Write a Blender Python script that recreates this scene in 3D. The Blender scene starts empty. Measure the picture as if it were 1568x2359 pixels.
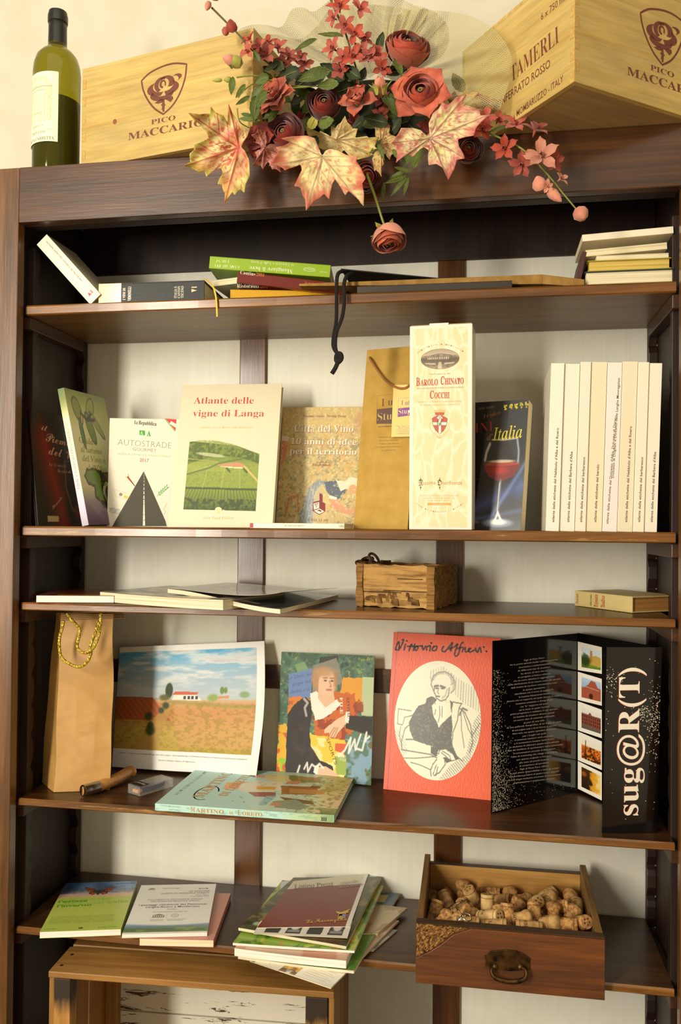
import bpy, math, random
import numpy as np
from mathutils import Vector, Matrix, Quaternion
random.seed(7)
sc = bpy.context.scene
col = sc.collection
# ------------------------------------------------------------------ camera, light, exposure
CF, CC = 1951.77, (0.8447, -1.4273, 1.0431)
YAW, PITCH, ROLL = 0.169, 0.016, 0.009
_F = Vector((-math.sin(YAW)*math.cos(PITCH), math.cos(YAW)*math.cos(PITCH), math.sin(PITCH)))
_r = Vector((math.cos(YAW), math.sin(YAW), 0)); _u = _r.cross(_F)
_R = _r*math.cos(ROLL)+_u*math.sin(ROLL); _U = _u*math.cos(ROLL)-_r*math.sin(ROLL)
camd = bpy.data.cameras.new('camera'); cam = bpy.data.objects.new('camera', camd); col.objects.link(cam)
camd.sensor_fit = 'VERTICAL'; camd.sensor_height = 36.0; camd.lens = CF/2359*36.0; camd.clip_start = .05
cam.matrix_world = Matrix(((_R.x, _U.x, -_F.x, CC[0]), (_R.y, _U.y, -_F.y, CC[1]), (_R.z, _U.z, -_F.z, CC[2]), (0, 0, 0, 1)))
sc.camera = cam
w = bpy.data.worlds.new('room_light'); sc.world = w; w.use_nodes = True
w.node_tree.nodes['Background'].inputs[0].default_value = (1.0, .83, .55, 1)
w.node_tree.nodes['Background'].inputs[1].default_value = .54
def area(name, loc, target, sx, sy, power, color):
    d = bpy.data.lights.new(name, 'AREA'); d.shape = 'RECTANGLE'; d.size = sx; d.size_y = sy; d.energy = power; d.color = color
    o = bpy.data.objects.new(name, d); col.objects.link(o); o.location = loc
    o.rotation_euler = (Vector(target)-Vector(loc)).to_track_quat('-Z', 'Y').to_euler(); return o
area('window_daylight', (-.80, -2.7, 1.50), (.45, .1, .95), .32, 1.60, 97, (1.0, .94, .80))
area('left_fill_light', (-1.75, -2.7, 1.2), (.3, .1, 1.0), 1.1, 1.6, 17, (1.0, .95, .86))  # added fill light, no window there; brings glare to the left edges
area('ceiling_bounce', (.5, -1.5, 2.95), (.5, .0, .6), 2.2, 1.6, 17, (1.0, .93, .78))
sc.view_settings.view_transform = 'Standard'; sc.view_settings.look = 'None'
sc.view_settings.gamma = 1.0; sc.view_settings.use_curve_mapping = False; sc.view_settings.exposure = -0.08
sc.cycles.max_bounces = 8; sc.cycles.transparent_max_bounces = 24
# ------------------------------------------------------------------ helpers
def lin(c):
    if isinstance(c, str):
        c = c.lstrip('#'); c = tuple(int(c[i:i+2], 16)/255 for i in (0, 2, 4))
    return tuple((x/12.92 if x <= .04045 else ((x+.055)/1.055)**2.4) for x in c[:3])
def ray(px, py): return _F+_R*((px-784)/CF)-_U*((py-1179.5)/CF)
def at(px, py, Y=None, Z=None, X=None):
    d = ray(px, py); c = Vector(CC)
    t = (Y-c.y)/d.y if Y is not None else (Z-c.z)/d.z if Z is not None else (X-c.x)/d.x
    return c+d*t
_mc = {}
def M(c, rough=.5, spec=.5, metal=0, coat=0, **k):
    key = (c, rough, spec, metal, coat)
    if key in _mc: return _mc[key]
    m = bpy.data.materials.new('paint'); m.use_nodes = True; b = m.node_tree.nodes['Principled BSDF']
    b.inputs['Base Color'].default_value = (*lin(c), 1); b.inputs['Roughness'].default_value = rough
    b.inputs['Specular IOR Level'].default_value = spec; b.inputs['Metallic'].default_value = metal
    b.inputs['Coat Weight'].default_value = coat; b.inputs['Coat Roughness'].default_value = .12
    _mc[key] = m; return m
def nodes(name):
    m = bpy.data.materials.new(name); m.use_nodes = True; nt = m.node_tree
    return m, nt, nt.nodes['Principled BSDF']
def ramp(nt, fac, stops):
    r = nt.nodes.new('ShaderNodeValToRGB'); e = r.color_ramp.elements
    e[0].position, e[0].color = stops[0][0], (*lin(stops[0][1]), 1)
    e[1].position, e[1].color = stops[-1][0], (*lin(stops[-1][1]), 1)
    for p, c in stops[1:-1]:
        x = e.new(p); x.color = (*lin(c), 1)
    nt.links.new(fac, r.inputs[0]); return r.outputs[0]
def coords(nt, scale, obj=True, loc=(0, 0, 0)):
    tc = nt.nodes.new('ShaderNodeTexCoord'); mp = nt.nodes.new('ShaderNodeMapping')
    mp.inputs['Scale'].default_value = scale; mp.inputs['Location'].default_value = loc
    nt.links.new(tc.outputs['Object'], mp.inputs[0]); return mp.outputs[0]
def noise(nt, vec, scale, detail=6, dist=0, rough=.55):
    n = nt.nodes.new('ShaderNodeTexNoise'); n.inputs['Scale'].default_value = scale; n.inputs['Detail'].default_value = detail
    n.inputs['Distortion'].default_value = dist; n.inputs['Roughness'].default_value = rough
    nt.links.new(vec, n.inputs['Vector']); return n.outputs['Fac']
def mixc(nt, fac, a, b, mode='MIX'):
    x = nt.nodes.new('ShaderNodeMix'); x.data_type = 'RGBA'; x.blend_type = mode
    for s, v in ((0, fac), (6, a), (7, b)):
        if hasattr(v, 'node'): nt.links.new(v, x.inputs[s])
        elif s == 0: x.inputs[0].default_value = v
        else: x.inputs[s].default_value = (*lin(v), 1)
    return x.outputs[2]
def bump(nt, b, h, strength=.3, dist=.002):
    n = nt.nodes.new('ShaderNodeBump'); n.inputs['Strength'].default_value = strength; n.inputs['Distance'].default_value = dist
    nt.links.new(h, n.inputs['Height']); nt.links.new(n.outputs[0], b.inputs['Normal'])
def wood(name, dark, mid, light, axis='x', rough=.35, coat=.3, g=1.0, wear=None, seed=0, bmp=.25):
    m, nt, b = nodes(name)
    s = {'x': (1.2, 22, 22), 'y': (22, 1.2, 22), 'z': (22, 22, 1.2)}[axis]; s = tuple(v*g for v in s)
    v = coords(nt, s, loc=(seed, seed*1.7, seed*.3)); n1 = noise(nt, v, 1.6, 8, .9, .62)
    s2 = tuple(3*x for x in s); n2 = noise(nt, coords(nt, s2), 3.0, 4, .2, .7)
    c = ramp(nt, n1, [(.28, dark), (.5, mid), (.72, light)])
    c = mixc(nt, .35, c, ramp(nt, n2, [(.3, '#4a4a4a'), (.7, '#ffffff')]), 'MULTIPLY')
    blot = noise(nt, coords(nt, (3, 3, 3)), 1.3, 3)
    c = mixc(nt, .35, c, ramp(nt, blot, [(.3, '#707070'), (.65, '#ffffff')]), 'MULTIPLY')
    if wear:
        wn = noise(nt, coords(nt, tuple(x*.8 for x in s), loc=(4, 1, 2)), 3.5, 10, .3, .75)
        f = ramp(nt, wn, [(.60, '#000000'), (.68, '#ffffff')])
        c = mixc(nt, f, c, wear)
    nt.links.new(c, b.inputs['Base Color'])
    rr = ramp(nt, n2, [(.2, (rough*.8,)*3), (.8, (min(1, rough*1.6),)*3)])
    b.inputs['Roughness'].default_value = rough
    b.inputs['Coat Weight'].default_value = coat; b.inputs['Coat Roughness'].default_value = .18
    bump(nt, b, n2, bmp, .0012)
    return m
def noisy(name, c1, c2, scale=30, rough=.7, stretch=(1, 1, 1), bmp=0, spec=.4, lo=.35, hi=.65, detail=5, coat=0):
    m, nt, b = nodes(name); n = noise(nt, coords(nt, stretch), scale, detail)
    nt.links.new(ramp(nt, n, [(lo, c1), (hi, c2)]), b.inputs['Base Color'])
    b.inputs['Roughness'].default_value = rough; b.inputs['Specular IOR Level'].default_value = spec; b.inputs['Coat Weight'].default_value = coat
    if bmp: bump(nt, b, n, bmp, .001)
    return m
def pages(name='page_edges', a='#efe3c0', b_='#cdbb8c', n=900, axis=1):
    """stack of paper leaves seen on edge: fine lines across the local thickness axis"""
    m, nt, b = nodes(name); s = [3, 3, 3]; s[axis] = n
    f = noise(nt, coords(nt, s), 1.0, 3)
    nt.links.new(ramp(nt, f, [(.35, b_), (.6, a)]), b.inputs['Base Color']); b.inputs['Roughness'].default_value = .8
    bump(nt, b, f, .3, .0006); return m
class MB:
    def __init__(s): s.v = []; s.f = []; s.mi = []; s.sm = []; s.mats = []; s.T = None; s.col = None
    def slot(s, m):
        if m not in s.mats: s.mats.append(m)
        return s.mats.index(m)
    def add(s, vs, fs, m, smooth=False):
        o = len(s.v)
        s.v += [tuple(s.T @ Vector(p)) for p in vs] if s.T else [tuple(p) for p in vs]
        k = s.slot(m)
        for f in fs: s.f.append(tuple(i+o for i in f)); s.mi.append(k); s.sm.append(smooth)
    def box(s, x0, x1, y0, y1, z0, z1, m):
        vs = [(x, y, z) for x in (x0, x1) for y in (y0, y1) for z in (z0, z1)]
        s.add(vs, [(0, 1, 3, 2), (4, 6, 7, 5), (0, 4, 5, 1), (2, 3, 7, 6), (0, 2, 6, 4), (1, 5, 7, 3)], m)
    def hexa(s, b, t, m):
        """b,t four corner rings"""
        s.add(list(b)+list(t), [(3, 2, 1, 0), (4, 5, 6, 7), (0, 1, 5, 4), (1, 2, 6, 5), (2, 3, 7, 6), (3, 0, 4, 7)], m)
    def prism(s, pts, y0, y1, m, ax='y'):
        """outline pts (a,b) extruded along ax"""
        mk = {'y': lambda a, b, h: (a, h, b), 'z': lambda a, b, h: (a, b, h), 'x': lambda a, b, h: (h, a, b)}[ax]
        n = len(pts); vs = [mk(a, b, y0) for a, b in pts]+[mk(a, b, y1) for a, b in pts]
        s.add(vs, [tuple(range(n)), tuple(range(2*n-1, n-1, -1))]+[(i, i+n, (i+1) % n+n, (i+1) % n) for i in range(n)], m)
    def tube(s, pts, r, m, n=8, cap=True, closed=False):
        pts = [Vector(p) for p in pts]; N = len(pts); rs = r if isinstance(r, (list, tuple)) else [r]*N
        vs = []; up = None
        for i, p in enumerate(pts):
            a = pts[(i-1) % N] if (closed or i) else p; b = pts[(i+1) % N] if (closed or i < N-1) else p
            t = (b-a).normalized()
            if up is None: up = t.orthogonal().normalized()
            else: up = (up-t*up.dot(t)); up = up.normalized() if up.length > 1e-6 else t.orthogonal().normalized()
            bb = t.cross(up)
            for k in range(n):
                an = 2*math.pi*k/n; vs.append(p+(up*math.cos(an)+bb*math.sin(an))*rs[i])
        fs = [(i*n+k, i*n+(k+1) % n, (i+1) % N*n+(k+1) % n, (i+1) % N*n+k) for i in range(N if closed else N-1) for k in range(n)]
        if cap and not closed: fs += [tuple(range(n-1, -1, -1)), tuple(range((N-1)*n, N*n))]
        s.add(vs, fs, m, True)
    def lathe(s, prof, m, n=24, axis=(0, 0, 0), smooth=True, caps=True):
        vs = [(axis[0]+r*math.cos(2*math.pi*k/n), axis[1]+r*math.sin(2*math.pi*k/n), axis[2]+z) for r, z in prof for k in range(n)]
        fs = [(i*n+k, i*n+(k+1) % n, (i+1)*n+(k+1) % n, (i+1)*n+k) for i in range(len(prof)-1) for k in range(n)]
        if caps: fs += [tuple(range(n-1, -1, -1)), tuple(range((len(prof)-1)*n, len(prof)*n))]
        s.add(vs, fs, m, smooth)
    def grid(s, fn, nu, nv, m, smooth=True, closeu=False):
        vs = [fn(i/(nu-(0 if closeu else 1)), j/(nv-1)) for j in range(nv) for i in range(nu)]
        fs = [(j*nu+i, j*nu+(i+1) % nu, (j+1)*nu+(i+1) % nu, (j+1)*nu+i) for j in range(nv-1) for i in range(nu if closeu else nu-1)]
        s.add(vs, fs, m, smooth)
    def build(s, name, parent=None, bevel=0, solid=0, sub=0, segs=2):
        me = bpy.data.meshes.new(name); me.from_pydata(s.v, [], s.f)
        for m in s.mats: me.materials.append(m)
        me.polygons.foreach_set('material_index', s.mi); me.polygons.foreach_set('use_smooth', s.sm); me.update()
        if any(s.sm): me.set_sharp_from_angle(angle=.75)
        o = bpy.data.objects.new(name, me); col.objects.link(o)
        if parent: o.parent = parent
        if any(t in name for t in ('lettering', 'print', 'printed', 'caption', 'signature')): o['kind'] = 'stuff'
        if solid: x = o.modifiers.new('s', 'SOLIDIFY'); x.thickness = solid; x.offset = 0
        if sub: x = o.modifiers.new('ss', 'SUBSURF'); x.levels = x.render_levels = sub
        if bevel:
            x = o.modifiers.new('b', 'BEVEL'); x.width = bevel; x.segments = segs; x.limit_method = 'ANGLE'; x.angle_limit = .6
        return o
def tag(o, label=None, cat=None, group=None, kind=None):
    for k, v in (('label', label), ('category', cat), ('group', group), ('kind', kind)):
        if v: o[k] = v
    return o
def empty(name, mat=None, label=None, cat=None, group=None, parent=None):
    o = bpy.data.objects.new(name, None); o.empty_display_size = .02; col.objects.link(o)
    if parent: o.parent = parent
    if mat is not None: o.matrix_world = mat if isinstance(mat, Matrix) else Matrix.Translation(Vector(mat))
    return tag(o, label, cat, group)
def frame(x, y, z, yaw, lean, roll):
    """u = right along the bottom edge, n = away from the viewer, v = up the sheet"""
    return Matrix.Translation((x, y, z)) @ Matrix.Rotation(yaw, 4, 'Z') @ Matrix.Rotation(-lean, 4, 'X') @ Matrix.Rotation(roll, 4, 'Y')
def lying(x, y, z, ang, tilt=0):
    """u = right, v = towards the back, n = down"""
    return Matrix.Translation((x, y, z)) @ Matrix.Rotation(ang, 4, 'Z') @ Matrix.Rotation(-math.pi/2+tilt, 4, 'X')
class Sheet:
    """a printed plane of a thing: turns photo positions into positions on that real plane"""
    def __init__(s, mat, off=0): s.Mt = mat; s.inv = mat.inverted(); s.off = off
    def uv(s, px, py):
        o = s.inv @ Vector(CC); d = (s.inv.to_3x3() @ ray(px, py)); t = (s.off-o.y)/d.y; p = o+d*t
        return (p.x, p.z)
def flatpoly(mb, pts, m, lay=1, base=0):
    n = len(pts); y = base-lay*.00012
    mb.add([(a, y, b) for a, b in pts], [tuple(range(n))], m)
def ribbon(mb, pts, wd, m, lay=1, base=0, closed=False):
    n = len(pts); y = base-lay*.00012; vs = []
    for i, (a, b) in enumerate(pts):
        p = pts[(i-1) % n] if closed or i else pts[i]; q = pts[(i+1) % n] if closed or i < n-1 else pts[i]
        dx, dy = q[0]-p[0], q[1]-p[1]; L = math.hypot(dx, dy) or 1; ww = wd[i] if isinstance(wd, (list, tuple)) else wd
        vs += [(a-dy/L*ww/2, y, b+dx/L*ww/2), (a+dy/L*ww/2, y, b-dx/L*ww/2)]
    fs = [(2*i, 2*i+1, (2*i+3) % (2*n), (2*i+2) % (2*n)) for i in range(n if closed else n-1)]
    mb.add(vs, fs, m)
def ell(cx, cy, rx, ry, n=28, a0=0, a1=2*math.pi, rot=0):
    c, s_ = math.cos(rot), math.sin(rot)
    k = n if abs(a1-a0-2*math.pi) < 1e-6 else n-1
    return [(cx+c*rx*math.cos(a0+(a1-a0)*i/k)-s_*ry*math.sin(a0+(a1-a0)*i/k), cy+s_*rx*math.cos(a0+(a1-a0)*i/k)+c*ry*math.sin(a0+(a1-a0)*i/k)) for i in range(n)]
_ST = {'b': 0x1D400, 'i': 0x1D434, 'bi': 0x1D468, 's': 0x1D4D0, 'f': 0x1D56C}
def style(s, st):
    if st not in _ST: return s
    base = _ST[st]; o = ''
    for c in s:
        if 'A' <= c <= 'Z': o += chr(base+ord(c)-65)
        elif 'a' <= c <= 'z': o += '\u210e' if (st == 'i' and c == 'h') else chr(base+26+ord(c)-97)
        elif '0' <= c <= '9' and st == 'b': o += chr(0x1D7CE+ord(c)-48)
        else: o += c
    return o
_tc = {}
def glyphs(s, st, off, shear):
    key = (s, st, off, shear)
    if key in _tc: return _tc[key]
    c = bpy.data.curves.new('t', 'FONT'); c.body = style(s, st); c.resolution_u = 8 if '@' in s and len(s) < 12 else 2; c.offset = off; c.shear = shear
    o = bpy.data.objects.new('t', c); me = o.to_mesh()
    n = len(me.vertices); a = np.empty(n*3, 'f'); me.vertices.foreach_get('co', a); a = a.reshape(-1, 3)
    fs = [tuple(p.vertices) for p in me.polygons]; o.to_mesh_clear(); bpy.data.objects.remove(o); bpy.data.curves.remove(c)
    if n: x0, x1 = a[:, 0].min(), a[:, 0].max()
    else: x0, x1 = 0, 1
    _tc[key] = (a, fs, x0, x1); return _tc[key]
def text(mb, s, p0, p1, h, m, st='', off=0, shear=0, lay=2, base=0, map_=None):
    """baseline from p0 to p1 (plane units); h = capital height; the width is fitted"""
    a, fs, x0, x1 = glyphs(s, st, off, shear)
    L = math.hypot(p1[0]-p0[0], p1[1]-p0[1]); cx, sx = (p1[0]-p0[0])/L, (p1[1]-p0[1])/L
    kx = L/(x1-x0); ky = h/.70; y = base-lay*.00012; vs = []
    for q in a:
        X, Z = (q[0]-x0)*kx, q[1]*ky
        uu, vv = p0[0]+X*cx-Z*sx, p0[1]+X*sx+Z*cx
        vs.append(map_(uu, vv, y) if map_ else (uu, y, vv))
    mb.add(vs, fs, m)
def tx(mb, sh, s, a, b, hpx, m, st='', **k):
    """text on sheet sh; a,b baseline ends and hpx the capital height, measured on the photograph"""
    p0, p1 = sh.uv(*a), sh.uv(*b); L = math.hypot(b[0]-a[0], b[1]-a[1]); n = ((b[1]-a[1])/L*hpx, -(b[0]-a[0])/L*hpx)
    mx, my = (a[0]+b[0])/2, (a[1]+b[1])/2; c0, c1 = sh.uv(mx, my), sh.uv(mx+n[0], my+n[1])
    text(mb, s, p0, p1, math.hypot(c1[0]-c0[0], c1[1]-c0[1]), m, st, **k)
def pp(mb, sh, pts, m, lay=1): flatpoly(mb, [sh.uv(*p) for p in pts], m, lay, sh.off)
def pr_(mb, sh, pts, w, m, lay=2, closed=False): ribbon(mb, [sh.uv(*p) for p in pts], w, m, lay, sh.off, closed)
def smooth_pts(pts, n=6):
    out = []; P = [Vector(p) for p in pts]
    for i in range(len(P)-1):
        p0, p1, p2, p3 = P[max(i-1, 0)], P[i], P[i+1], P[min(i+2, len(P)-1)]
        for k in range(n):
            t = k/n; out.append(.5*((2*p1)+(p2-p0)*t+(2*p0-5*p1+4*p2-p3)*t*t+(3*p1-p0-3*p2+p3)*t**3))
    out.append(P[-1]); return out
# ---- painted flat prints: colours on the vertices of a fine grid
def vnoise(U, V, sx, sy, seed=0, octs=4):
    r = np.random.RandomState(seed); out = 0; amp = 1; tot = 0
    for o in range(octs):
        nx, ny = int(sx*2**o)+3, int(sy*2**o)+3; g = r.rand(ny, nx)
        x = np.clip(U, 0, 1)*(nx-2); y = np.clip(V, 0, 1)*(ny-2); i = x.astype(int); j = y.astype(int); fx = x-i; fy = y-j
        fx = fx*fx*(3-2*fx); fy = fy*fy*(3-2*fy)
        out = out+amp*((g[j, i]*(1-fx)+g[j, i+1]*fx)*(1-fy)+(g[j+1, i]*(1-fx)+g[j+1, i+1]*fx)*fy); tot += amp; amp *= .55
    return out/tot
class Cv:
    def __init__(s, nx, ny, c='#ffffff'):
        s.nx, s.ny = nx, ny; s.U, s.V = np.meshgrid(np.linspace(0, 1, nx), np.linspace(0, 1, ny)); s.C = np.ones((ny, nx, 3))*s.c(c)
    def c(s, c):
        if isinstance(c, str): c = c.lstrip('#'); c = [int(c[i:i+2], 16)/255 for i in (0, 2, 4)]
        return np.array(c)
    def mix(s, m, c): m = np.clip(m, 0, 1)[..., None]; s.C = s.C*(1-m)+s.c(c)*m
    def vgrad(s, stops):
        for k in range(3): s.C[..., k] = np.interp(s.V, [p for p, _ in stops], [s.c(c)[k] for _, c in stops])
    def inpoly(s, pts, U=None, V=None):
        U = s.U if U is None else U; V = s.V if V is None else V; m = np.zeros(U.shape, bool); n = len(pts)
        for i in range(n):
            (x0, y0), (x1, y1) = pts[i], pts[(i+1) % n]
            if y0 == y1: continue
            m ^= ((y0 > V) != (y1 > V)) & (U < (x1-x0)*(V-y0)/(y1-y0)+x0)
        return m
    def poly(s, pts, c, a=1, wob=0, seed=1):
        U, V = s.U, s.V
        if wob: U = U+(vnoise(U, V, 25, 25, seed)-.5)*wob; V = V+(vnoise(U, V, 25, 25, seed+9)-.5)*wob
        s.mix(s.inpoly(pts, U, V)*a*1.0, c)
    def ell(s, cx, cy, rx, ry, c, a=1, soft=.15, rot=0):
        dx, dy = s.U-cx, s.V-cy; x = dx*math.cos(rot)+dy*math.sin(rot); y = -dx*math.sin(rot)+dy*math.cos(rot)
        d = np.sqrt((x/rx)**2+(y/ry)**2); s.mix(np.clip((1+soft-d)/(2*soft+1e-6), 0, 1)*a, c)
    def line(s, pts, w, c, a=1):
        D = np.full(s.U.shape, 9.)
        for (x0, y0), (x1, y1) in zip(pts[:-1], pts[1:]):
            dx, dy = x1-x0, y1-y0; t = np.clip(((s.U-x0)*dx+(s.V-y0)*dy)/(dx*dx+dy*dy+1e-12), 0, 1)
            D = np.minimum(D, np.hypot(s.U-x0-t*dx, (s.V-y0-t*dy)))
        s.mix(np.clip(1.5-D/w*1.0, 0, 1)*a, c)
    def speck(s, sx, sy, c, thr=.6, a=1, seed=3, mask=None, soft=.06, octs=3):
        n = vnoise(s.U, s.V, sx, sy, seed, octs); m = np.clip((n-thr)/soft, 0, 1)*a
        s.mix(m if mask is None else m*mask, c)
def painted_mat(name, rough=.4, coat=.2):
    m, nt, b = nodes(name); a = nt.nodes.new('ShaderNodeVertexColor'); a.layer_name = 'Col'
    nt.links.new(a.outputs[0], b.inputs['Base Color']); b.inputs['Roughness'].default_value = rough; b.inputs['Coat Weight'].default_value = coat
    return m
_pm = {}
def picture(cv, name, parent, corners, lay=1, base=0, rough=.4, coat=.2, fn=None):
    """corners (u,v): BL,BR,TR,TL on the local plane, or fn(U,V)->xyz"""
    U, V = cv.U.ravel(), cv.V.ravel()
    if fn: co = fn(U, V)
    else:
        c = [np.array(p) for p in corners]
        P = ((1-U)*(1-V))[:, None]*c[0]+(U*(1-V))[:, None]*c[1]+(U*V)[:, None]*c[2]+((1-U)*V)[:, None]*c[3]
        co = np.stack([P[:, 0], np.full(len(U), base-lay*.00012), P[:, 1]], 1)
    nx, ny = cv.nx, cv.ny; me = bpy.data.meshes.new(name)
    i = np.arange(nx-1)[None, :]+np.arange(ny-1)[:, None]*nx; q = np.stack([i, i+1, i+1+nx, i+nx], -1).reshape(-1)
    nf = (nx-1)*(ny-1); me.vertices.add(nx*ny); me.vertices.foreach_set('co', co.astype('f').ravel())
    me.loops.add(nf*4); me.loops.foreach_set('vertex_index', q.astype('i')); me.polygons.add(nf)
    me.polygons.foreach_set('loop_start', np.arange(nf, dtype='i')*4); me.update(calc_edges=True)
    at_ = me.color_attributes.new('Col', 'FLOAT_COLOR', 'POINT'); C = np.clip(cv.C.reshape(-1, 3), 0, 1)
    L = np.where(C <= .04045, C/12.92, ((C+.055)/1.055)**2.4); at_.data.foreach_set('color', np.concatenate([L, np.ones((len(L), 1))], 1).astype('f').ravel())
    k = (rough, coat)
    if k not in _pm: _pm[k] = painted_mat('printed_picture', rough, coat)
    me.materials.append(_pm[k]); o = bpy.data.objects.new(name, me); col.objects.link(o)
    if parent: o.parent = parent
    return o
# ------------------------------------------------------------------ the setting
SF, SB = .022, .276            # shelf front / back depth
Z1, Z2, Z3, Z4, Z5 = 1.4478, 1.037, .8958, .5347, .300
WAL = noisy('wall_plaster', '#d0c8b2', '#d7cfbb', 12, .9)
m = MB(); m.box(-2.2, 3.2, .345, .40, -1.0, 3.2, WAL); tag(m.build('wall_back'), kind='structure')
m = MB(); m.box(-2.2, 3.2, -4.2, .40, -1.05, -1.0, noisy('floor_tile', '#9a7a5a', '#a88765', 5, .5)); tag(m.build('floor'), kind='structure')
# ------------------------------------------------------------------ the bookcase
WD = wood('dark_walnut', '#301a07', '#553010', '#72461a', 'x', .36, .35, wear=None)
WDz = wood('dark_walnut_upright', '#452a10', '#724820', '#926434', 'z', .32, .35)  # base tones lightened to carry the window glare on the left stile
WDy = wood('dark_walnut_deep', '#2c1606', '#46260c', '#5a3414', 'y', .5, .1)
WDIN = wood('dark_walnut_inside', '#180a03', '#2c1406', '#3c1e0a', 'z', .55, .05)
WSH = wood('worn_walnut_shelf', '#2c1806', '#48280a', '#5e3a12', 'x', .40, .18, wear=None)
WUN = wood('walnut_underside', '#54380e', '#7c5624', '#946e34', 'x', .42, .12)
WED = wood('worn_walnut_edge', '#50300f', '#86531c', '#a06c2c', 'x', .34, .4, wear='#b08a50')
WPOST = wood('walnut_post', '#40220a', '#663a12', '#805022', 'z', .34, .5, wear='#8d7a62')
mW, nt, b = nodes('white_distemper')
n1 = noise(nt, coords(nt, (45, 1, 1.2)), 3, 6); n2 = noise(nt, coords(nt, (8, 8, 8)), 2, 3)
c = ramp(nt, n1, [(.25, '#e8e4d4'), (.7, '#eeebdd')]); c = mixc(nt, .25, c, ramp(nt, n2, [(.3, '#dcd4ba'), (.7, '#ffffff')]), 'MULTIPLY')
nt.links.new(c, b.inputs['Base Color']); b.inputs['Roughness'].default_value = .6; bump(nt, b, n1, .25, .001)
bc = empty('bookcase', (.575, .1, -1.0), 'tall dark walnut bookcase with five worn shelves and white painted back panels', 'bookcase')
bc.matrix_world = Matrix.Identity(4)
def part(mb, name, bevel=.0015, lab=None):
    o = mb.build(name, bc, bevel); 
    if lab: o['label'] = lab
    return o
for s_ in (0, 1):      # front stiles, a little splayed as in the photograph
    m = MB()
    if s_ == 0: m.hexa([(-.12, 0, -.98), (-.004, 0, -.98), (-.004, .022, -.98), (-.12, .022, -.98)], [(-.12, 0, 1.6969), (-.004, 0, 1.6969), (-.004, .022, 1.6969), (-.12, .022, 1.6969)], WDz)
    else: m.box(1.154, 1.29, 0, .022, -.98, 1.6969, WDz)
    part(m, 'stile')
m = MB(); m.box(-.004, 1.154, -.001, .021, 1.5945, 1.6969, WD); part(m, 'top_beam', .002)
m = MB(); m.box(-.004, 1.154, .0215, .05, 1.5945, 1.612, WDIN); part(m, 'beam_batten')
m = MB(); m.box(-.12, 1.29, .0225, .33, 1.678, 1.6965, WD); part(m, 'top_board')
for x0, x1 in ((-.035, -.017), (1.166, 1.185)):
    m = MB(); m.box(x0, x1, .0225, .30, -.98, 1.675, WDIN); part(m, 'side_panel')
for k, (z, th, yf) in enumerate(((Z1, .0184, SF), (Z2, .0181, SF), (Z3, .0145, SF), (Z4, .0135, SF), (Z5, .0135, SF))):
    sh_ = MB(); n = 24; rr = random.Random(k)
    # slightly uneven worn front edge
    xs = [0.0+1.15*i/n for i in range(n+1)]; jf = [rr.uniform(-.0006, .0006) for _ in xs]; jz = [rr.uniform(-.0005, .0004) for _ in xs]
    top = [(x, yf+.004, z) for x in xs]; vs = []
    for i, x in enumerate(xs):
        vs += [(x, SB-.001, z), (x, yf+.003, z), (x, yf+jf[i], z-.003+jz[i]), (x, yf+jf[i], z-th+.002), (x, yf+.003, z-th), (x, SB-.001, z-th)]
    F = lambda a, b_: [(i*6+a, i*6+b_, (i+1)*6+b_, (i+1)*6+a) for i in range(n)]
    sh_.add(vs, F(1, 0)+F(0, 5), WSH); sh_.add(vs, F(5, 4), WUN); sh_.add(vs, F(2, 1)+F(3, 2)+F(4, 3), WED)
    sh_.add(vs[:6], [(0, 1, 2, 3, 4, 5)], WSH); sh_.add(vs[-6:], [(5, 4, 3, 2, 1, 0)], WSH)
    part(sh_, 'shelf', 0)
    for x0, x1 in ((-.0165, .004), (1.146, 1.1655)):
        m = MB(); m.box(x0, x1, SF+.012, SB-.03, z-th-.024, z-th-.0005, WDy); part(m, 'shelf_cleat')
PY = .284
for x0, x1 in ((-.017, .3374), (.394, .748), (.8017, 1.1606)):
    m = MB(); m.box(x0, x1, PY, PY+.008, -.05, 1.5774, mW); part(m, 'back_panel', 0)
for x0, x1 in ((.3374, .394), (.748, .8017)):
    m = MB(); m.box(x0, x1, SB, PY+.012, -.1, 1.5774, WPOST); part(m, 'back_post', .002)
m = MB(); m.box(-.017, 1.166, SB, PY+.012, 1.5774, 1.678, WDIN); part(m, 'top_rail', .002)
def rail(x0, x1, z0, z1):
    m = MB(); m.box(x0, x1, SB, PY+.012, z0, z1, WPOST2); part(m, 'back_rail', .0015)
WPOST2 = wood('walnut_rail', '#301808', '#4e2c12', '#684420', 'x', .4, .4, wear='#8d7a62')
for x0, x1 in ((-.017, .3374), (.394, .748), (.8017, 1.1606)): rail(x0, x1, .706, .754)
# toothed shelf racks in the four corners
def rack(xc, yc, s_, deep):
    m = MB(); pts = []; z = -.05
    t = .022
    while z < 1.55:
        pts += [(t-.006, z), (t, z+.012), (t, z+.034), (t-.004, z+.044), (t-.010, z+.050)]; z += .058
    out = [(0, -.05)]+pts+[(0, pts[-1][1])]
    P = [(yc-a if deep else yc+a, b_) for a, b_ in out]
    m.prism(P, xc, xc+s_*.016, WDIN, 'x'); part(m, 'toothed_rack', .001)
rack(-.0168, SB-.002, 1, True); rack(1.1657, SB-.002, -1, True)
rack(-.0168, SF+.03, 1, False); rack(1.1657, SF+.03, -1, False)
m = MB(); m.box(1.1606, 1.166, .262, PY+.01, -.1, 1.5774, mW); part(m, 'corner_fillet', 0)
# base cupboard that carries the crate, below the frame
m = MB(); m.box(-.12, 1.29, -.22, .30, -.10, -.07, WSH); part(m, 'base_top', .003)
m = MB(); m.box(-.10, 1.27, -.19, .30, -.98, -.10, WDz); part(m, 'base_carcass', .003)
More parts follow.
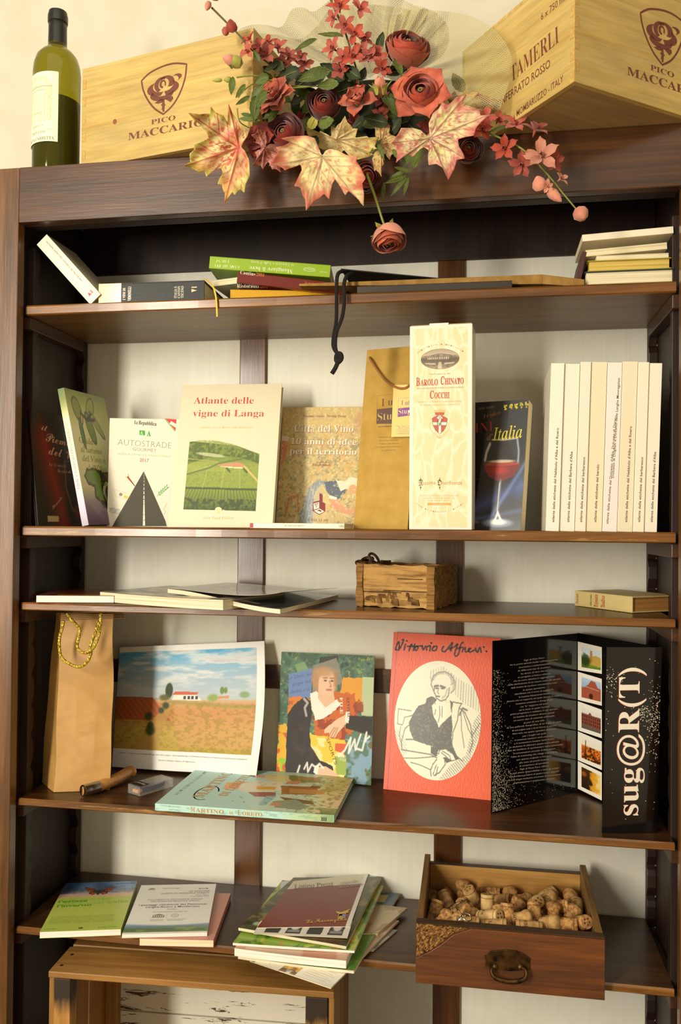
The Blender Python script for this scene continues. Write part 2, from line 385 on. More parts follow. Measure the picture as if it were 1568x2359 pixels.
# ------------------------------------------------------------------ things on top of the bookcase
ZT = 1.6969
PINE = wood('pine_box', '#cca554', '#dab868', '#e6c882', 'x', .5, .05, g=.55, bmp=.08)
PINEY = wood('pine_box_side', '#cca554', '#dab868', '#e6c882', 'y', .5, .05, g=.55, bmp=.08)
PINEU = wood('pine_box_base', '#a9854a', '#b8945a', '#c5a468', 'x', .7, .0, g=.5, bmp=.1)
PEND = noisy('pine_end_grain', '#b08a44', '#c9a35a', 200, .7)
INK = M('#6b3320', .6)
def shield_logo(mb, cx, v0, W, H):
    """shield with a rose; cx centre, v0 tip of the shield, W x H its size"""
    q = lambda x, y: (cx+x*W, v0+y*H)
    L = [(-.5, .80), (-.3, .93), (0, 1.0), (.25, 1.0), (.5, .93)]
    R_ = [(.5, .93), (.47, .65), (.36, .36), (.2, .14), (0, 0)]
    Lf = [(0, 0), (-.2, .16), (-.36, .38), (-.46, .6), (-.5, .80)]
    out = [tuple(p)[:2] for p in smooth_pts([(a, b, 0) for a, b in L], 4)[:-1]+smooth_pts([(a, b, 0) for a, b in R_], 4)[:-1]+smooth_pts([(a, b, 0) for a, b in Lf], 4)[:-1]]
    ribbon(mb, [q(*p) for p in out], W*.035, INK, 1, closed=True)
    def cres(c0, r0, c1, r1, a0, a1, rot=0):
        A = ell(*c0, *r0, 12, a0, a1, rot); B = ell(*c1, *r1, 12, a0, a1, rot)
        n = len(A); mb.add([(q(*p)[0], -.00024, q(*p)[1]) for p in A]+[(q(*p)[0], -.00024, q(*p)[1]) for p in B], [(i, i+1, n+i+1, n+i) for i in range(n-1)], INK)
    p = math.pi
    cres((-.02, .63), (.075, .09), (-.01, .63), (.035, .05), -.2*p, 1.5*p)
    cres((-.04, .62), (.17, .16), (-.02, .62), (.095, .11), .35*p, 1.35*p)
    cres((.05, .65), (.19, .14), (.02, .63), (.10, .11), -.25*p, .75*p)
    cres((-.10, .55), (.27, .15), (-.04, .60), (.20, .13), .75*p, 1.55*p)
    cres((.05, .53), (.29, .15), (.02, .60), (.20, .13), 1.5*p, 2.2*p)
    cres((-.04, .42), (.26, .13), (.00, .50), (.24, .12), 1.0*p, 1.9*p)
    cres((.30, .72), (.10, .06), (.24, .68), (.09, .07), -.3*p, .8*p)
    flatpoly(mb, [q(*a) for a in ((-.20, .27), (-.06, .33), (0, .31), (-.02, .25), (-.12, .24))], INK, 2)
    flatpoly(mb, [q(*a) for a in ((.03, .31), (.2, .34), (.22, .28), (.16, .22), (.1, .26))], INK, 2)
    flatpoly(mb, [q(*a) for a in ((-.015, .05), (.02, .05), (.03, .17), (.06, .19), (.03, .2), (.02, .30), (-.02, .30), (-.03, .22), (-.06, .2), (-.03, .18), (-.03, .12), (-.05, .1), (-.02, .1))], INK, 2)
def comb(L, H, t, first, n=11):
    """outline of a board with finger joints at both ends"""
    pts = []; dz = H/n
    for i in range(n): x = 0 if (i+first) % 2 == 0 else t; pts += [(x, i*dz), (x, (i+1)*dz)]
    R_ = [(L-x, z) for x, z in pts][::-1]
    return pts+R_
def wine_box(name_mat, label):
    e = empty('wine_crate', name_mat, label, 'wooden box', 'pine wine boxes on top of the bookcase')
    L, D, H, t = .357, .285, .180, .009
    for y in (0, D-t):
        m = MB(); m.prism(comb(L, H, t, 0), y, y+t, PINE); m.build('side_board', e, .0004)
    for x in (0, L-t):
        m = MB(); m.prism([(a, b_) for a, b_ in comb(D, H, t, 1)], x, x+t, PINEY, 'x'); m.build('end_board', e, .0004)
    m = MB(); m.box(t, L-t, t, D-t, -.0005+.001, .010, PINEU); m.build('base_board', e)
    m = MB(); m.box(0, L, 0, D, H, H+.006, PINE); m.build('lid', e, .0005)
    m = MB(); dz = H/11
    for i in range(11):
        if i % 2: m.box(.0003, t, -.00025, .002, i*dz+.0004, (i+1)*dz-.0004, PEND); m.box(L-t, L-.0003, -.00025, .002, i*dz+.0004, (i+1)*dz-.0004, PEND)
        else: m.box(-.00025, .002, .0003, t, i*dz+.0004, (i+1)*dz-.0004, PEND)
    tag(m.build('finger_joint', e), kind='stuff')
    pm_ = MB(); shield_logo(pm_, .1785, .070, .094, .086)
    text(pm_, 'PICO', (.153, .0560), (.204, .0560), .0085, INK, 'b', lay=1); text(pm_, 'MACCARIO', (.104, .036), (.262, .036), .0132, INK, 'b', lay=1)
    pm_.build('printed_mark', e)
    return e
a_ = -math.radians(12.72)
MA = Matrix.Translation((.106, .0228, ZT)) @ Matrix.Rotation(a_, 4, 'Z')
wa = wine_box(MA, 'pine wine box with rose shield print standing behind the green bottle')
m = MB(); m.lathe([(0, -.0003), (.0045, -.0003)], M('#8a4a20', .6), 12, caps=False)
m.T = Matrix.Rotation(math.pi/2, 4, 'X')
kn = MB(); kn.add([(.0745+.0045*math.cos(k*.7), -.0002, .075+.005*math.sin(k*.7)) for k in range(9)], [tuple(range(9))], M('#8a4a24', .6)); kn.build('wood_knot', wa)
MBx = Matrix.Translation((.9696, -.157, ZT)) @ Matrix.Rotation(math.radians(36.5), 4, 'Z')
wb = wine_box(MBx, 'pine wine box turned corner forward at the right end of the bookcase top')
ME = Matrix.Translation((.9696, -.157, ZT)) @ Matrix.Rotation(math.radians(36.5), 4, 'Z') @ Matrix.Rotation(-math.pi/2, 4, 'Z')  # end face plane
# local u of the end face runs from the far end towards the front corner
MEf = MBx @ Matrix.Translation((0, .285, 0)) @ Matrix.Rotation(-math.pi/2, 4, 'Z')
she = Sheet(MEf); pe = empty('tmp', MEf)
m = MB()
tx(m, she, 'TAMERLI', (1177, 190), (1287, 97), 25, INK, 'b', off=-.012)
tx(m, she, 'MONFERRATO ROSSO', (1136, 257), (1267, 154), 12, INK, '', off=.004)
tx(m, she, 'MOMBARUZZO - ITALY', (1190, 269), (1297, 188), 10.5, INK, '', off=.004)
tx(m, she, '6 x 750 ml', (1246, 47), (1300, 1), 10, INK)
bpy.data.objects.remove(pe)
o = m.build('printed_lettering', wb); o.matrix_local = Matrix.Translation((0, .285, 0)) @ Matrix.Rotation(-math.pi/2, 4, 'Z')
# bottle
bt = empty('wine_bottle', (.030, .070, ZT), 'tall olive green glass wine bottle with black capsule at the left end of the top', 'bottle')
gm, nt, b = nodes('olive_glass'); b.inputs['Base Color'].default_value = (*lin('#8f8a1c'), 1); b.inputs['Transmission Weight'].default_value = .88
b.inputs['Roughness'].default_value = .06; b.inputs['IOR'].default_value = 1.35
prof = [(0, .0), (.036, 0), (.0425, .003), (.0435, .008), (.0440, .16), (.0445, .205), (.043, .220), (.0385, .236), (.030, .247), (.0215, .253), (.0185, .258), (.0172, .266), (.0165, .30), (.016, .325), (0, .326)]
m = MB(); m.lathe(prof, gm, 48, caps=False); m.build('glass_body', bt)
m = MB(); m.lathe([(0, .004), (.035, .004), (.0405, .008), (.0415, .150), (.0, .1502)], M('#1f2207', .15), 40, caps=False); m.build('wine_fill', bt)
CAPS = M('#14160c', .35, .5)
m = MB(); m.lathe([(.0180, .258), (.0176, .262), (.0170, .290), (.0172, .3035), (.0168, .304), (.0185, .3055), (.0188, .3135), (.0186, .3195), (.0176, .3225), (.0170, .3265), (0, .3268)], CAPS, 40, caps=False); m.build('capsule', bt)
cv = Cv(120, 150, '#eceac8')
cv.ell(.46, .86, .30, .10, '#c9c9a4', .7, .1); cv.ell(.46, .84, .25, .06, '#e6e4c0', .9, .1)
for x0 in (.14, .74): cv.poly([(x0, .30), (x0+.12, .30), (x0+.13, .78), (x0-.01, .78)], '#c5c69f', .75, .03)
cv.poly([(.29, .28), (.70, .28), (.70, .74), (.29, .74)], '#dedeb8', .7); cv.line([(.29, .28), (.29, .74), (.70, .74), (.70, .28)], .008, '#a9ab80', .8)
cv.line([(.38, .28), (.38, .42), (.60, .42), (.60, .28)], .008, '#a9ab80', .8); cv.line([(.12, .79), (.86, .79)], .01, '#a4a67a', .8)
cv.speck(30, 40, '#b8b98e', .62, .6, 5, mask=((cv.V > .3) & (cv.V < .95) & (cv.U > .1) & (cv.U < .88))*1.); cv.line([(.08, .17), (.92, .17)], .006, '#b0ae88', .6)
RL = .0449; A0, A1 = math.radians(-165), math.radians(-58)
def lab(U, V):
    an = A0+(A1-A0)*U; return np.stack([RL*np.cos(an), RL*np.sin(an), .058+.132*V], 1)
picture(cv, 'paper_label', bt, None, fn=lab, rough=.6, coat=0)
m = MB()
cyl = lambda u, v, y: ((RL+.0002)*math.cos(A0+(A1-A0)*u), (RL+.0002)*math.sin(A0+(A1-A0)*u), .058+.132*v)
text(m, 'BAROLO', (.33, .215), (.66, .215), .035, M('#a8a67c', .7), 'b', map_=cyl); text(m, 'CHINATO', (.28, .12), (.72, .12), .035, M('#98966e', .7), 'b', map_=cyl)
text(m, 'TENUTA CARRETTA', (.08, .025), (.92, .025), .045, M('#7e7c58', .7), 'b', map_=cyl)
m.build('label_lettering', bt)
# ------------------------------------------------------------------ artificial flower arrangement
fl = empty('flower_arrangement', (.62, .0, ZT), 'silk flower arrangement of red roses, maple leaves and net bow over the top beam', 'flowers')
FI = fl.matrix_world.inverted()
def fp(px, py, Y): return at(px, py, Y=Y)-Vector((.62, 0, ZT))
PXM = lambda Y: CF/(abs(Y-CC[1])*1.0)      # px per metre near depth Y
def petal_mat(n, a, b_, c, rough=.6):
    m, nt, b = nodes(n); f = noise(nt, coords(nt, (30, 30, 30)), 1.2, 4)
    oi = nt.nodes.new('ShaderNodeObjectInfo')
    cc = ramp(nt, f, [(.3, a), (.5, b_), (.72, c)])
    hs = nt.nodes.new('ShaderNodeHueSaturation'); mr = nt.nodes.new('ShaderNodeMapRange'); mr.inputs[3].default_value = .75; mr.inputs[4].default_value = 1.2
    nt.links.new(oi.outputs['Random'], mr.inputs[0]); nt.links.new(mr.outputs[0], hs.inputs['Value']); nt.links.new(cc, hs.inputs['Color'])
    nt.links.new(hs.outputs[0], b.inputs['Base Color']); b.inputs['Roughness'].default_value = rough; b.inputs['Specular IOR Level'].default_value = .25
    b.inputs['Sheen Weight'].default_value = .3; return m
PD = petal_mat('petal_dark_red', '#5e140c', '#7c2214', '#92301c'); PR = petal_mat('petal_red', '#8e2c1a', '#a43e28', '#b65238')
PC = petal_mat('petal_coral', '#a0422c', '#b6583e', '#c87054'); PP = petal_mat('petal_pink', '#bc6c56', '#cc866c', '#d89e84')
PF = petal_mat('petal_floret', '#94382c', '#a94e3e', '#bb6854'); HEART = M('#3a1418', .8); YC = M('#c9c257', .7)
GR = petal_mat('leaf_green', '#2f3c0c', '#4c5a16', '#6d7a26', .5); GD = petal_mat('leaf_dark_green', '#18200a', '#28330e', '#3a4514', .55); ST = M('#7d8230', .5); STB = M('#55491c', .6)
SEP = petal_mat('sepal_green', '#8a8a30', '#a8a548', '#bdb75e')
def petal_mesh(w, h, cup, roll, mat, nu=9, nv=8, ruff=.06, seed=0, thick=0):
    """petal rising from the origin along +z, concave towards -y... curls outwards at the tip"""
    m = MB(); r = random.Random(seed); ph = r.uniform(0, 6)
    def fn(u, v):
        a = (u-.5)*2; wd = w*((.42+.58*math.sin(min(1, v/.55)*math.pi/2)) if v < .55 else max(.2, math.sqrt(max(0, 1-((v-.55)/.455)**3.6))))
        x = a*wd*.5; z = h*v*(1-.10*a*a); y = -cup*w*(1-a*a)*math.sin(math.pi*.8*v)*-1
        y = cup*w*(a*a)-roll*h*max(0, v-.45)**2*2.2+ruff*w*.4*math.sin(ph+a*5+v*3)*v
        return (x, -y*-1*-1, z)
    m.grid(fn, nu, nv, mat); return m
def rose(px, py, Y, dia, face, rings, mats, name='rose', lab=None, core=HEART, rot=0, parent=None, squash=1):
    """rings: (count, base radius, height, width, tilt degrees, cup, roll)"""
    R0 = dia/2/PXM(Y)
    m = MB(); m.grid(lambda u, v: (.16*R0*math.cos(2*math.pi*u)*math.sin(math.pi*v)**.8, .16*R0*math.sin(2*math.pi*u)*math.sin(math.pi*v)**.8, .10*R0-.13*R0*math.cos(math.pi*v)), 12, 7, core, closeu=True)
    r = random.Random(int(px*7+py)); c = m.build(name, fl)
    if lab: c['label'] = lab
    q = Vector(face).normalized().to_track_quat('Z', 'Y'); c.rotation_mode = 'QUATERNION'; c.rotation_quaternion = q @ Quaternion((0, 0, 1), rot); c.location = fp(px, py, Y)
    for k, (n, br, h, wd, tilt, cup, roll) in enumerate(rings):
        mesh = petal_mesh(wd*R0, h*R0, cup, roll, mats[min(k, len(mats)-1)], seed=k+int(px)); first = None
        for i in range(n):
            if first is None: o = mesh.build('petal', c); first = o
            else: o = first.copy(); col.objects.link(o); o.parent = c
            an = 2*math.pi*(i+.5*(k % 2))/n+r.uniform(-.12, .12); t = math.radians(tilt+r.uniform(-6, 6))
            # petals stand around the axis, tilted outwards, hollow side in
            o.matrix_local = Matrix.Rotation(an, 4, 'Z') @ Matrix.Translation((0, br*R0, -.15*R0*k/len(rings))) @ Matrix.Rotation(-t, 4, 'X') @ Matrix.Scale(r.uniform(.92, 1.08), 4)
    return c
def petal_fix(): pass
RAN = [(5, .10, .42, .34, 2, .3, 0), (6, .20, .52, .46, 6, .28, 0), (7, .32, .60, .56, 14, .25, .05), (8, .44, .68, .62, 26, .2, .1), (8, .56, .66, .68, 42, .2, .15), (8, .62, .55, .72, 62, .15, .2)]
OPEN = [(4, .06, .42, .34, 5, .3, 0), (5, .14, .55, .5, 18, .25, .1), (5, .22, .78, .75, 38, .18, .35), (6, .30, .92, .95, 58, .12, .45), (5, .34, .92, 1.0, 74, .1, .5)]

# cupped blooms: every petal is a piece of a shell, the shells sit one inside the other
SHM = {}
def shell(k, n, mat):
    key = (k, n, mat)
    if key not in SHM:
        rho = .30+.70*(k/(n-1))**.9; pt = math.radians(16+62*(k/(n-1))**1.1); span = math.radians(200-70*k/(n-1)); m = MB(); ph = k*1.7
        def fn(u, v):
            a = (u-.5)*2; top = pt+.30*abs(a)**2.4+.05*math.sin(ph+a*4); phi = math.radians(160)*(1-v)+top*v; az = a*span/2
            r = rho*(1+.10*max(0, v-.72)/.28*(k/n)+.03*math.sin(ph*2+a*3)); return (r*math.sin(phi)*math.sin(az), -r*math.sin(phi)*math.cos(az), r*math.cos(phi)*.92)
        m.grid(fn, 13, 9, mat); SHM[key] = m
    return SHM[key]
SHO = {}
def cupped(px, py, Y, dia, face, mats, n=7, lab=None, core=HEART, name='rose', flare=0, fm=None, stretch=1):
    R0 = dia/2/PXM(Y); r = random.Random(int(px*7+py)); m = MB()
    m.grid(lambda u, v: (.14*R0*math.cos(2*math.pi*u)*math.sin(math.pi*v)**.8, .14*R0*math.sin(2*math.pi*u)*math.sin(math.pi*v)**.8, .18*R0-.12*R0*math.cos(math.pi*v)), 12, 7, core, closeu=True)
    for i in range(7): m.tube([(.05*R0*math.cos(i*.9), .05*R0*math.sin(i*.9), .22*R0), (.09*R0*math.cos(i*.9+.3), .09*R0*math.sin(i*.9+.3), .34*R0)], .018*R0, YC, 5)
    c = m.build(name, fl); c.rotation_mode = 'QUATERNION'; c.rotation_quaternion = Vector(face).normalized().to_track_quat('Z', 'Y'); c.location = fp(px, py, Y)
    if lab: c['label'] = lab
    for k in range(n):
        mat = mats[min(len(mats)-1, int(k/n*len(mats)))]; cnt = 3 if k < n*.5 else 4
        for i in range(cnt):
            key = (k, n, mat)
            if key not in SHO: o = shell(k, n, mat).build('petal', c); SHO[key] = o
            else: o = SHO[key].copy(); col.objects.link(o); o.parent = c
            an = 2*math.pi*i/cnt+k*.75+r.uniform(-.15, .15); s = R0*r.uniform(.95, 1.03)
            o.matrix_local = Matrix.Rotation(an, 4, 'Z') @ Matrix.Rotation(r.uniform(-.06, .06), 4, 'X') @ Matrix.Scale(s, 4) @ Matrix.Scale(stretch, 4, (0, 0, 1))
    for j in range(flare):
        mesh = petal_mesh(1.25*R0, 1.25*R0, .12, .45, fm or mats[-1], seed=j+int(px)); o = mesh.build('petal', c); an = 2*math.pi*j/flare+.3
        o.matrix_local = Matrix.Rotation(an, 4, 'Z') @ Matrix.Translation((0, .30*R0, -.25*R0)) @ Matrix.Rotation(-math.radians(58+r.uniform(-10, 10)), 4, 'X')
    return c
V = Vector
cupped(746, 239, -.035, 80, (.1, -1, .15), [PD], lab='dark red ranunculus bloom left of the coral bloom')
cupped(656, 308, -.06, 90, (-.25, -1, .1), [PD], lab='dark red ranunculus bloom above the middle maple leaf')
cupped(938, 108, -.02, 98, (.25, -.75, .55), [PD, PR, PC], 8, lab='red ranunculus bloom at the top beside the net bow')
cupped(968, 216, -.055, 96, (.05, -1, .15), [PR, PC], 5, flare=6, fm=PC, lab='large open coral rose')
cupped(1078, 345, -.04, 64, (.2, -1, .1), [PD], lab='small dark red ranunculus behind the right maple leaf')
rose(824, 236, -.05, 78, (-.1, -1, .35), [(3, .08, .6, .7, 8, .3, .1), (4, .2, .95, 1.0, 24, .25, .2), (4, .3, .95, 1.0, 60, .2, .4)], [PC], lab='loose coral bloom')
cupped(842, 408, -.03, 70, (.4, -1, -.3), [PR], 6, lab='red rose behind the middle maple leaf')
rose(632, 222, -.05, 84, (-.4, -1, .4), OPEN, [PC, PC], lab='loose coral bloom')
rose(600, 325, -.06, 70, (-.4, -1, -.1), OPEN, [PD], lab='dark bloom')
rose(1010, 300, .0, 70, (.3, -1, .1), OPEN, [PD]); rose(870, 300, .03, 90, (0, -1, 0), OPEN, [PD])
# bud with sepals, and the hanging rose
BUD = [(4, .10, 1.2, .8, 2, .35, -.1), (5, .30, 1.3, .95, 6, .3, -.12)]
rose(876, 212, -.06, 52, (0, -.6, 1), BUD, [PP], 'rosebud'); rose(876, 218, -.06, 56, (0, -.6, 1), [(5, .5, 1.0, .45, 12, .1, .5)], [SEP], 'sepal_whorl', core=M('#8a8a30', .6))
HANG = [(4, .10, .7, .7, 6, .3, .0), (5, .22, .9, .9, 14, .28, .05), (5, .36, 1.05, 1.05, 24, .22, .1), (6, .5, 1.0, 1.1, 36, .2, .1)]
cupped(895, 552, -.06, 76, (.15, -.28, -.9), [PD, PR, PC, PP], 7, stretch=1.05, lab= 'salmon rose hanging upside down on a bare stem')
rose(888, 527, -.058, 80, (.2, -.25, -.9), [(5, .10, .85, .30, 78, .15, .35)], [SEP], 'sepal_whorl', core=M('#8a8a30', .6))
def stem(pts, r, mat=ST, name='stem'):
    m = MB(); P = smooth_pts([fp(*p) for p in pts], 6); n = len(P); rr = [r*(1-.35*i/n) for i in range(n)]
    m.tube(P, rr, mat, 7); m.build(name, fl)
stem([(838, 380, -.02), (852, 420, -.05), (866, 460, -.06), (880, 505, -.058), (888, 526, -.055)], .0026)
stem([(488, 18, -.075), (520, 50, -.08), (550, 80, -.085), (580, 115, -.08), (640, 160, -.03), (720, 200, 0)], .0018, STB)
stem([(758, -10, .0), (775, 30, -.01), (795, 75, -.01), (812, 130, -.01), (830, 190, 0)], .0022, STB)
stem([(1060, 270, -.02), (1130, 308, -.05), (1200, 342, -.06), (1252, 392, -.06), (1300, 450, -.06), (1332, 488, -.06)], .0017)
stem([(545, 178, -.085), (590, 175, -.08), (650, 195, -.04), (720, 200, -.03)], .0016); stem([(548, 225, -.085), (565, 205, -.085), (600, 185, -.07), (640, 190, -.03)], .0013)
stem([(600, 215, -.06), (650, 205, -.05), (740, 198, -.04)], .0014); stem([(546, 250, -.08), (552, 280, -.08), (575, 295, -.07)], .0012)
stem([(1262, 400, -.06), (1268, 425, -.06), (1285, 450, -.06)], .0008)
# florets
def floret_mesh(mat, n=5, seed=0):
    r = random.Random(seed); m = MB()
    for i in range(n):
        an = 2*math.pi*i/n+r.uniform(-.15, .15); T = Matrix.Rotation(an, 4, 'Z') @ Matrix.Translation((0, .12, 0)) @ Matrix.Rotation(-math.radians(62+r.uniform(-18, 18)), 4, 'X')
        pm = petal_mesh(.60, 1.0, .16, .25, mat, 6, 6, .12, seed*9+i); m.T = T; o = len(m.v)
        for v in pm.v: m.v.append(tuple(T @ Vector(v)))
        k = m.slot(mat)
        for f in pm.f: m.f.append(tuple(j+o for j in f)); m.mi.append(k); m.sm.append(True)
    m.T = None
    for i in range(4):
        pm = petal_mesh(.3, .42, .3, 0, mat, 4, 4, .1, seed*9+i+50); T = Matrix.Rotation(i*1.57+.4, 4, 'Z') @ Matrix.Translation((0, .04, 0)) @ Matrix.Rotation(-.35, 4, 'X'); o = len(m.v)
        for v in pm.v: m.v.append(tuple(T @ Vector(v)))
        k = m.slot(mat)
        for f in pm.f: m.f.append(tuple(j+o for j in f)); m.mi.append(k); m.sm.append(True)
    m.lathe([(.0, -.5), (.05, -.4), (.12, -.05), (.10, .05), (0, .1)], mat, 8, caps=False)
    return m
FM = {}
def floret(px, py, Y, dia, face, mat=PF, seed=0):
    key = (mat, seed % 3)
    if key not in FM: o = floret_mesh(mat, 5, seed % 3+1).build('floret', fl); FM[key] = o
    else: o = FM[key].copy(); col.objects.link(o); o.parent = fl
    s = dia/2/PXM(Y)*1.05; q = Vector(face).normalized().to_track_quat('Z', 'Y') @ Quaternion((0, 0, 1), seed*1.3)
    o.matrix_local = Matrix.Translation(fp(px, py, Y)) @ q.to_matrix().to_4x4() @ Matrix.Scale(s, 4)
def budlet(px, py, Y, ln, face, mat=PF, w=.45):
    m = MB(); s = ln/PXM(Y); prof = [(0, 0), (.5*w*s, .12*s), (w*s*.62, .35*s), (w*s*.5, .65*s), (w*s*.2, .92*s), (0, s)]
    m.lathe(prof, mat, 9, caps=False); o = m.build('flower_bud', fl); q = Vector(face).normalized().to_track_quat('Z', 'Y')
    o.matrix_local = Matrix.Translation(fp(px, py, Y)) @ q.to_matrix().to_4x4()
for i, (x, y, Y, d, f) in enumerate([(575, 92, -.08, 36, (-.4, -.8, .5)), (572, 120, -.085, 40, (-.5, -1, .1)), (612, 128, -.06, 52, (0, -1, .2)), (640, 112, -.01, 44, (.1, -.8, .5)), (618, 102, -.005, 40, (-.2, -.8, .6)), (664, 130, -.01, 38, (.3, -1, .4)), (690, 135, -.01, 36, (.2, -.8, .3)), (598, 108, -.07, 36, (-.3, -1, .3)),
    (782, 18, -.01, 50, (.1, -1, .4)), (770, 42, -.02, 36, (-.5, -.8, 0)), (828, 22, -.01, 44, (.6, -1, .2)), (796, 60, -.02, 42, (-.2, -1, 0)), (815, 80, -.03, 46, (.3, -1, .1)), (836, 92, -.02, 40, (.6, -.8, .2)), (768, 112, -.02, 46, (-.6, -1, .1)), (792, 135, -.03, 44, (-.1, -1, 0)), (812, 132, -.035, 46, (.1, -1, 0)), (832, 122, -.03, 44, (.2, -1, .2)), (850, 135, -.03, 44, (.3, -1, .2)), (868, 128, -.02, 42, (.5, -1, .1)), (878, 160, -.03, 40, (.4, -1, -.1)), (784, 163, -.02, 40, (-.2, -1, -.2)),
    (1118, 240, -.02, 42, (.3, -.8, .5)), (1116, 275, -.05, 46, (.1, -1, 0)), (1112, 298, -.055, 42, (-.1, -1, -.2)), (1146, 278, -.04, 40, (.4, -1, .3)), (1186, 288, -.05, 48, (.1, -1, .5)), (1232, 300, -.06, 54, (.3, -.6, .8)), (1162, 343, -.06, 50, (-.3, -1, -.1)), (1200, 378, -.065, 48, (-.1, -.9, -.5)), (1272, 372, -.065, 44, (.4, -.9, -.2)), (1092, 232, -.0, 40, (0, -.8, .6)), (1068, 246, .0, 38, (-.2, -1, .4)), (700, 150, .0, 40, (.3, -1, .1)), (655, 150, .02, 44, (.1, -1, .1))]):
    floret(x, y, Y, d*1.15, f, PF if i % 4 else PR, i)
floret(1246, 361, -.075, 76, (.0, -1, .05), PP, 1); floret(1262, 428, -.07, 30, (-.2, -.7, -.6), PP, 2); floret(1290, 412, -.06, 36, (.6, -.6, .4), PP, 0)
budlet(1246, 438, -.06, 34, (-.3, -.6, .7), PP, .8); budlet(1262, 436, -.06, 44, (.55, -.1, -.6), PP, .45)
budlet(1332, 486, -.06, 34, (.25, -.5, -.6), PP, .85); budlet(482, 4, -.08, 26, (-.2, -.2, -.9), PP, .5); budlet(492, 2, -.08, 26, (.3, -.5, .6), PC, .8)
budlet(536, 76, -.08, 30, (-.05, -.6, .8), PR, .8); budlet(520, 66, -.08, 26, (.1, -.5, -1), PC, .6)
budlet(560, 146, -.085, 50, (-1, -.3, .18), SEP, .5); budlet(540, 142, -.09, 30, (-1, -.4, .3), PP, .75)
budlet(512, 184, -.085, 26, (-1, 0, 0), SEP, .3); budlet(533, 183, -.085, 20, (-1, 0, 0), SEP, .6)
# maple leaves: real outlines, veins and speckles in their own colours
def catrom_closed(P, n):
    P = np.array(P, float); N = len(P); d = np.hypot(*(np.roll(P, -1, 0)-P).T); s = np.r_[0, np.cumsum(d)]; t = np.linspace(0, s[-1], n, endpoint=True)
    Q = np.vstack([P, P[:1]]); return np.stack([np.interp(t, s, Q[:, 0]), np.interp(t, s, Q[:, 1])], 1)
def maple(j, outl, Y, cols, curl, seed, tilt=(0, 0), lab=None, droop=0):
    """j junction px, outline px. cols: base, edge, speck, vein"""
    cv = Cv(220, 26, cols[0]); n = 220; O = catrom_closed(outl, n); J = np.array(j, float)
    U, Vv = cv.U, cv.V; Pxy = J+(O[None, :, :]-J)*Vv[..., None]
    rng = np.random.RandomState(seed); X = (Pxy[..., 0]-J[0])/160+.5; Z = (Pxy[..., 1]-J[1])/160+.5
    nz = vnoise(X, Z, 22, 22, seed, 3); d = np.hypot(*(O-J).T); dd = d[None, :]*np.ones_like(Vv)
    cv.mix(np.clip((vnoise(X, Z, 5, 5, seed+3, 2)-.45)*3, 0, 1)*.7, cols[4])
    cv.mix(np.clip((Vv-.66+(nz-.5)*.45)*2.6, 0, 1)*np.clip((dd-25)/60, .25, 1), cols[1])
    # lobe tips are the local maxima of the outline's distance
    tips = [i for i in range(n) if d[i] == max(d[(np.arange(i-11, i+12)) % n]) and d[i] > .45*d.max()]
    vein = np.full(Vv.shape, 9.)
    for i in tips:
        tv = O[i]-J; L = np.hypot(*tv); tv = tv/L; rel = Pxy-J; al = rel@tv; pe = rel@np.array([-tv[1], tv[0]])
        vein = np.where((al > 0) & (al < L), np.minimum(vein, np.abs(pe)), vein)
        sidev = np.abs(((al-np.abs(pe)*.85)/max(L, 1)*5.2) % 1-.5)
        reg = (al > 0) & (al < L) & (np.abs(pe) < L*.33)
        cv.mix(np.where(reg & (sidev > .43), .45, 0), cols[3])
        cv.mix(np.where(reg & (sidev < .26) & (np.abs(pe) > L*.05) & (np.abs(pe) < L*.22) & (nz > .56), .6, 0), cols[2])
    cv.mix(np.clip(1.4-vein/1.3, 0, 1)*.8, cols[3])
    base = np.array(fp(j[0], j[1], Y)); P = np.zeros((Vv.size, 3)); fx = Pxy.reshape(-1, 2)
    k = 1/PXM(Y)
    for q in range(len(fx)):
        dx, dz = (fx[q, 0]-J[0])/160, (fx[q, 1]-J[1])/160
        y = Y-curl*(dx*dx+dz*dz)*.05+.004*math.sin(dx*17+seed)*math.cos(dz*15)+tilt[0]*dx*.05+tilt[1]*dz*.05
        y -= .0018*math.exp(-(vein.flat[q]/3)**2)
        P[q] = fp(fx[q, 0], fx[q, 1], y)
    o = picture(cv, 'maple_leaf', fl, None, fn=lambda a, b_: P, rough=.55, coat=.05)
    for p_ in o.data.polygons: p_.use_smooth = True
    x = o.modifiers.new('s', 'SOLIDIFY'); x.thickness = .0005
    if lab: o['label'] = lab
z2 = lambda L: [(400+a/3.136, b_/3.136) for a, b_ in L]
z3 = lambda L: [(850+a/2.8509, b_/2.8509) for a, b_ in L]
LA = z2([(105, 815), (185, 825), (265, 820), (265, 765), (300, 810), (360, 835), (388, 885), (395, 745), (430, 830), (465, 880), (480, 930), (530, 935), (535, 975), (500, 1030), (485, 1062), (515, 1090), (545, 1160), (550, 1270), (520, 1330), (510, 1395), (490, 1370), (470, 1380), (440, 1410), (425, 1385), (365, 1475), (370, 1400), (352, 1365), (350, 1335), (315, 1330), (330, 1290), (355, 1250), (345, 1215), (300, 1220), (235, 1280), (225, 1235), (190, 1245), (150, 1225), (110, 1205), (70, 1200), (120, 1170), (115, 1110), (150, 1080), (140, 1050), (175, 1035), (250, 1000), (240, 960), (190, 900), (150, 870)])
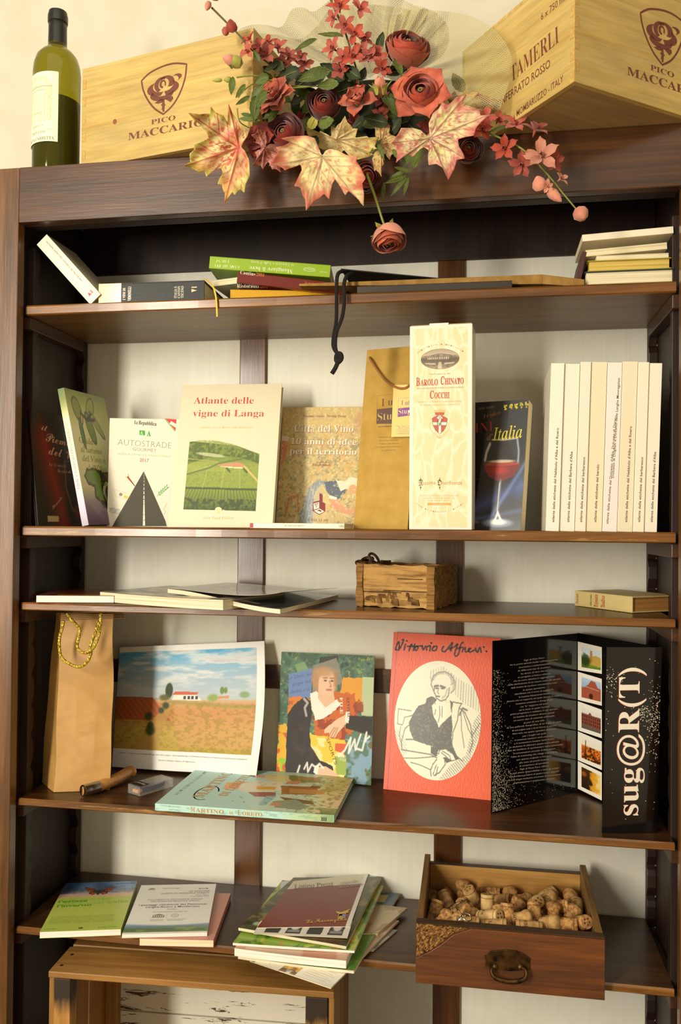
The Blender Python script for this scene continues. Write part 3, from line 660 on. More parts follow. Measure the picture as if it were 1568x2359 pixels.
LB = z2([(1055, 1120), (1035, 1050), (1020, 1000), (960, 980), (850, 985), (775, 1000), (850, 1020), (800, 1050), (735, 1065), (755, 1090), (715, 1160), (685, 1200), (740, 1195), (790, 1215), (800, 1235), (850, 1200), (905, 1180), (920, 1200), (925, 1230), (890, 1300), (868, 1345), (915, 1355), (930, 1410), (950, 1445), (955, 1525), (1010, 1460), (1060, 1430), (1085, 1400), (1122, 1442), (1145, 1330), (1170, 1290), (1200, 1340), (1238, 1412), (1265, 1380), (1320, 1430), (1372, 1492), (1375, 1400), (1362, 1325), (1388, 1290), (1345, 1200), (1318, 1165), (1330, 1132), (1250, 1122), (1180, 1085), (1130, 1076), (1095, 1090), (1078, 1120)])
LC = z3([(145, 940), (190, 880), (210, 840), (290, 840), (340, 855), (375, 895), (395, 870), (390, 810), (420, 740), (455, 715), (480, 670), (520, 690), (570, 640), (640, 620), (605, 690), (690, 712), (725, 725), (730, 757), (790, 755), (735, 800), (700, 840), (690, 890), (630, 900), (582, 915), (590, 960), (620, 1010), (630, 1040), (575, 1050), (560, 1110), (545, 1135), (520, 1185), (510, 1140), (480, 1100), (440, 1075), (390, 1085), (385, 1030), (390, 985), (360, 965), (320, 990), (290, 1030), (240, 1010), (175, 1070), (185, 1010), (170, 960)])
maple((550, 340), LA, -.085, ('#d8c88a', '#b8b048', '#b4442e', '#a43624', '#cc5840'), 1.0, 3, (.5, .2), 'maple leaf with yellow green edges and red veins at the left')
maple((742, 361), LB, -.085, ('#d2c48c', '#b04a38', '#b8664e', '#9a7458', '#d2c880'), 1.2, 5, (0, -.6), 'cream maple leaf with pink tips hanging in the middle')
maple((990, 319), LC, -.085, ('#d2c290', '#b4504a', '#a84a48', '#86504a', '#ccc47a'), 1.0, 8, (.2, -.3), 'cream and pink maple leaf on the right')
def mv(L, j, k, ang, to, sx=1):
    c, s_ = math.cos(ang), math.sin(ang); return [(to[0]+sx*k*((x-j[0])*c-(y-j[1])*s_), to[1]+k*((x-j[0])*s_+(y-j[1])*c)) for x, y in L]
maple((610, 340), mv(LC, (990, 319), .55, 1.2, (610, 340), .7), -.075, ('#c98a78', '#8c3a34', '#6e2424', '#7a3a30', '#b06a58'), 1, 11, (1, 1), 'dark pink curled maple leaf beside the left one')
maple((775, 322), mv(LB, (742, 361), .6, 2.9, (790, 345), 1.2), -.02, ('#e0cf90', '#b9a24e', '#b06048', '#9a7a50', '#c9b870'), 1, 12, (-1, 2))
maple((878, 330), mv(LC, (990, 319), .7, -.9, (880, 340), .55), -.03, ('#d8c080', '#a8703c', '#8a3a28', '#8a5a3c', '#b99a58'), 1, 13, (1, -2), 'brownish maple leaf hanging edge on')
maple((1020, 280), mv(LC, (990, 319), .6, .4, (1040, 250), .9), -.01, ('#d9c890', '#b58a4e', '#a05040', '#a07a50', '#c9b870'), 1, 14, (0, 1))
maple((910, 310), mv(LB, (742, 361), .5, .5, (905, 330), .7), .0, ('#8a6a3a', '#6a3a20', '#5a2418', '#5a3a20', '#705028'), 1, 15, (0, 1))
maple((583, 310), mv(LA, (550, 340), .5, .9, (600, 300), .7), .01, ('#8a3a30', '#6a2a20', '#5a1818', '#5a2a20', '#7a3a30'), 1, 16, (0, 1))
# green leaves
def leaf_mesh(mat, ratio, seed):
    m = MB(); r = random.Random(seed)
    def fn(u, v):
        a = (u-.5)*2; w = ratio*.5*math.sin(math.pi*min(1, v**.8))**.8; wob = 1+.06*math.sin(v*28)*abs(a)
        return (a*w*wob, -.10*v*v+.10*a*a*ratio+.03*math.sin(v*5+seed), v)
    m.grid(fn, 7, 12, mat); m.tube([(0, .001, 0), (0, -.02, .5), (0, -.10, 1)], [.018, .012, .002], ST, 5); return m
LMs = {}
def leaf(px, py, Y, L, ang, mat=GR, ratio=.42, seed=0, tip=0):
    """ang: direction in the picture plane, degrees counter-clockwise from right; tip: lean towards the viewer"""
    key = (mat, ratio, seed % 3)
    if key not in LMs: o = leaf_mesh(mat, ratio, seed % 3).build('leaf', fl); LMs[key] = o
    else: o = LMs[key].copy(); col.objects.link(o); o.parent = fl
    a = math.radians(ang); s = L/PXM(Y)
    z = Vector((math.cos(a), -tip, math.sin(a))).normalized(); n = Vector((0, -1, .3*math.sin(seed*2.1))); x = z.cross(-n).normalized(); y = z.cross(x)
    o.matrix_local = Matrix.Translation(fp(px, py, Y)) @ Matrix((x, y, z)).transposed().to_4x4() @ Matrix.Scale(s, 4)
r = random.Random(3)
for i, (x, y, L, an, mt, ra, Y) in enumerate([(655, 160, 46, 150, GD, .6, -.05), (640, 148, 40, 205, GD, .45, -.05), (690, 160, 60, 200, GD, .55, -.045), (760, 165, 80, 195, GR, .42, -.06), (780, 195, 52, 185, GR, .6, -.055), (620, 175, 42, 195, GR, .6, -.05), (605, 195, 56, 235, GR, .5, -.06), (612, 210, 56, 250, GR, .45, -.06), (590, 222, 58, 265, GR, .5, -.062), (650, 245, 56, 205, GR, .4, -.05), (640, 250, 50, 245, GR, .4, -.045), (565, 195, 40, 235, GR, .35, -.05), (535, 160, 30, 95, GR, .4, -.045), (537, 178, 44, 265, GR, .4, -.045), (575, 222, 40, 215, GR, .3, -.05), (555, 262, 50, 340, GR, .25, -.05), (552, 275, 56, 350, GR, .25, -.052), (600, 145, 34, 120, GR, .4, -.04), (730, 90, 60, 205, GR, .25, -.02), (790, 84, 60, 175, GR, .25, -.02), (870, 115, 40, 70, GD, .5, .0), (910, 130, 46, 290, GR, .4, -.03), (735, 290, 40, 10, GR, .9, -.04), (712, 300, 40, 60, YC, .6, -.02),
    (885, 420, 46, 265, GR, .22, -.05), (935, 395, 44, 190, GR, .26, -.06), (935, 405, 56, 205, GR, .22, -.062), (936, 410, 56, 228, GR, .2, -.062), (940, 408, 48, 258, GR, .22, -.06), (945, 395, 40, 170, GR, .25, -.06), (945, 340, 52, 255, GR, .5, -.04), (970, 345, 60, 250, GR, .4, -.04), (880, 320, 46, 230, GR, .2, -.05), (870, 330, 52, 290, GR, .2, -.05), (862, 318, 48, 300, GR, .22, -.05), (905, 345, 40, 300, GR, .3, -.05), (1175, 290, 60, 200, GR, .15, -.05)]):
    leaf(x, y, Y-(.045 if x < 625 else 0), L, an, mt, ra, i, r.uniform(-.2, .5))
for i in range(120):
    x, y = r.uniform(585, 1085), r.uniform(170, 350)
    if y < 215 and not (760 < x < 900 or x < 740): continue
    leaf(x, y, r.uniform(-.02, .05), r.uniform(40, 70), r.uniform(0, 360), GD if i % 3 else GR, .5, i, r.uniform(-.3, .5))
for i in range(16): floret(r.uniform(600, 1060), r.uniform(200, 350), r.uniform(-.01, .03), r.uniform(30, 48), (r.uniform(-.5, .5), -1, r.uniform(-.3, .5)), PD if i % 2 else PF, i)
m = MB(); m.grid(lambda u, v: tuple(fp(850, 285, .06)+Vector((.15*math.cos(2*math.pi*u)*math.sin(math.pi*v), .05*math.sin(2*math.pi*u)*math.sin(math.pi*v), .085*math.cos(math.pi*v)-.01))), 20, 12, M('#1c240a', .9), closeu=True); m.build('foam_core', fl)
# net bow
nm, nt, b = nodes('net_fabric'); a = nt.nodes.new('ShaderNodeVertexColor'); a.layer_name = 'Net'
sp = nt.nodes.new('ShaderNodeSeparateColor'); nt.links.new(a.outputs[0], sp.inputs[0])
def mth(op, x, y=None):
    q = nt.nodes.new('ShaderNodeMath'); q.operation = op
    for i_, v in enumerate((x, y)):
        if v is None: continue
        if hasattr(v, 'node'): nt.links.new(v, q.inputs[i_])
        else: q.inputs[i_].default_value = v
    return q.outputs[0]
pu = mth('PINGPONG', sp.outputs[0], .5); pv = mth('PINGPONG', sp.outputs[1], .5)
f = mth('MAXIMUM', mth('GREATER_THAN', pu, .37), mth('GREATER_THAN', pv, .37)); al = mth('MAXIMUM', mth('MULTIPLY', f, .85), .14)
nt.links.new(al, b.inputs['Alpha']); b.inputs['Base Color'].default_value = (*lin('#b5a972'), 1); b.inputs['Roughness'].default_value = .6
def net(cen, rim, Y, bulge, seed, cells=34, r0=.12):
    nu, nv = 90, 40; cv = Cv(nu, nv); P = np.zeros((nu*nv, 3)); R_ = [Vector((a_[0], a_[1], 0)) for a_ in rim]; S = smooth_pts(R_, 8); S = np.array([(p.x, p.y) for p in S])
    d = np.r_[0, np.cumsum(np.hypot(*np.diff(S, axis=0).T))]; U, Vv = cv.U.ravel(), cv.V.ravel(); t = U*d[-1]; X = np.interp(t, d, S[:, 0]); Z = np.interp(t, d, S[:, 1])
    k = r0+(1-r0)*Vv
    for q in range(nu*nv):
        y = Y+bulge*math.sin(math.pi*min(1, Vv[q]*.9))+.012*math.sin(U[q]*19+seed)*(1-Vv[q]*.5)+.006*math.sin(U[q]*43+seed*2)
        y -= .10*min(1, max(0, (cen[0]+(X[q]-cen[0])*k[q]-1035)/140))
        P[q] = fp(cen[0]+(X[q]-cen[0])*k[q], cen[1]+(Z[q]-cen[1])*k[q], y)
    o = picture(cv, 'net_bow_loop', fl, None, fn=lambda a_, b_: P); me = o.data; me.materials.clear(); me.materials.append(nm)
    ca = me.color_attributes.new('Net', 'FLOAT_COLOR', 'POINT'); n_c = d[-1]/5.0
    ln = 130/5.0
    ca.data.foreach_set('color', np.stack([U*n_c+Vv*ln, Vv*ln-U*n_c*.999, U*0, U*0+1], 1).astype('f').ravel())
    for p_ in me.polygons: p_.use_smooth = True
net((870, 200), [(690, 190), (640, 170), (600, 140), (548, 78), (575, 58), (612, 57), (648, 62), (672, 22), (700, 18), (722, 27), (760, 0), (800, -30), (850, -45), (890, -20), (930, 0)], .05, .03, 1)
net((870, 200), [(930, 0), (975, 20), (1040, 28), (1085, 38), (1130, 62), (1165, 100), (1180, 145), (1172, 190), (1160, 225), (1146, 256), (1110, 245), (1080, 225), (1040, 215)], .045, -.05, 2)
net((880, 200), [(960, 12), (1005, 30), (1030, 60), (1033, 100), (1015, 132), (985, 150)], .03, -.02, 4)
net((860, 190), [(560, 75), (640, 80), (690, 90), (730, 60), (765, 20), (840, 10), (900, 15), (960, 25)], .065, .02, 5)
net((880, 190), [(880, 60), (905, 40), (950, 22), (985, 30), (960, 90)], .0, -.01, 7)
# ------------------------------------------------------------------ books: builder
PG = {a: pages('page_edges_'+'xyz'[a], axis=a) for a in (0, 1, 2)}
PGW = {a: pages('white_page_edges_'+'xyz'[a], '#f6f0e2', '#d9d0bc', 1000, a) for a in (0, 1, 2)}
def book(mt, W, T, H, cov, label=None, ta='y', sp='-x', bt=.0008, ov=.0, pg=None, group=None, spm=None, name='book', cat='book', round_=0, back=None):
    """box W (x) by T (y) by H (z); ta: axis across the leaves, sp: side of the spine"""
    e = empty(name, mt, label, cat, group); d = [W, T, H]; A = 'xyz'.index(ta); pgs = (pg or PG)[A]
    lo, hi = [0, 0, 0], list(d); m = MB(); spm = spm or cov
    l2, h2 = list(lo), list(hi); h2[A] = bt; m.box(l2[0], h2[0], l2[1], h2[1], l2[2], h2[2], cov)
    l2, h2 = list(lo), list(hi); l2[A] = d[A]-bt; m.box(l2[0], h2[0], l2[1], h2[1], l2[2], h2[2], back or cov)
    S = 'xyz'.index(sp[1]); l2, h2 = list(lo), list(hi); l2[A] = bt; h2[A] = d[A]-bt
    if sp[0] == '-': h2[S] = bt
    else: l2[S] = d[S]-bt
    m.box(l2[0], h2[0], l2[1], h2[1], l2[2], h2[2], spm); m.build('cover', e, .0003)
    l2 = [ov]*3; h2 = [v-ov for v in d]; l2[A] = bt+.0001; h2[A] = d[A]-bt-.0001
    if sp[0] == '-': l2[S] = bt+.0001
    else: h2[S] = d[S]-bt-.0001
    if not ov:
        for k in range(3):
            if k != A and k != S: l2[k] = .0003; h2[k] = d[k]-.0003
        if sp[0] == '-': h2[S] = d[S]-.0004
        else: l2[S] = .0004
    m = MB(); m.box(l2[0], h2[0], l2[1], h2[1], l2[2], h2[2], pgs); m.build('page_block', e)
    return e
WHITE = M('#efe6cf', .45, .5, coat=.15); CREAM = M('#e9ddb8', .45); INKD = M('#2a2018', .5)
# ------------------------------------------------------------------ top shelf
zs = Z1+.0004
P = at(208, 695, Y=.036)
e = book(Matrix.Translation((P.x, .036, Z1+.0006)) @ Matrix.Rotation(-.752, 4, 'Y'), .0275, .115, .160, M('#ece2c4', .4, coat=.3), 'white paperback propped aslant against the left side of the top shelf', ta='x', sp='-y')
m = MB()
text(m, 'NOVISSIMO REPERTORIO VERONELLI DEI VINI ITALIANI', (.0165, .150), (.0165, .045), .0032, M('#6a6252', .6)); flatpoly(m, [(.0085, .013), (.0155, .013), (.012, .020)], M('#d03a48', .5), 2); flatpoly(m, [(.0165, .013), (.0195, .013), (.0195, .0155), (.0165, .0155)], M('#d03a48', .5), 2); flatpoly(m, [(.0165, .0165), (.0195, .0165), (.0195, .019), (.0165, .019)], M('#d03a48', .5), 2)
m.build('spine_lettering', e)
GLB, nt, b = nodes('glossy_black_cover'); b.inputs['Base Color'].default_value = (*lin('#17130c'), 1); b.inputs['Specular IOR Level'].default_value = .3; b.inputs['Roughness'].default_value = .42
bump(nt, b, noise(nt, coords(nt, (1, 1, 1)), 90, 2), .10, .002)
x0 = at(227, 690, Y=.040).x; x1 = at(470.5, 684, Y=.045).x
e = book(frame(x0, .040, zs, .02, 0, 0), x1-x0, .13, .0395, GLB, 'thick glossy black hardback with gold band lying spine outward', ta='z', sp='-y', bt=.002, ov=.003)
m = MB(); sh = Sheet(e.matrix_world.copy()); GOLD = M('#c99a52', .25, coat=.4); W_ = x1-x0
flatpoly(m, [(0, .0003), (.044, .0003), (.044, .0392), (0, .0392)], GOLD, 1)
cr = M('#cfc8ac', .4)
for i, s_ in enumerate(('ITALIA E', 'CANTON', 'TICINO')): text(m, s_, (W_-.052+i*.0065, .008), (W_-.052+i*.0065, .030), .0048, cr, 'b')
text(m, 'I VINI DI', (.052, .008), (.052, .030), .005, GOLD, 'b'); text(m, 'VERONELLI', (.063, .006), (.063, .032), .006, GOLD, 'b')
flatpoly(m, [(W_-.024, .018), (W_-.014, .021), (W_-.024, .024)], GOLD, 2); flatpoly(m, [(W_-.024, .026), (W_-.014, .026), (W_-.014, .028), (W_-.024, .028)], GOLD, 2)
m.build('spine_print', e)
m = MB(); pts = [at(471, 642, Y=.06), at(482, 650, Y=.04), at(492, 664, Y=.02), at(498, 690, Y=.018), at(500, 730, Y=.018)]; pts = smooth_pts(pts, 5)
vs = [];
for i, p in enumerate(pts): vs += [(p.x-.0016, p.y, p.z), (p.x+.0016, p.y-.001, p.z+.0004)]
m.add(vs, [(2*i, 2*i+1, 2*i+3, 2*i+2) for i in range(len(pts)-1)], M('#d9b52c', .4)); o = m.build('ribbon', None, solid=.0005); o.parent = e; o.matrix_parent_inverse = e.matrix_world.inverted(); o.name = 'ribbon_marker'
YEL = M('#d9a321', .3, coat=.3)
x0 = at(530, 680, Y=.055).x
e = book(frame(x0, .055, zs, .19, 0, 0), .205, .12, .0235, YEL, 'yellow restaurant guide lying under the red guide', ta='z', sp='-y', bt=.0008)
sh = Sheet(e.matrix_world.copy()); m = MB(); W1 = M('#f2ead0', .5); RD = M('#b5341c', .5)
tx(m, sh, 'Ristoranti', (546, 663), (596, 663), 9, W1, 'b', off=-.015); tx(m, sh, '2004', (599, 663), (616, 664), 8, RD, 'b', off=-.015); tx(m, sh, 'le guide di Viaggi', (708, 672), (768, 674), 8, RD)
m.build('spine_lettering', e)
RDB = M('#6e1c10', .32, coat=.3); x0 = at(545, 640, Y=.05).x
MR = frame(x0, .050, Z1+.0350, .17, 0, .105)
e = book(MR, .20, .125, .0200, RDB, 'dark red wine cellar guide slanting on the yellow one', ta='z', sp='-y', bt=.0008)
sh = Sheet(MR); m = MB(); tx(m, sh, 'Cantine', (553, 631), (588, 636), 8.5, W1, 'b', off=-.015); tx(m, sh, '2004', (590, 636), (608, 638), 8, M('#d08040', .5), 'b', off=-.015); tx(m, sh, 'le guide di Viaggi', (702, 654), (752, 662), 7, M('#d0703a', .5)); m.build('spine_lettering', e)
# the pale booklet whose leaves show left of the red guide
x0 = at(482, 640, Y=.07).x
e = book(frame(x0+.002, .082, Z1+.0385, -.08, 0, -.06), .075, .12, .0115, M('#c9d2c4', .4), 'pale booklet with splayed leaves between the black hardback and the green guide', ta='z', sp='+x', bt=.0006)
GRN = M('#93b31e', .35, coat=.25); A = at(481, 618, Y=.060); B = at(759, 639, Y=.085)
yw = math.atan2(.025, B.x-A.x); ro = math.atan2(A.z-B.z, B.x-A.x)
MG = frame(A.x, .060, A.z, yw, 0, ro)
e = book(MG, (B-A).length, .125, .0225, GRN, 'lime green food guide lying upside down on top of the red guide', ta='z', sp='-y', bt=.0008)
sh = Sheet(MG); m = MB(); IG = M('#e9efbe', .5)
L_ = (B-A).length
def up(s, x0, x1, z, h, st='', off=0): text(m, s, (x1, z), (x0, z), h, IG, st, off=off)
up('BRUNO', .010, .036, .0175, .0055, 'b', -.02); up('GAMBAROTTA', .010, .056, .0085, .0055, 'b', -.02)
up('Mangiare & bere', .075, .155, .0095, .0075, 'b', -.01); up('in Piemonte e Valle d’Aosta', .077, .155, .0195, .0050, 'b', -.02)
ribbon(m, [(.185+.011*math.cos(a*.4), .0115+.0032*math.sin(a*.4)) for a in range(16)], .0006, IG, 1, closed=True); up('slowfood', .176, .194, .0128, .0024)
up('slow food', L_-.018, L_-.005, .010, .003); m.build('spine_lettering', e)
# flattened carton and black folder
CARD = noisy('kraft_card', '#8a6428', '#a0793a', 60, .8); CARDE = noisy('kraft_card_edge', '#7a5622', '#97702f', 90, .9)
CZ = at(1330, 640, Y=.035)
m = MB(); f0 = at(690, 645, Y=.05); f1 = at(1345, 632, Y=.045)
m.T = Matrix.Translation((f0.x, .045, Z1+.0225)); Lc = f1.x-f0.x
m.hexa([(0, 0, 0), (Lc*.86, 0, -.013), (Lc*.86, .15, -.013), (0, .15, .004)], [(0, 0, .004), (Lc*.86, 0, .0035), (Lc*.86, .15, .006), (0, .15, .008)], CARD)
m.hexa([(Lc*.86, 0, -.013), (Lc, -.004, -.0215), (Lc, .12, -.021), (Lc*.86, .15, -.013)], [(Lc*.86, 0, .0035), (Lc, -.004, -.009), (Lc, .12, -.009), (Lc*.86, .15, .006)], CARD); m.T = None
o = m.build('flat_carton', None, .0005); tag(o, 'flattened brown cardboard carton lying along the top shelf', 'cardboard')
BK = M('#17120c', .45); BKW = M('#2c2116', .4); x0 = at(822, 668, Y=.028).x; x1 = at(1179, 655, Y=.028).x
e = book(frame(x0, .028, zs, 0, 0, 0), x1-x0, .016, .0125, BKW, 'long thin black album lying spine outward under the carton', ta='z', sp='-y', bt=.001, name='album')
Cc = at(790, 628, Y=.06); x1 = at(1012, 632, Y=.06).x
m = MB(); m.hexa([(Cc.x, .035, Cc.z-.002), (x1, .05, Z1+.0268), (x1, .17, Z1+.034), (Cc.x, .16, Cc.z+.002)], [(Cc.x, .035, Cc.z), (x1, .05, Z1+.0285), (x1, .17, Z1+.0355), (Cc.x, .16, Cc.z+.004)], BK)
tag(m.build('folder', None, .0004), 'thin black folder lying on the cardboard carton', 'folder')
CORD, nt, b = nodes('black_cord'); b.inputs['Base Color'].default_value = (*lin('#14100c'), 1); b.inputs['Roughness'].default_value = .8
wv = nt.nodes.new('ShaderNodeTexWave'); wv.inputs['Scale'].default_value = 300; bump(nt, b, wv.outputs['Fac'], .5, .001)
e = empty('cord', at(790, 630, Y=.03), 'black doubled cord hanging from the top shelf with a knotted end', 'cord')
def wtube(parent, pts, r, mat, name, n=8, closed=False, sm=6):
    m = MB(); inv = parent.matrix_world.inverted(); m.tube([inv @ p for p in smooth_pts(pts, sm)], r, mat, n, closed=closed); return m.build(name, parent)
wtube(e, [at(800, 626, Y=.045), at(784, 626, Y=.025), at(776, 640, Y=.012), at(775, 690, Y=.010), at(774, 740, Y=.010), at(768, 775, Y=.012), at(768, 800, Y=.010), at(780, 820, Y=.010), at(782, 830, Y=.008)], .0034, CORD, 'strand')
wtube(e, [at(815, 630, Y=.045), at(800, 634, Y=.022), at(792, 655, Y=.012), at(793, 690, Y=.010), at(788, 730, Y=.010), at(775, 765, Y=.008), at(772, 795, Y=.008), at(776, 815, Y=.007), at(783, 829, Y=.006)], .0034, CORD, 'strand')
wtube(e, [at(774, 814, Y=.006), at(784, 816, Y=.004), at(786, 826, Y=.004), at(779, 834, Y=.006), at(774, 828, Y=.009), at(776, 818, Y=.010), at(784, 822, Y=.004)], .0042, CORD, 'knot')
wtube(e, [at(779, 832, Y=.007), at(772, 848, Y=.007), at(764, 861, Y=.007)], [.004]*13, CORD, 'loose_end')
# stack of books at the right end
PGY = {a: pages('yellow_pages_'+'xyz'[a], '#d9bd62', '#b8963c', 900, a) for a in (0, 1, 2)}
NAVY = M('#1e2a30', .4)
def stackbook(l, r_, yb, yt, Y, cov, pg, label, dep=.12, sp='+y', bt=.0015, ov=.002, ro=0, yw=0):
    a = at(*l, Y=Y); x1 = at(*r_, Y=Y); H = (at(l[0], yt, Y=Y).z-at(l[0], yb, Y=Y).z)
    return book(frame(a.x, Y, at(l[0], yb, Y=Y).z, yw, 0, ro), x1.x-a.x, dep, H, cov, label, ta='z', sp=sp, bt=bt, ov=ov, pg=pg)
Xl = at(1346, 646, Y=.05); b1 = stackbook((1346, 646), (1554, 640), 647, 608, .05, NAVY, PG, 'thick dark blue hardback at the bottom of the right hand stack', bt=.002, ov=.003)
b1.matrix_world.translation.z = zs; H1 = .0335
def onstack(l, r_, h, z, Y, cov, pg, label, **k):
    a = at(*l, Y=Y); c = at(*r_, Y=Y); return book(frame(a.x, Y, z, k.pop('yw', 0), 0, k.pop('ro', 0)), c.x-a.x, .12, h, cov, label, ta='z', sp='+y', pg=pg, **k)
H1 = at(1346, 608, Y=.05).z-at(1346, 647, Y=.05).z
onstack((1353, 600), (1546, 586), .0185, zs+H1+.0004, .052, M('#a8982a', .4), PGY, 'yellow hardback with yellowed pages second from the bottom of the right hand stack', bt=.0015, ov=.003)
onstack((1373, 580), (1540, 575), .0080, zs+H1+.0195, .055, CREAM, PG, 'slim cream booklet on the yellow hardback', bt=.0005)
onstack((1349, 578), (1537, 560), .0110, zs+H1+.0280, .058, CREAM, PG, 'cream paperback just under the topmost book of the right hand stack', bt=.0005, ro=-.055)
MT_ = at(1341, 557, Y=.045)
e = book(frame(MT_.x, .045, MT_.z+.0005, 0, 0, -.048), at(1560, 540, Y=.045).x-MT_.x-.006, .12, .0115, M('#eee4c8', .4, coat=.2), 'cream book topmost on the right hand stack', ta='z', sp='-y', bt=.0006)
P = at(1322, 636, Y=.058); book(Matrix.Translation((P.x, .058, zs)) @ Matrix.Rotation(.20, 4, 'Y'), .0075, .11, .0675, M('#4a1c14', .5), 'thin maroon booklet leaning against the left of the stack', ta='x', sp='-y', bt=.0006)
# ------------------------------------------------------------------ second shelf
z2s = Z2+.0003
# il Piemonte del Vino, leaning on the left side
A = at(88, 1210, Y=.045); MP = Matrix.Translation((A.x, .045, z2s)) @ Matrix.Rotation(math.radians(79), 4, 'Z') @ Matrix.Rotation(-.115, 4, 'X')
e = book(MP, .165, .006, .222, M('#1c0a08', .35, coat=.3), 'thin dark red book with a wine glass cover leaning on the left side wall', bt=.0005)
sh = Sheet(MP); cv = Cv(110, 200, '#170606'); cv.mix(np.clip(1-np.abs(cv.U-.30+.35*(cv.V-.5))/.33, 0, 1)**1.3*.95, '#8a1408')
cv.mix(np.clip((cv.V-.75)*3, 0, .7), '#140606'); cv.ell(.80, .22, .26, .36, '#120606', .9, .1); cv.line([(.55, .58), (.54, .35), (.62, .16), (.78, .06), (.9, -.05)], .012, '#8a6a50', .7)
cv.line([(.55, .58), (.85, .60)], .006, '#6a5040', .6); cv.ell(.82, .13, .16, .09, '#5a0c08', .9, .2); cv.poly([(.17, .04), (.36, .04), (.36, .09), (.17, .09)], '#c9a57a')
picture(cv, 'cover_picture', e, [(0, 0), (.165, 0), (.165, .222), (0, .222)], rough=.3)
m = MB(); pk = M('#d8a08c', .5)
text(m, 'il', (.030, .186), (.047, .184), .013, pk, 's'); text(m, 'Piemonte', (.040, .165), (.150, .158), .019, pk, 's'); text(m, 'del Vino', (.045, .140), (.145, .131), .019, pk, 's')
text(m, 'Le Enoteche', (.045, .117), (.095, .117), .006, pk, 'b', off=-.02); text(m, 'Regionali', (.068, .106), (.108, .106), .006, pk, 'b', off=-.02)
text(m, 'Piemonte', (.045, .032), (.075, .055), .007, pk, 's'); m.build('cover_lettering', e)
# Guida al turismo: spine outward, leaning left
A = at(189.5, 1209, Y=.045); W_g = .0125
MG2 = Matrix.Translation((A.x, .045, z2s)) @ Matrix.Rotation(-.205, 4, 'Y') @ Matrix.Rotation(math.radians(-4), 4, 'Z')
e = book(MG2, .0135, .150, .262, M('#d6cf94', .4, coat=.2), 'thick green and violet wine and oil guide leaning left with olives on its cover', ta='x', sp='-y', bt=.0006)
cv = Cv(14, 130, '#e3d6b4'); cv.vgrad([(0, '#a9a2ae'), (.12, '#c9bbd2'), (.4, '#ded2c8'), (.78, '#e3d9ae'), (.92, '#6f7c16'), (1, '#4f6410')])
picture(cv, 'spine_picture', e, [(0, 0), (.0135, 0), (.0135, .262), (0, .262)])
m = MB(); text(m, 'Guida al turismo del Vino e dell’Olio', (.0085, .070), (.0085, .185), .0052, M('#8a7f78', .6), 'i'); m.build('spine_lettering', e)
MC_ = MG2 @ Matrix.Translation((.0136, 0, 0)) @ Matrix.Rotation(math.pi/2, 4, 'Z')
cv = Cv(130, 210, '#cfc98a'); cv.vgrad([(0, '#6a4a70'), (.16, '#8a7488'), (.28, '#c6c084'), (.7, '#ddd7a4'), (.86, '#b7b95a'), (1, '#7c8a20')])
ov_ = '#2a2408'
for cx, cy, rx, ry, ro, c in ((.22, .86, .10, .075, -.5, '#7f8c18'), (.55, .885, .11, .06, .5, '#94a01c'), (.48, .73, .13, .07, -.9, '#76861a'), (.66, .76, .17, .032, -.55, '#a5a82a'), (.30, .80, .02, .05, -.3, '#c9a53a'), (.25, .68, .035, .11, .15, '#4a7a4a')):
    cv.ell(cx, cy, rx+.014, ry+.009, ov_, 1, .06, ro); cv.ell(cx, cy, rx, ry, c, 1, .06, ro)
cv.line([(.30, .83), (.42, .79), (.62, .80)], .012, ov_); cv.line([(.42, .79), (.55, .84)], .012, ov_)
cv.poly([(.10, .36), (.2, .42), (.42, .42), (.62, .40), (.82, .41), (.9, .33), (.74, .30), (.62, .33), (.54, .29), (.5, .24), (.55, .16), (.6, .08), (.4, .16), (.28, .2), (.3, .28), (.16, .3)], ov_, 1, .03)
cv.poly([(.14, .36), (.22, .405), (.42, .405), (.5, .37), (.48, .26), (.5, .18), (.4, .18), (.32, .22), (.34, .30), (.18, .32)], '#5e7a1c', 1, .03); cv.poly([(.6, .385), (.8, .395), (.86, .34), (.72, .32)], '#6a4a1e', 1, .03)
for i, (x, y) in enumerate([(.66, .24), (.78, .27), (.9, .24), (.72, .17), (.85, .17), (.96, .18), (.8, .1), (.92, .1), (.9, .03)]): cv.ell(x, y, .09, .055, ov_, 1, .05); cv.ell(x, y, .078, .046, ('#6f5a7c', '#4a3450', '#5c4468')[i % 3], 1, .2)
o = picture(cv, 'cover_picture', e, [(0, 0), (.149, 0), (.149, .262), (0, .262)]); o.matrix_local = Matrix.Translation((.0136, 0, 0)) @ Matrix.Rotation(math.pi/2, 4, 'Z')
m = MB(); gi = M('#7c7440', .6)
for i, (s_, x0, x1) in enumerate((('Guida', .020, .070), ('al turismo', .020, .098), ('del Vino e', .020, .105), ('dell’Olio', .034, .102))): text(m, s_, (x0, .158-i*.0175), (x1, .158-i*.0175), .0115, gi, 'i', shear=-.15)
text(m, 'Turismo del Vino', (.06, .088), (.10, .088), .004, gi, 'i'); text(m, 'in Italia', (.065, .080), (.095, .080), .004, gi, 'i')
o = m.build('cover_lettering', e); o.matrix_local = Matrix.Translation((.0136, 0, 0)) @ Matrix.Rotation(math.pi/2, 4, 'Z')
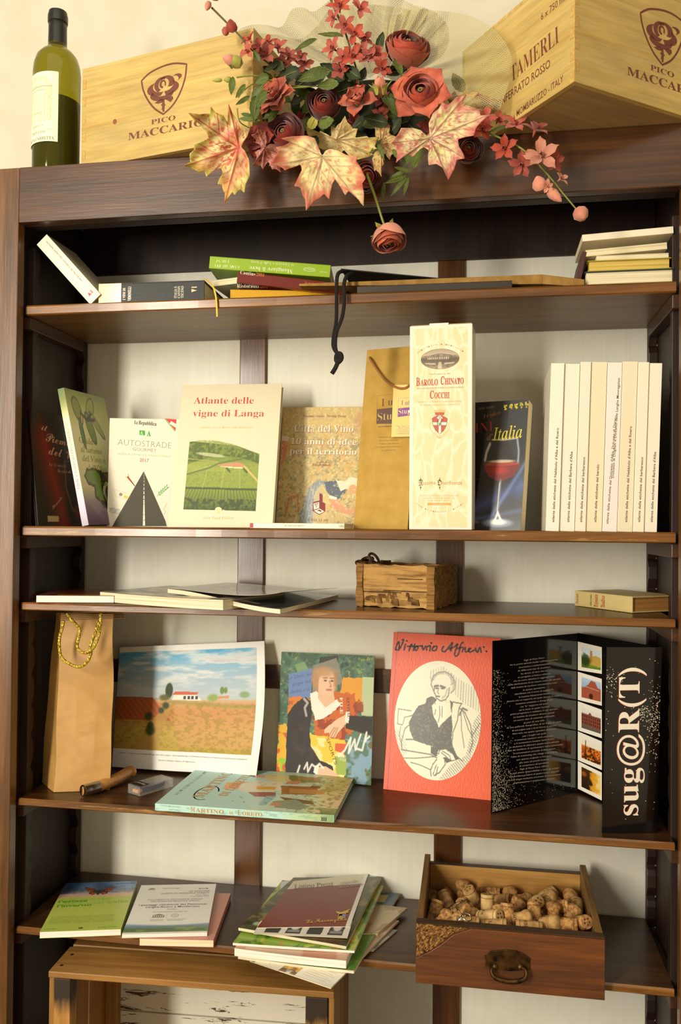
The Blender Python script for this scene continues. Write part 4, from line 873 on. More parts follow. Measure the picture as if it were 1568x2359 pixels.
# Autostrade gourmet
A = at(246, 1211, Y=.120); MA_ = frame(A.x, .120, z2s, .25, .07, .0)
e = book(MA_, .139, .016, .2135, M('#ece3cd', .4, coat=.2), 'white motorway food guide with green spine and a grey road triangle', bt=.0006, spm=M('#3fae2c', .4))
sh = Sheet(MA_); m = MB(); G1, G2, R1 = M('#4aa83a', .5), M('#8a8276', .5), M('#c4503c', .5)
tx(m, sh, 'la', (309, 977), (317, 977.5), 9, INKD, 'b', off=-.01); tx(m, sh, 'Repubblica', (319, 977.6), (360, 981), 9, INKD, 'b')
pp(m, sh, [(321, 991), (334, 992), (334, 1003), (321, 1002)], G1); tx(m, sh, 'A', (322.5, 1001), (329, 1001.5), 8, WHITE, 'b', lay=3); tx(m, sh, 'A', (338, 1004.5), (347, 1005), 12, G1, 'b', off=.02)
tx(m, sh, 'AUTOSTRADE', (271, 1025), (394, 1033), 14, G2, off=-.022); tx(m, sh, 'GOURMET', (305.5, 1038), (360, 1042), 7.5, G2, off=-.015)
tx(m, sh, 'GUIDA AI SAPORI E AI PIACERI D’ITALIA', (271, 1047), (393, 1054), 4.5, M('#b8cc9a', .5)); tx(m, sh, '2017', (321.5, 1063.5), (342, 1065), 8, R1)
pp(m, sh, [(331, 1085.5), (258, 1213), (384, 1212), (381, 1200)], M('#4a4434', .6))
for i in range(13):
    t0 = .06+i*.072; wv = .4+5.4*(t0*t0*.75+.12*t0); ya = 1088+t0**1.45*122; yb = ya+3+t0*t0*17
    if yb > 1211: yb = 1211
    pp(m, sh, [(331.5-wv*.5, ya), (331.5+wv*.5, ya), (331.5+wv*.62, yb), (331.5-wv*.62, yb)], WHITE, 2)
pp(m, sh, [(381, 964), (406.5, 966.5), (404, 993)], M('#d2432e', .5)); pr_(m, sh, [(379.5, 964.5), (403, 994)], .0012, G1); pp(m, sh, [(394, 970), (406, 977), (404, 985), (390, 976)], WHITE, 2)
for k in range(3): pr_(m, sh, [(292+k*1.2, 1099-k), (310+k*.3, 1119+k*.5)], .0014, M('#c4452c', .5), 2)
pr_(m, sh, [(288, 1098), (297, 1101), (295, 1092)], .0009, G1)
pr_(m, sh, [(361, 1144), (372, 1132), (386, 1122)], .0006, G1); [pp(m, sh, [(364+k*4.5, 1139-k*4), (366+k*4.5, 1131-k*4), (368+k*4.5, 1134-k*4)], G1) or pp(m, sh, [(364+k*4.5, 1140-k*4), (373+k*4.5, 1137-k*4), (369+k*4.5, 1141-k*4)], G1) for k in range(5)]
pr_(m, sh, [(260, 1126), (276, 1131), (301, 1139), (296, 1152), (268, 1144), (260, 1126)], .0004, M('#b8a894', .5)); pp(m, sh, [(286, 1141), (295, 1143), (293, 1149), (285, 1147)], M('#e2c81e', .5)); pp(m, sh, [(278+4*math.cos(a), 1139+4*math.sin(a)) for a in np.linspace(0, 6, 9)], M('#9a8468', .5))
for k in range(5): pr_(m, sh, [(252+i*3.2, 1169+k*2.6+1.4*math.sin(i*1.7+k)+i*.7) for i in range(9)], .0005, M('#3a5a94', .5))
pr_(m, sh, [(384, 1160), (380, 1168), (376, 1172), (381, 1178), (377, 1186)], .0006, M('#d89a84', .5))
m.build('cover_print', e)
# Atlante
A = at(382, 1212, Y=.085); MAt = frame(A.x+.003, .085, z2s, .06, .31, -.004)
e = book(MAt, .1997, .018, .2966, M('#e0d6b6', .4, coat=.15), 'large cream vineyard atlas with a green hillside photograph on its jacket', bt=.0025, ov=.003, pg=PG)
sh = Sheet(MAt); m = MB(); AR = M('#c9503e', .5); TA = M('#c9bf8c', .5)
tx(m, sh, 'Atlante delle', (445.5, 930), (583.5, 930), 15.5, AR, 'b', off=-.008); tx(m, sh, 'vigne di Langa', (443.5, 959.5), (607.5, 959.5), 15.5, AR, 'b', off=-.008)
tx(m, sh, 'I grandi cru del Barolo e del Barbaresco', (460, 987), (583, 987), 5.5, TA, 'bi', off=-.02); tx(m, sh, 'Slow Food Editore', (467.5, 1196), (538.5, 1196.5), 7, TA, 'b', off=-.01)
m.build('jacket_lettering', e)
cv = Cv(175, 165, '#7e8c34'); Ut, Vt = cv.U, cv.V; nz = vnoise(Ut, Vt, 30, 30, 4); nf = vnoise(Ut, Vt, 70, 70, 9, 2)
cv.vgrad([(0, '#4a5a1a'), (.12, '#6a7a26'), (.30, '#8a9a38'), (.6, '#93a040'), (.75, '#6a7a2a'), (1, '#c9c48a')])
cv.mix(np.where((Vt < .28) & (Vt > .08), (np.sin((Ut-.5)/(1.25-Vt)*150) > .1)*.55, 0), '#4f5c1c'); cv.mix((np.abs(Vt-.295+.01*Ut) < .015)*.8, '#3a4416')
cv.mix(np.clip((nf-.5)*4, 0, 1)*(Vt < .62)*(Vt > .30)*.5, '#67762a')
cv.mix((Vt > .62+.12*np.sin(Ut*3))*(Vt < .95-.1*Ut)*.9, '#4e5e1e'); cv.mix(((Vt > .68)*np.clip((nz-.45)*6, 0, 1))*.7, '#869a3c'); cv.mix((Vt < .12+.05*nz)*np.clip((nz-.4)*6, 0, 1), '#39471a')
cv.mix(((Vt > .53)*(Vt < .66)*(Ut < .62)*(nz > .3))*.35, '#a9b050')
for a_, b__ in (((.24, .0), (.28, .52)), ((.50, .30), (.53, .60)), ((.76, .30), (.74, .56)), ((.0, .50), (.32, .60)), ((.0, .70), (.42, .66))): cv.line([(a_[0], max(.3, a_[1])), b__], .006, '#b6ae66', .7)
cv.line([(.0, .48), (.30, .57), (.45, .64), (.75, .70)], .012, '#5a6a3a', .8); cv.line([(.80, .60), (1.0, .40)], .012, '#d9b87c', .9); cv.ell(.32, .755, .2, .025, '#c9c9a4', .8, .2, -.12)
cv.poly([(.42, .62), (.70, .655), (.80, .625), (.78, .585), (.60, .60), (.44, .605)], '#c98a64'); cv.poly([(.45, .60), (.78, .585), (.78, .57), (.6, .575)], '#e8dcb8'); cv.line([(.56, .57), (.6, .53)], .014, '#3f4d1a', .8); cv.line([(.8, .56), (.84, .52)], .014, '#3f4d1a', .8)
top = .90+.06*np.sin(Ut*3.2+.6)-.10*Ut**2+.015*nz
cv.mix((Vt > top)*1., '#e0d6b6')
picture(cv, 'jacket_photo', e, [sh.uv(422, 1173.5), sh.uv(588.5, 1177.5), sh.uv(600, 1008), sh.uv(437.5, 1008)], lay=1, rough=.35)
m = MB(); pp(m, sh, [(503+8*math.cos(a), 1175+7*math.sin(a)) for a in np.linspace(0, 6.2, 16)], M('#efe6b0', .5), 3); pp(m, sh, [(497, 1182), (512, 1180), (514, 1174), (518, 1176), (513, 1183)], M('#efe6b0', .5), 3)
pr_(m, sh, [(503+(1+t*.9)*math.cos(t*1.3), 1175+(1+t*.8)*math.sin(t*1.3)) for t in np.linspace(0, 6.5, 30)], .0006, M('#c9b86a', .5), 4); m.build('snail_emblem', e)
# Citta del Vino
A = at(634.5, 1212, Y=.200); MCi = frame(A.x, .200, z2s, .0, .22, .004)
e = book(MCi, .171, .016, .252, M('#a8782c', .4), 'paperback on wine towns with a faded harvest painting on its cover', bt=.0006)
sh = Sheet(MCi); cv = Cv(180, 240, '#d2b878'); n1_ = vnoise(cv.U, cv.V, 14, 18, 2); n2_ = vnoise(cv.U, cv.V, 40, 50, 5)
cv.mix(np.clip((n2_-.45)*4, 0, 1)*.65, '#9a9058'); cv.mix(np.clip((n1_-.5)*4, 0, 1)*.6, '#dfa85c'); cv.mix(np.clip((n2_-.6)*6, 0, 1)*.6, '#7c8474'); cv.mix(np.clip((cv.V-.72)*5, 0, .65), '#dcc07a')
for cx in (.26, .62):
    for k in range(10): cv.line([(cx, .87), (cx+.11*math.cos(k*.63), .87+.07*math.sin(k*.63))], .004, '#e3c878', .6)
cv.ell(.92, .87, .06, .08, '#d2906c', .5, .3); cv.poly([(0, .74), (.09, .74), (.07, .6), (.03, .52), (0, .52)], '#dc8a64', .9); cv.poly([(0, .76), (.1, .75), (.08, .71), (0, .72)], '#e9e0c8', .9)
cv.poly([(.26, .0), (.28, .12), (.36, .33), (.48, .39), (.60, .38), (.56, .25), (.50, .0)], '#8a94a0', .9, .02); cv.poly([(.42, .0), (.44, .3), (.52, .36), (.60, .28), (.58, .0)], '#d9c07c', .9, .02)
for k in range(5): cv.line([(.29+k*.035, .02), (.36+k*.035, .34)], .007, '#b6bcb8', .6)
cv.poly([(.54, .38), (.72, .39), (.80, .33), (.80, .28), (.68, .22), (.58, .30)], '#4e5a70', .9, .02); cv.poly([(.68, .39), (.80, .38), (.80, .32), (.74, .30)], '#e9dfc4'); cv.ell(.87, .36, .085, .055, '#ece2c6', 1, .08); cv.ell(.88, .315, .05, .04, '#dca878', 1, .12)
cv.poly([(.62, .24), (.70, .24), (.80, .17), (.93, .16), (.93, .12), (.80, .12), (.64, .17)], '#dc9a70'); cv.poly([(.60, .27), (.70, .25), (.70, .23), (.61, .24)], '#f0e8d0'); cv.ell(.94, .12, .03, .03, '#7c8aa4')
cv.line([(.10, .10), (.14, .24), (.24, .26), (.26, .14)], .012, '#b8744a', .8); cv.speck(50, 60, '#e9dca8', .63, .6, 8)
picture(cv, 'cover_painting', e, [(0, 0), (.171, 0), (.171, .252), (0, .252)], rough=.4)
m = MB(); WT, MAR = M('#f2e8d0', .5), M('#8e2e28', .5)
for s_, a, b_, h in (('Città del Vino', (677.5, 994.5), (813.5, 995.5), 16.5), ('10 anni di idee', (668.5, 1023), (820.5, 1025), 14), ('per il territorio', (667, 1046), (820.5, 1048), 14)):
    tx(m, sh, s_, (a[0]+1, a[1]+1), (b_[0]+1, b_[1]+1), h, M('#a8503c', .5), 'b', lay=2); tx(m, sh, s_, a, b_, h, WT, 'b', lay=3)
tx(m, sh, 'Massimo Corrado · Pierluigi Piccini', (698, 961), (796, 961.5), 6, MAR, 'b', off=-.01); tx(m, sh, 'a cura di', (728, 1066.5), (753, 1067), 5, MAR, 'bi'); tx(m, sh, 'Elio Archimede', (719.5, 1073.5), (762, 1074), 6, MAR, 'bi')
tx(m, sh, 'GRIBAUDO', (709, 1200.5), (758, 1202), 6, MAR, 'b', off=-.02)
q = lambda L: [(600+a/4.3556, 780+b_/4.3556) for a, b_ in L]
pp(m, sh, q([(525, 1640), (590, 1625), (590, 1545), (600, 1560), (608, 1550), (615, 1565), (622, 1560), (622, 1640), (650, 1655), (650, 1735), (590, 1770), (522, 1730)]), M('#8a2228', .5), 2)
pp(m, sh, q([(530, 1655), (588, 1640), (588, 1700), (535, 1718)]), WT, 3); pp(m, sh, q([(535, 1728), (590, 1705), (640, 1735), (590, 1762)]), WT, 3); pp(m, sh, q([(560, 1730), (590, 1715), (615, 1732), (600, 1740), (585, 1730)]), M('#8a2228', .5), 4)
for x, y in ((545, 1662), (558, 1658), (572, 1655), (551, 1675), (566, 1670), (559, 1688)): pp(m, sh, q([(x+5*math.cos(a), y+6*math.sin(a)) for a in np.linspace(0, 5.5, 7)]), M('#8a2228', .5), 4)
m.build('cover_lettering', e)
# small white book lying at the front
A = at(577, 1215, Y=.030); B_ = at(793, 1219.5, Y=.030); MS_ = frame(A.x, .026, z2s, .02, 0, 0)
e = book(MS_, B_.x-A.x, .115, .0092, M('#efe6d0', .4), 'slim white paperback lying flat in front of the painting covered book', ta='z', sp='-y', bt=.0006)
m = MB(); flatpoly(m, [(-.0003, .0006), (.006, .0006), (.006, .0086), (-.0003, .0086)], M('#b03a3a', .5), 1); text(m, '2005', (.170, .0070), (.159, .0070), .0045, M('#a89a80', .6), 'b'); text(m, 'La guida delle guide vini', (.098, .0058), (.062, .0058), .0028, M('#a89a80', .6), 'b'); m.build('spine_lettering', e)
# gift bag with tag
KB = noisy('gold_kraft', '#b08a38', '#bd9746', 40, .75); A = at(813.5, 1216, Y=.135); MB_ = frame(A.x, .135, z2s, -.28, .16, 0)
e = empty('gift_bag', MB_, 'tall flat ochre paper gift bag standing behind the wine box with a rope handle', 'bag'); sh = Sheet(MB_)
hb = sh.uv(836, 807)[1]
m = MB(); m.hexa([(0, 0, 0), (.108, 0, 0), (.108, .045, 0), (0, .045, 0)], [(.0, 0, hb), (.112, 0, hb), (.112, .012, hb), (0, .012, hb)], KB); m.build('paper_body', e, .0006)
m = MB(); PU, BRN, TB = M('#8a4a8a', .6), M('#5e4030', .6), M('#f0ddb4', .6)
pp(m, sh, [(868, 943), (912, 938), (912, 976), (867, 976.5)], BRN, 1); pr_(m, sh, [(867, 976), (869, 912), (918, 907), (918, 940)], .0005, BRN, 1)
tx(m, sh, 'Bu', (878.5, 936.5), (904, 933.5), 18, BRN, 'b', off=-.02); tx(m, sh, 'Stu', (869.5, 969.5), (902, 966), 18, M('#c9a75c', .6), 'b', off=-.02, lay=3)
tx(m, sh, 'www.butastupa.net', (870, 985), (925, 982), 4, BRN, 'b')
for i, (s_, a, b_) in enumerate((('Non lasciare il tuo vino', 871, 915), ('Do not leave your wine', 873, 917), ('Ne laissez pas votre vin', 872, 918), ('Lass’ deinen Wein nicht zurück', 864, 925), ('No dejes tu vino', 878, 911))): tx(m, sh, s_, (a, 1009+i*7.6), (b_, 1007.5+i*7.6), 3.6, M('#8a6c34', .7), 'i')
m.build('bag_lettering', e)
inv = MB_.inverted()
wtube(e, [MB_ @ Vector((*[(lambda p: (p[0], -.001, p[1]))(sh.uv(852, 824))][0],))]+[MB_ @ Vector((sh.uv(px, py)[0], -.008, sh.uv(px, py)[1])) for px, py in ((858, 833), (872, 855), (892, 880), (915, 895), (932, 898), (943, 893), (952, 880), (960, 850))], .0022, M('#9a6430', .7), 'rope_handle')
tg = MB(); shT = Sheet(MB_, -.006); tg_p = [shT.uv(x, y) for x, y in ((901, 1007), (945, 1006), (945, 886), (906, 887))]
tg.add([(a, -.006, b_) for a, b_ in tg_p], [(0, 1, 2, 3)], M('#e6c878', .6)); o = tg.build('gift_tag', e, solid=.0006)
m = MB(); L2 = 52
pp(m, shT, [(916, 961), (945, 957), (945, 938), (917, 941)], PU, 3); pr_(m, shT, [(916, 960), (917.5, 918), (945, 916)], .0004, PU, 3); tx(m, shT, 'But', (924, 934), (943, 933), 12, PU, 'b', lay=3, off=-.02, base=-.006); tx(m, shT, 'Stup', (918, 955), (945, 952), 12, M('#f0ddb4', .6), 'b', lay=5, off=-.02, base=-.006)
for i in range(5): tx(m, shT, ('Buta Stupa è un', 'Buta Stupa', 'è un progetto di', 'www.butastupa', 'info@butastupa')[i], (914+(i % 2)*4, 983+i*4.3), (944, 982.5+i*4.3), 2.6, PU, lay=3, base=-.006)
o2 = m.build('tag_lettering', o)
# Barolo Chinato carton
MBa = frame(.7150, .040, z2s, -.062, 0, -.004)
e = empty('wine_carton', MBa, 'tall cream wine gift carton with red lettering and a crowned shield', 'box'); sh = Sheet(MBa)
WB, HB, DB = .1080, .3535, .070
BCm, nt, b = nodes('marbled_cream_card'); vo = nt.nodes.new('ShaderNodeTexVoronoi'); vo.feature = 'DISTANCE_TO_EDGE'; vo.inputs['Scale'].default_value = 45
mx = nt.nodes.new('ShaderNodeVectorMath'); mx.operation = 'ADD'; nn = nt.nodes.new('ShaderNodeTexNoise'); nn.inputs['Scale'].default_value = 22; cc_ = coords(nt, (1, .2, .45)); nt.links.new(cc_, nn.inputs['Vector'])
sc_ = nt.nodes.new('ShaderNodeVectorMath'); sc_.operation = 'SCALE'; sc_.inputs[3].default_value = .06; nt.links.new(nn.outputs['Color'], sc_.inputs[0]); nt.links.new(cc_, mx.inputs[0]); nt.links.new(sc_.outputs[0], mx.inputs[1]); nt.links.new(mx.outputs[0], vo.inputs['Vector'])
nt.links.new(ramp(nt, vo.outputs['Distance'], [(.02, '#e8ddbc'), (.14, '#e3cfa0')]), b.inputs['Base Color']); b.inputs['Roughness'].default_value = .4; b.inputs['Coat Weight'].default_value = .2
CB = M('#e6decb', .4, coat=.2)
m = MB(); m.box(0, WB, 0, DB, 0, HB, CB); m.build('carton_body', e, .0012)
m = MB(); flatpoly(m, [(.006, .004), (WB-.008, .004), (WB-.008, HB-.005), (.006, HB-.005)], BCm, 1); m.build('marbled_print', e)
m = MB(); m.box(.034, .067, .002, .0035, HB, HB+.0035, CB); m.box(.002, .034, .0025, .0035, HB, HB+.0015, M('#a8905a', .7)); m.box(.068, WB-.002, .0025, .0035, HB, HB+.0015, M('#a8905a', .7)); m.build('closing_flap', e)
cv = Cv(110, 60, '#9a8a74'); n_ = vnoise(cv.U, cv.V, 30, 18, 3); cv.vgrad([(0, '#a8977c'), (.3, '#6e5e4a'), (.5, '#5e5040'), (.62, '#85745e'), (.75, '#b9a78c'), (1, '#a3927a')]); cv.mix(np.clip((n_-.5)*5, 0, 1)*(cv.V < .72)*.6, '#4a3e30')
cv.poly([(.2, .5), (.8, .5), (.8, .62), (.2, .62)], '#6a5a48'); 
for i in range(12): cv.poly([(.18+i*.048, .48), (.20+i*.048, .48), (.20+i*.048, .60), (.18+i*.048, .60)], '#d6c8aa')
cv.line([(.25, .69), (.5, .76), (.8, .69)], .015, '#5a4c3c'); cv.poly([(.42, 0), (.58, 0), (.53, .35), (.47, .35)], '#d2c4a4', .8); cv.poly([(.1, .22), (.38, .22), (.38, .30), (.1, .30)], '#c9baa0', .8); cv.poly([(.62, .22), (.9, .22), (.9, .30), (.62, .30)], '#c9baa0', .8)
# oval photo: only the grid inside the oval
uC = sh.uv(1013, 827); rX = (sh.uv(1057, 827)[0]-sh.uv(969, 827)[0])/2; rZ = (sh.uv(1013, 804)[1]-sh.uv(1013, 850)[1])/2
def oval(U, V):
    a = (U-.5)*2; b_ = (V-.5)*2; X = a*np.sqrt(1-b_*b_/2); Z = b_*np.sqrt(1-a*a/2); return np.stack([uC[0]+rX*X, np.full(len(U), -.0004), uC[1]+rZ*Z], 1)
picture(cv, 'oval_photo', e, None, fn=oval, rough=.4)
m = MB(); RB, BR2, GD2 = M('#b8523a', .45), M('#8a6a4a', .5), M('#c9a23a', .4); cen = Vector((uC[0], 0, uC[1]))
def arc(s_, rad, a0, a1, h, mat, flip=False, cz=0):
    n = len(s_); 
    for i, ch in enumerate(s_):
        if ch == ' ': continue
        a = math.radians(a0+(a1-a0)*i/(n-1)); ca, sa = math.cos(a), math.sin(a); x = uC[0]+rad*ca; z = cz+rad*sa; t = (sa, -ca) if not flip else (-sa, ca)
        text(m, ch, (x-t[0]*h*.38, z-t[1]*h*.38), (x+t[0]*h*.38, z+t[1]*h*.38), h, mat)
arc('ANTICA RICETTA DI GIULIO COCCHI', .062, 128, 52, .0024, BR2, cz=sh.uv(1013, 795)[1]-.062)
arc('MADE IN PIEMONTE - ITALIA', .062, 230, 310, .0026, M('#a87a52', .5), True, cz=sh.uv(1013, 1181)[1]+.062)
ribbon(m, ell(uC[0], uC[1], rX, rZ, 40), .0006, BR2, 4, closed=True)
tx(m, sh, 'Casa Fondata nel 1891', (988, 863.5), (1037.5, 862.5), 3.5, BR2)
for s_, a, b_, h in (('B', (958, 889), (967, 888.7), 19), ('AROLO', (968, 888.6), (1008.5, 887), 14), ('C', (1014.5, 886), (1023, 885.8), 19), ('HINATO', (1024, 885.6), (1068, 884), 14), ('C', (989.5, 918), (999, 917.8), 18), ('OCCHI', (1000, 917.8), (1035, 917), 13.5)): tx(m, sh, s_, a, b_, h, RB, 'b', off=.02)
tx(m, sh, 'VINO AROMATIZZATO A BASE DI CHINA CALISSAJA', (959.5, 897), (1067, 893.5), 3.6, BR2); tx(m, sh, 'PREPARATO CON BAROLO A DENOMINAZIONE', (962, 928), (1063, 926), 3.4, M('#b89a5c', .5)); tx(m, sh, 'DI ORIGINE CONTROLLATA E GARANTITA', (967, 935), (1058, 933.5), 3.4, M('#b89a5c', .5))
g = lambda L: [(920+a/4.6118, 730+b_/4.6118) for a, b_ in L]
for k in range(9): pp(m, sh, g([(378+k*11, 1035), (368+k*13.5, 978+abs(k-4)*3), (374+k*13.5, 978+abs(k-4)*3), (386+k*11, 1035)]), GD2, 2)
pp(m, sh, g([(375, 1015), (478, 1015), (470, 1045), (382, 1045)]), RB, 3)
SHD = g([(345, 1080), (365, 1065), (425, 1040), (485, 1065), (508, 1080), (498, 1150), (470, 1205), (425, 1245), (382, 1205), (355, 1150)]); pp(m, sh, SHD, RB, 3)
pp(m, sh, g([(415, 1045), (440, 1045), (440, 1235), (425, 1245), (415, 1236)]), CB, 4); pp(m, sh, g([(352, 1120), (500, 1120), (496, 1150), (358, 1150)]), CB, 4); pp(m, sh, g([(395, 1075), (425, 1040), (458, 1075), (425, 1090)]), CB, 4); pr_(m, sh, SHD, .0006, BR2, 5, True)
tx(m, sh, 'GC', g([(398, 1165)])[0], g([(462, 1165)])[0], 17, M('#4a4434', .5), 'b', lay=6, off=-.02)
for sgn in (-1, 1): pr_(m, sh, g([(425+sgn*x, y) for x, y in ((85, 1120), (105, 1150), (95, 1200), (50, 1245), (5, 1290), (-25, 1275), (-8, 1255), (10, 1290))]), .0006, GD2, 2)
tx(m, sh, 'assime', (973.5, 1117), (1003.5, 1116), 9, M('#b07a2e', .5)); tx(m, sh, 'norificenze', (1018, 1116.5), (1064, 1116), 9, M('#b07a2e', .5)); tx(m, sh, 'M', (963.5, 1119.5), (973, 1119.5), 14, M('#5a3a20', .5), 'f'); tx(m, sh, 'O', (1007, 1118.5), (1017, 1118.5), 13, M('#5a3a20', .5), 'f')
for x in (968.5, 1012.5): pp(m, sh, [(x-1.6, 1107), (x, 1099), (x+1.6, 1107)], M('#5a3a20', .5), 2); pp(m, sh, [(x-1.6, 1121), (x, 1129), (x+1.6, 1121)], M('#5a3a20', .5), 2)
for i, (s_, a, b_) in enumerate((('Prodotto ininterrottamente dal 1891', 966, 1056), ('da Giulio Cocchi Spumanti S.r.l.', 973.5, 1048.5), ('in Via Malta 17 ad Asti', 984.5, 1038.5))): tx(m, sh, s_.upper(), (a, 1143.5+i*5.6), (b_, 1143.5+i*5.6), 3.4, M('#cf9a6a', .5))
pp(m, sh, [(984, 1158.5), (1038.5, 1158.5), (1038.5, 1163.8), (984, 1163.8)], M('#c9a044', .5), 2); tx(m, sh, 'www.cocchi.it', (996, 1162.8), (1027, 1162.8), 3.3, CB, lay=4)
m.build('carton_lettering', e)
# I migliori vini d'Italia
R_ = at(1198.6, 1219.6, Y=.070); wv_ = .122; yv = -.30; MV = frame(R_.x-wv_*math.cos(yv), .070-wv_*math.sin(yv), z2s, yv, .215, .0)
e = book(MV, wv_, .030, .240, M('#0d0a0e', .25, coat=.4), 'thick black wine guide with a glass of red wine leaning beside the carton', bt=.0008, ov=.0); sh = Sheet(MV); hv = .240
cv = Cv(130, 250, '#0b0708'); X, Z = cv.U, cv.V
cv.mix(np.clip(1-np.abs(Z-.14-.25*(X-.2))/.13, 0, 1)*.8, '#3c4a86'); cv.mix(np.clip(1-np.abs(Z-.32-.9*(X-.8))/.05, 0, 1)*(X > .5)*.7, '#6f8fc0'); cv.mix(np.clip(1-np.abs(Z-.05-.1*X)/.03, 0, 1)*.6, '#5a6cae'); cv.mix(np.clip(1-np.hypot(X-.97, (Z-.35)*.6)/.14, 0, 1)*.5, '#5a7cb0')
cx = .66
bowl = [(cx-.17, .695), (cx-.24, .62), (cx-.27, .53), (cx-.25, .47), (cx-.18, .41), (cx-.03, .365), (cx+.03, .365), (cx+.19, .41), (cx+.26, .47), (cx+.28, .53), (cx+.25, .62), (cx+.20, .70)]
cv.poly(bowl, '#1c1416', .8); cv.poly([(cx-.26, .50), (cx-.25, .46), (cx-.18, .41), (cx-.03, .37), (cx+.03, .37), (cx+.19, .41), (cx+.26, .47), (cx+.27, .51)], '#6e0e08'); cv.ell(cx+.0, .505, .26, .018, '#a03a28', .9, .2); cv.ell(cx-.02, .455, .12, .03, '#b02414', .8, .5)
cv.ell(cx, .525, .20, .012, '#d9cfb0', .8, .3); cv.line([(cx-.20, .66), (cx-.24, .60), (cx-.255, .54)], .018, '#cfc9b0', .8); cv.line([(cx+.21, .69), (cx+.24, .60), (cx+.24, .52)], .014, '#9ab0c8', .8); cv.line([(cx-.17, .695), (cx, .69), (cx+.20, .70)], .006, '#c9c4b4', .8)
cv.line([(cx, .37), (cx-.01, .25), (cx-.01, .12)], .016, '#7c8494', .9); cv.line([(cx-.012, .36), (cx-.02, .14)], .005, '#e6e2d2', .9); cv.ell(cx+.0, .055, .23, .035, '#8e9ab8', .8, .2); cv.ell(cx+.0, .06, .12, .02, '#f0ece0', .9, .4); cv.line([(cx-.05, .07), (cx-.01, .13), (cx+.06, .06)], .014, '#f0ece0', .9)
cv.ell(.12, .03, .12, .05, '#5a0f14', .9, .2)
picture(cv, 'cover_photo', e, [(0, 0), (wv_, 0), (wv_, hv), (0, hv)], rough=.25, coat=.4)
m = MB(); YL, RE, GY = M('#d8c81a', .4), M('#9a1c10', .4), M('#8a8258', .5)
tx(m, sh, 'ANGELO PERETTI', (1101, 944.5), (1138, 940), 5, GY, 'b', off=-.02); tx(m, sh, 'I migliori', (1114, 964), (1152, 955), 10, M('#a8641c', .5), 'bi', off=-.02); tx(m, sh, 'INI', (1094, 997), (1135, 992), 22, RE, 'b', off=-.02)
tx(m, sh, 'd’', (1121, 1015), (1134, 1014), 15, M('#8a6a20', .5), 'i'); tx(m, sh, 'Italia', (1134, 1015), (1202, 1008), 29, YL, 'i')
for i, s_ in enumerate(('GUIDA', 'COMPLETA', 'REGIONE', 'PER REGIONE')): tx(m, sh, s_, (1090, 1090+i*16), (1104+i*3, 1089+i*16), 5, M('#3a2218', .5), 'b', off=-.02)
tx(m, sh, 'Veronelli', (1103, 1200), (1086, 1200), 7, M('#8a7434', .5), 'b')
rg = random.Random(4)
for k in range(5):
    x, y = 1164+k*12.3, 939-k*1.6
    for _ in range(14): a, b_ = rg.uniform(-3.4, 3.4), rg.uniform(-6, 5.5); s_ = 1.6; pp(m, sh, [(x+a*(1-(b_+6)*.04)+s_*math.cos(t), y+b_+s_*math.sin(t)) for t in (0, 1.05, 2.1, 3.14, 4.2, 5.2)], YL, 2)
m.build('cover_lettering', e)
# the white series
titles = ['atlante delle etichette del Nebbiolo d’Alba e del Roero', 'atlante delle etichette del Barbera d’Alba', 'atlante delle etichette del barbaresco', 'atlante delle etichette del barolo', None, 'atlante delle etichette del Nebbiolo d’Alba e del Roero', 'atlante delle etichette del barbaresco', 'atlante delle etichette del Barbera d’Alba']
xb = [1255.9, 1287.5, 1323.7, 1349, 1386.6, 1421, 1457, 1482.8, 1513.8]; ty = [836, 836.5, 833, 832.5, 834, 831.5, 833.5, 835]; tt = [986, 1040, 1053, 1070, 962, 982, 1053, 1041]
cols = ['#ebe2d0', '#e9decb', '#e7dcc8', '#e2d6b4', '#e6dcd2', '#e0d5b6', '#e8dec6', '#e8dfcc']
labs = ['leftmost of the eight white series volumes, on Nebbiolo', 'white series volume second from left, on Barbera', 'slim white series volume third from left, on Barbaresco', 'yellowed white series volume fourth from left, on Barolo', 'white series volume with a two line Dolcetto title', 'white series volume sixth from left, a second Nebbiolo copy', 'slimmest white series volume seventh from left, a second Barbaresco copy', 'rightmost of the eight white series volumes, a second Barbera copy']
BR3 = M('#5e482c', .5)
for i in range(8):
    a, b_ = at(xb[i], 1222, Y=.030), at(xb[i+1], 1223, Y=.030); Wb = (b_.x-a.x)*math.cos(.028)-.0007
    H_ = (at(xb[i]+15, ty[i], Y=.03).z-Z2)*1.0-.0006; dy = (0, .004, 0, .003, .001, .002, 0, .003)[i]
    mt_ = Matrix.Translation((a.x+.0002, .030+dy, z2s)) @ Matrix.Rotation(.028, 4, 'Y')
    e = book(mt_, Wb, .172, H_, M(cols[i], .42, coat=.15), labs[i], ta='x', sp='-y', bt=.0006, group='white wine label atlases')
    sh = Sheet(mt_); m = MB(); k = xb[i]+(xb[i+1]-xb[i])*.62; dx = 1.5
    if titles[i]:
        y1 = tt[i]; tx(m, sh, titles[i], (k+.5, 1203), (k+.5+(1203-y1)*.049, y1), 5.6, BR3, 'x', off=.014)
    else:
        tx(m, sh, 'atlante delle etichette del Dolcetto d’Alba, Dolcetto di Diano', (k-7.5, 1207), (k-7.5+245*.075, 962), 5.4, BR3, 'x', off=.008); tx(m, sh, 'Dolcetto di Dogliani e Dolcetto delle Langhe Monregalesi', (k+5.5, 1101), (k+5.5+230*.06, 871), 5.4, BR3, 'x', off=.008)
    m.build('spine_lettering', e)
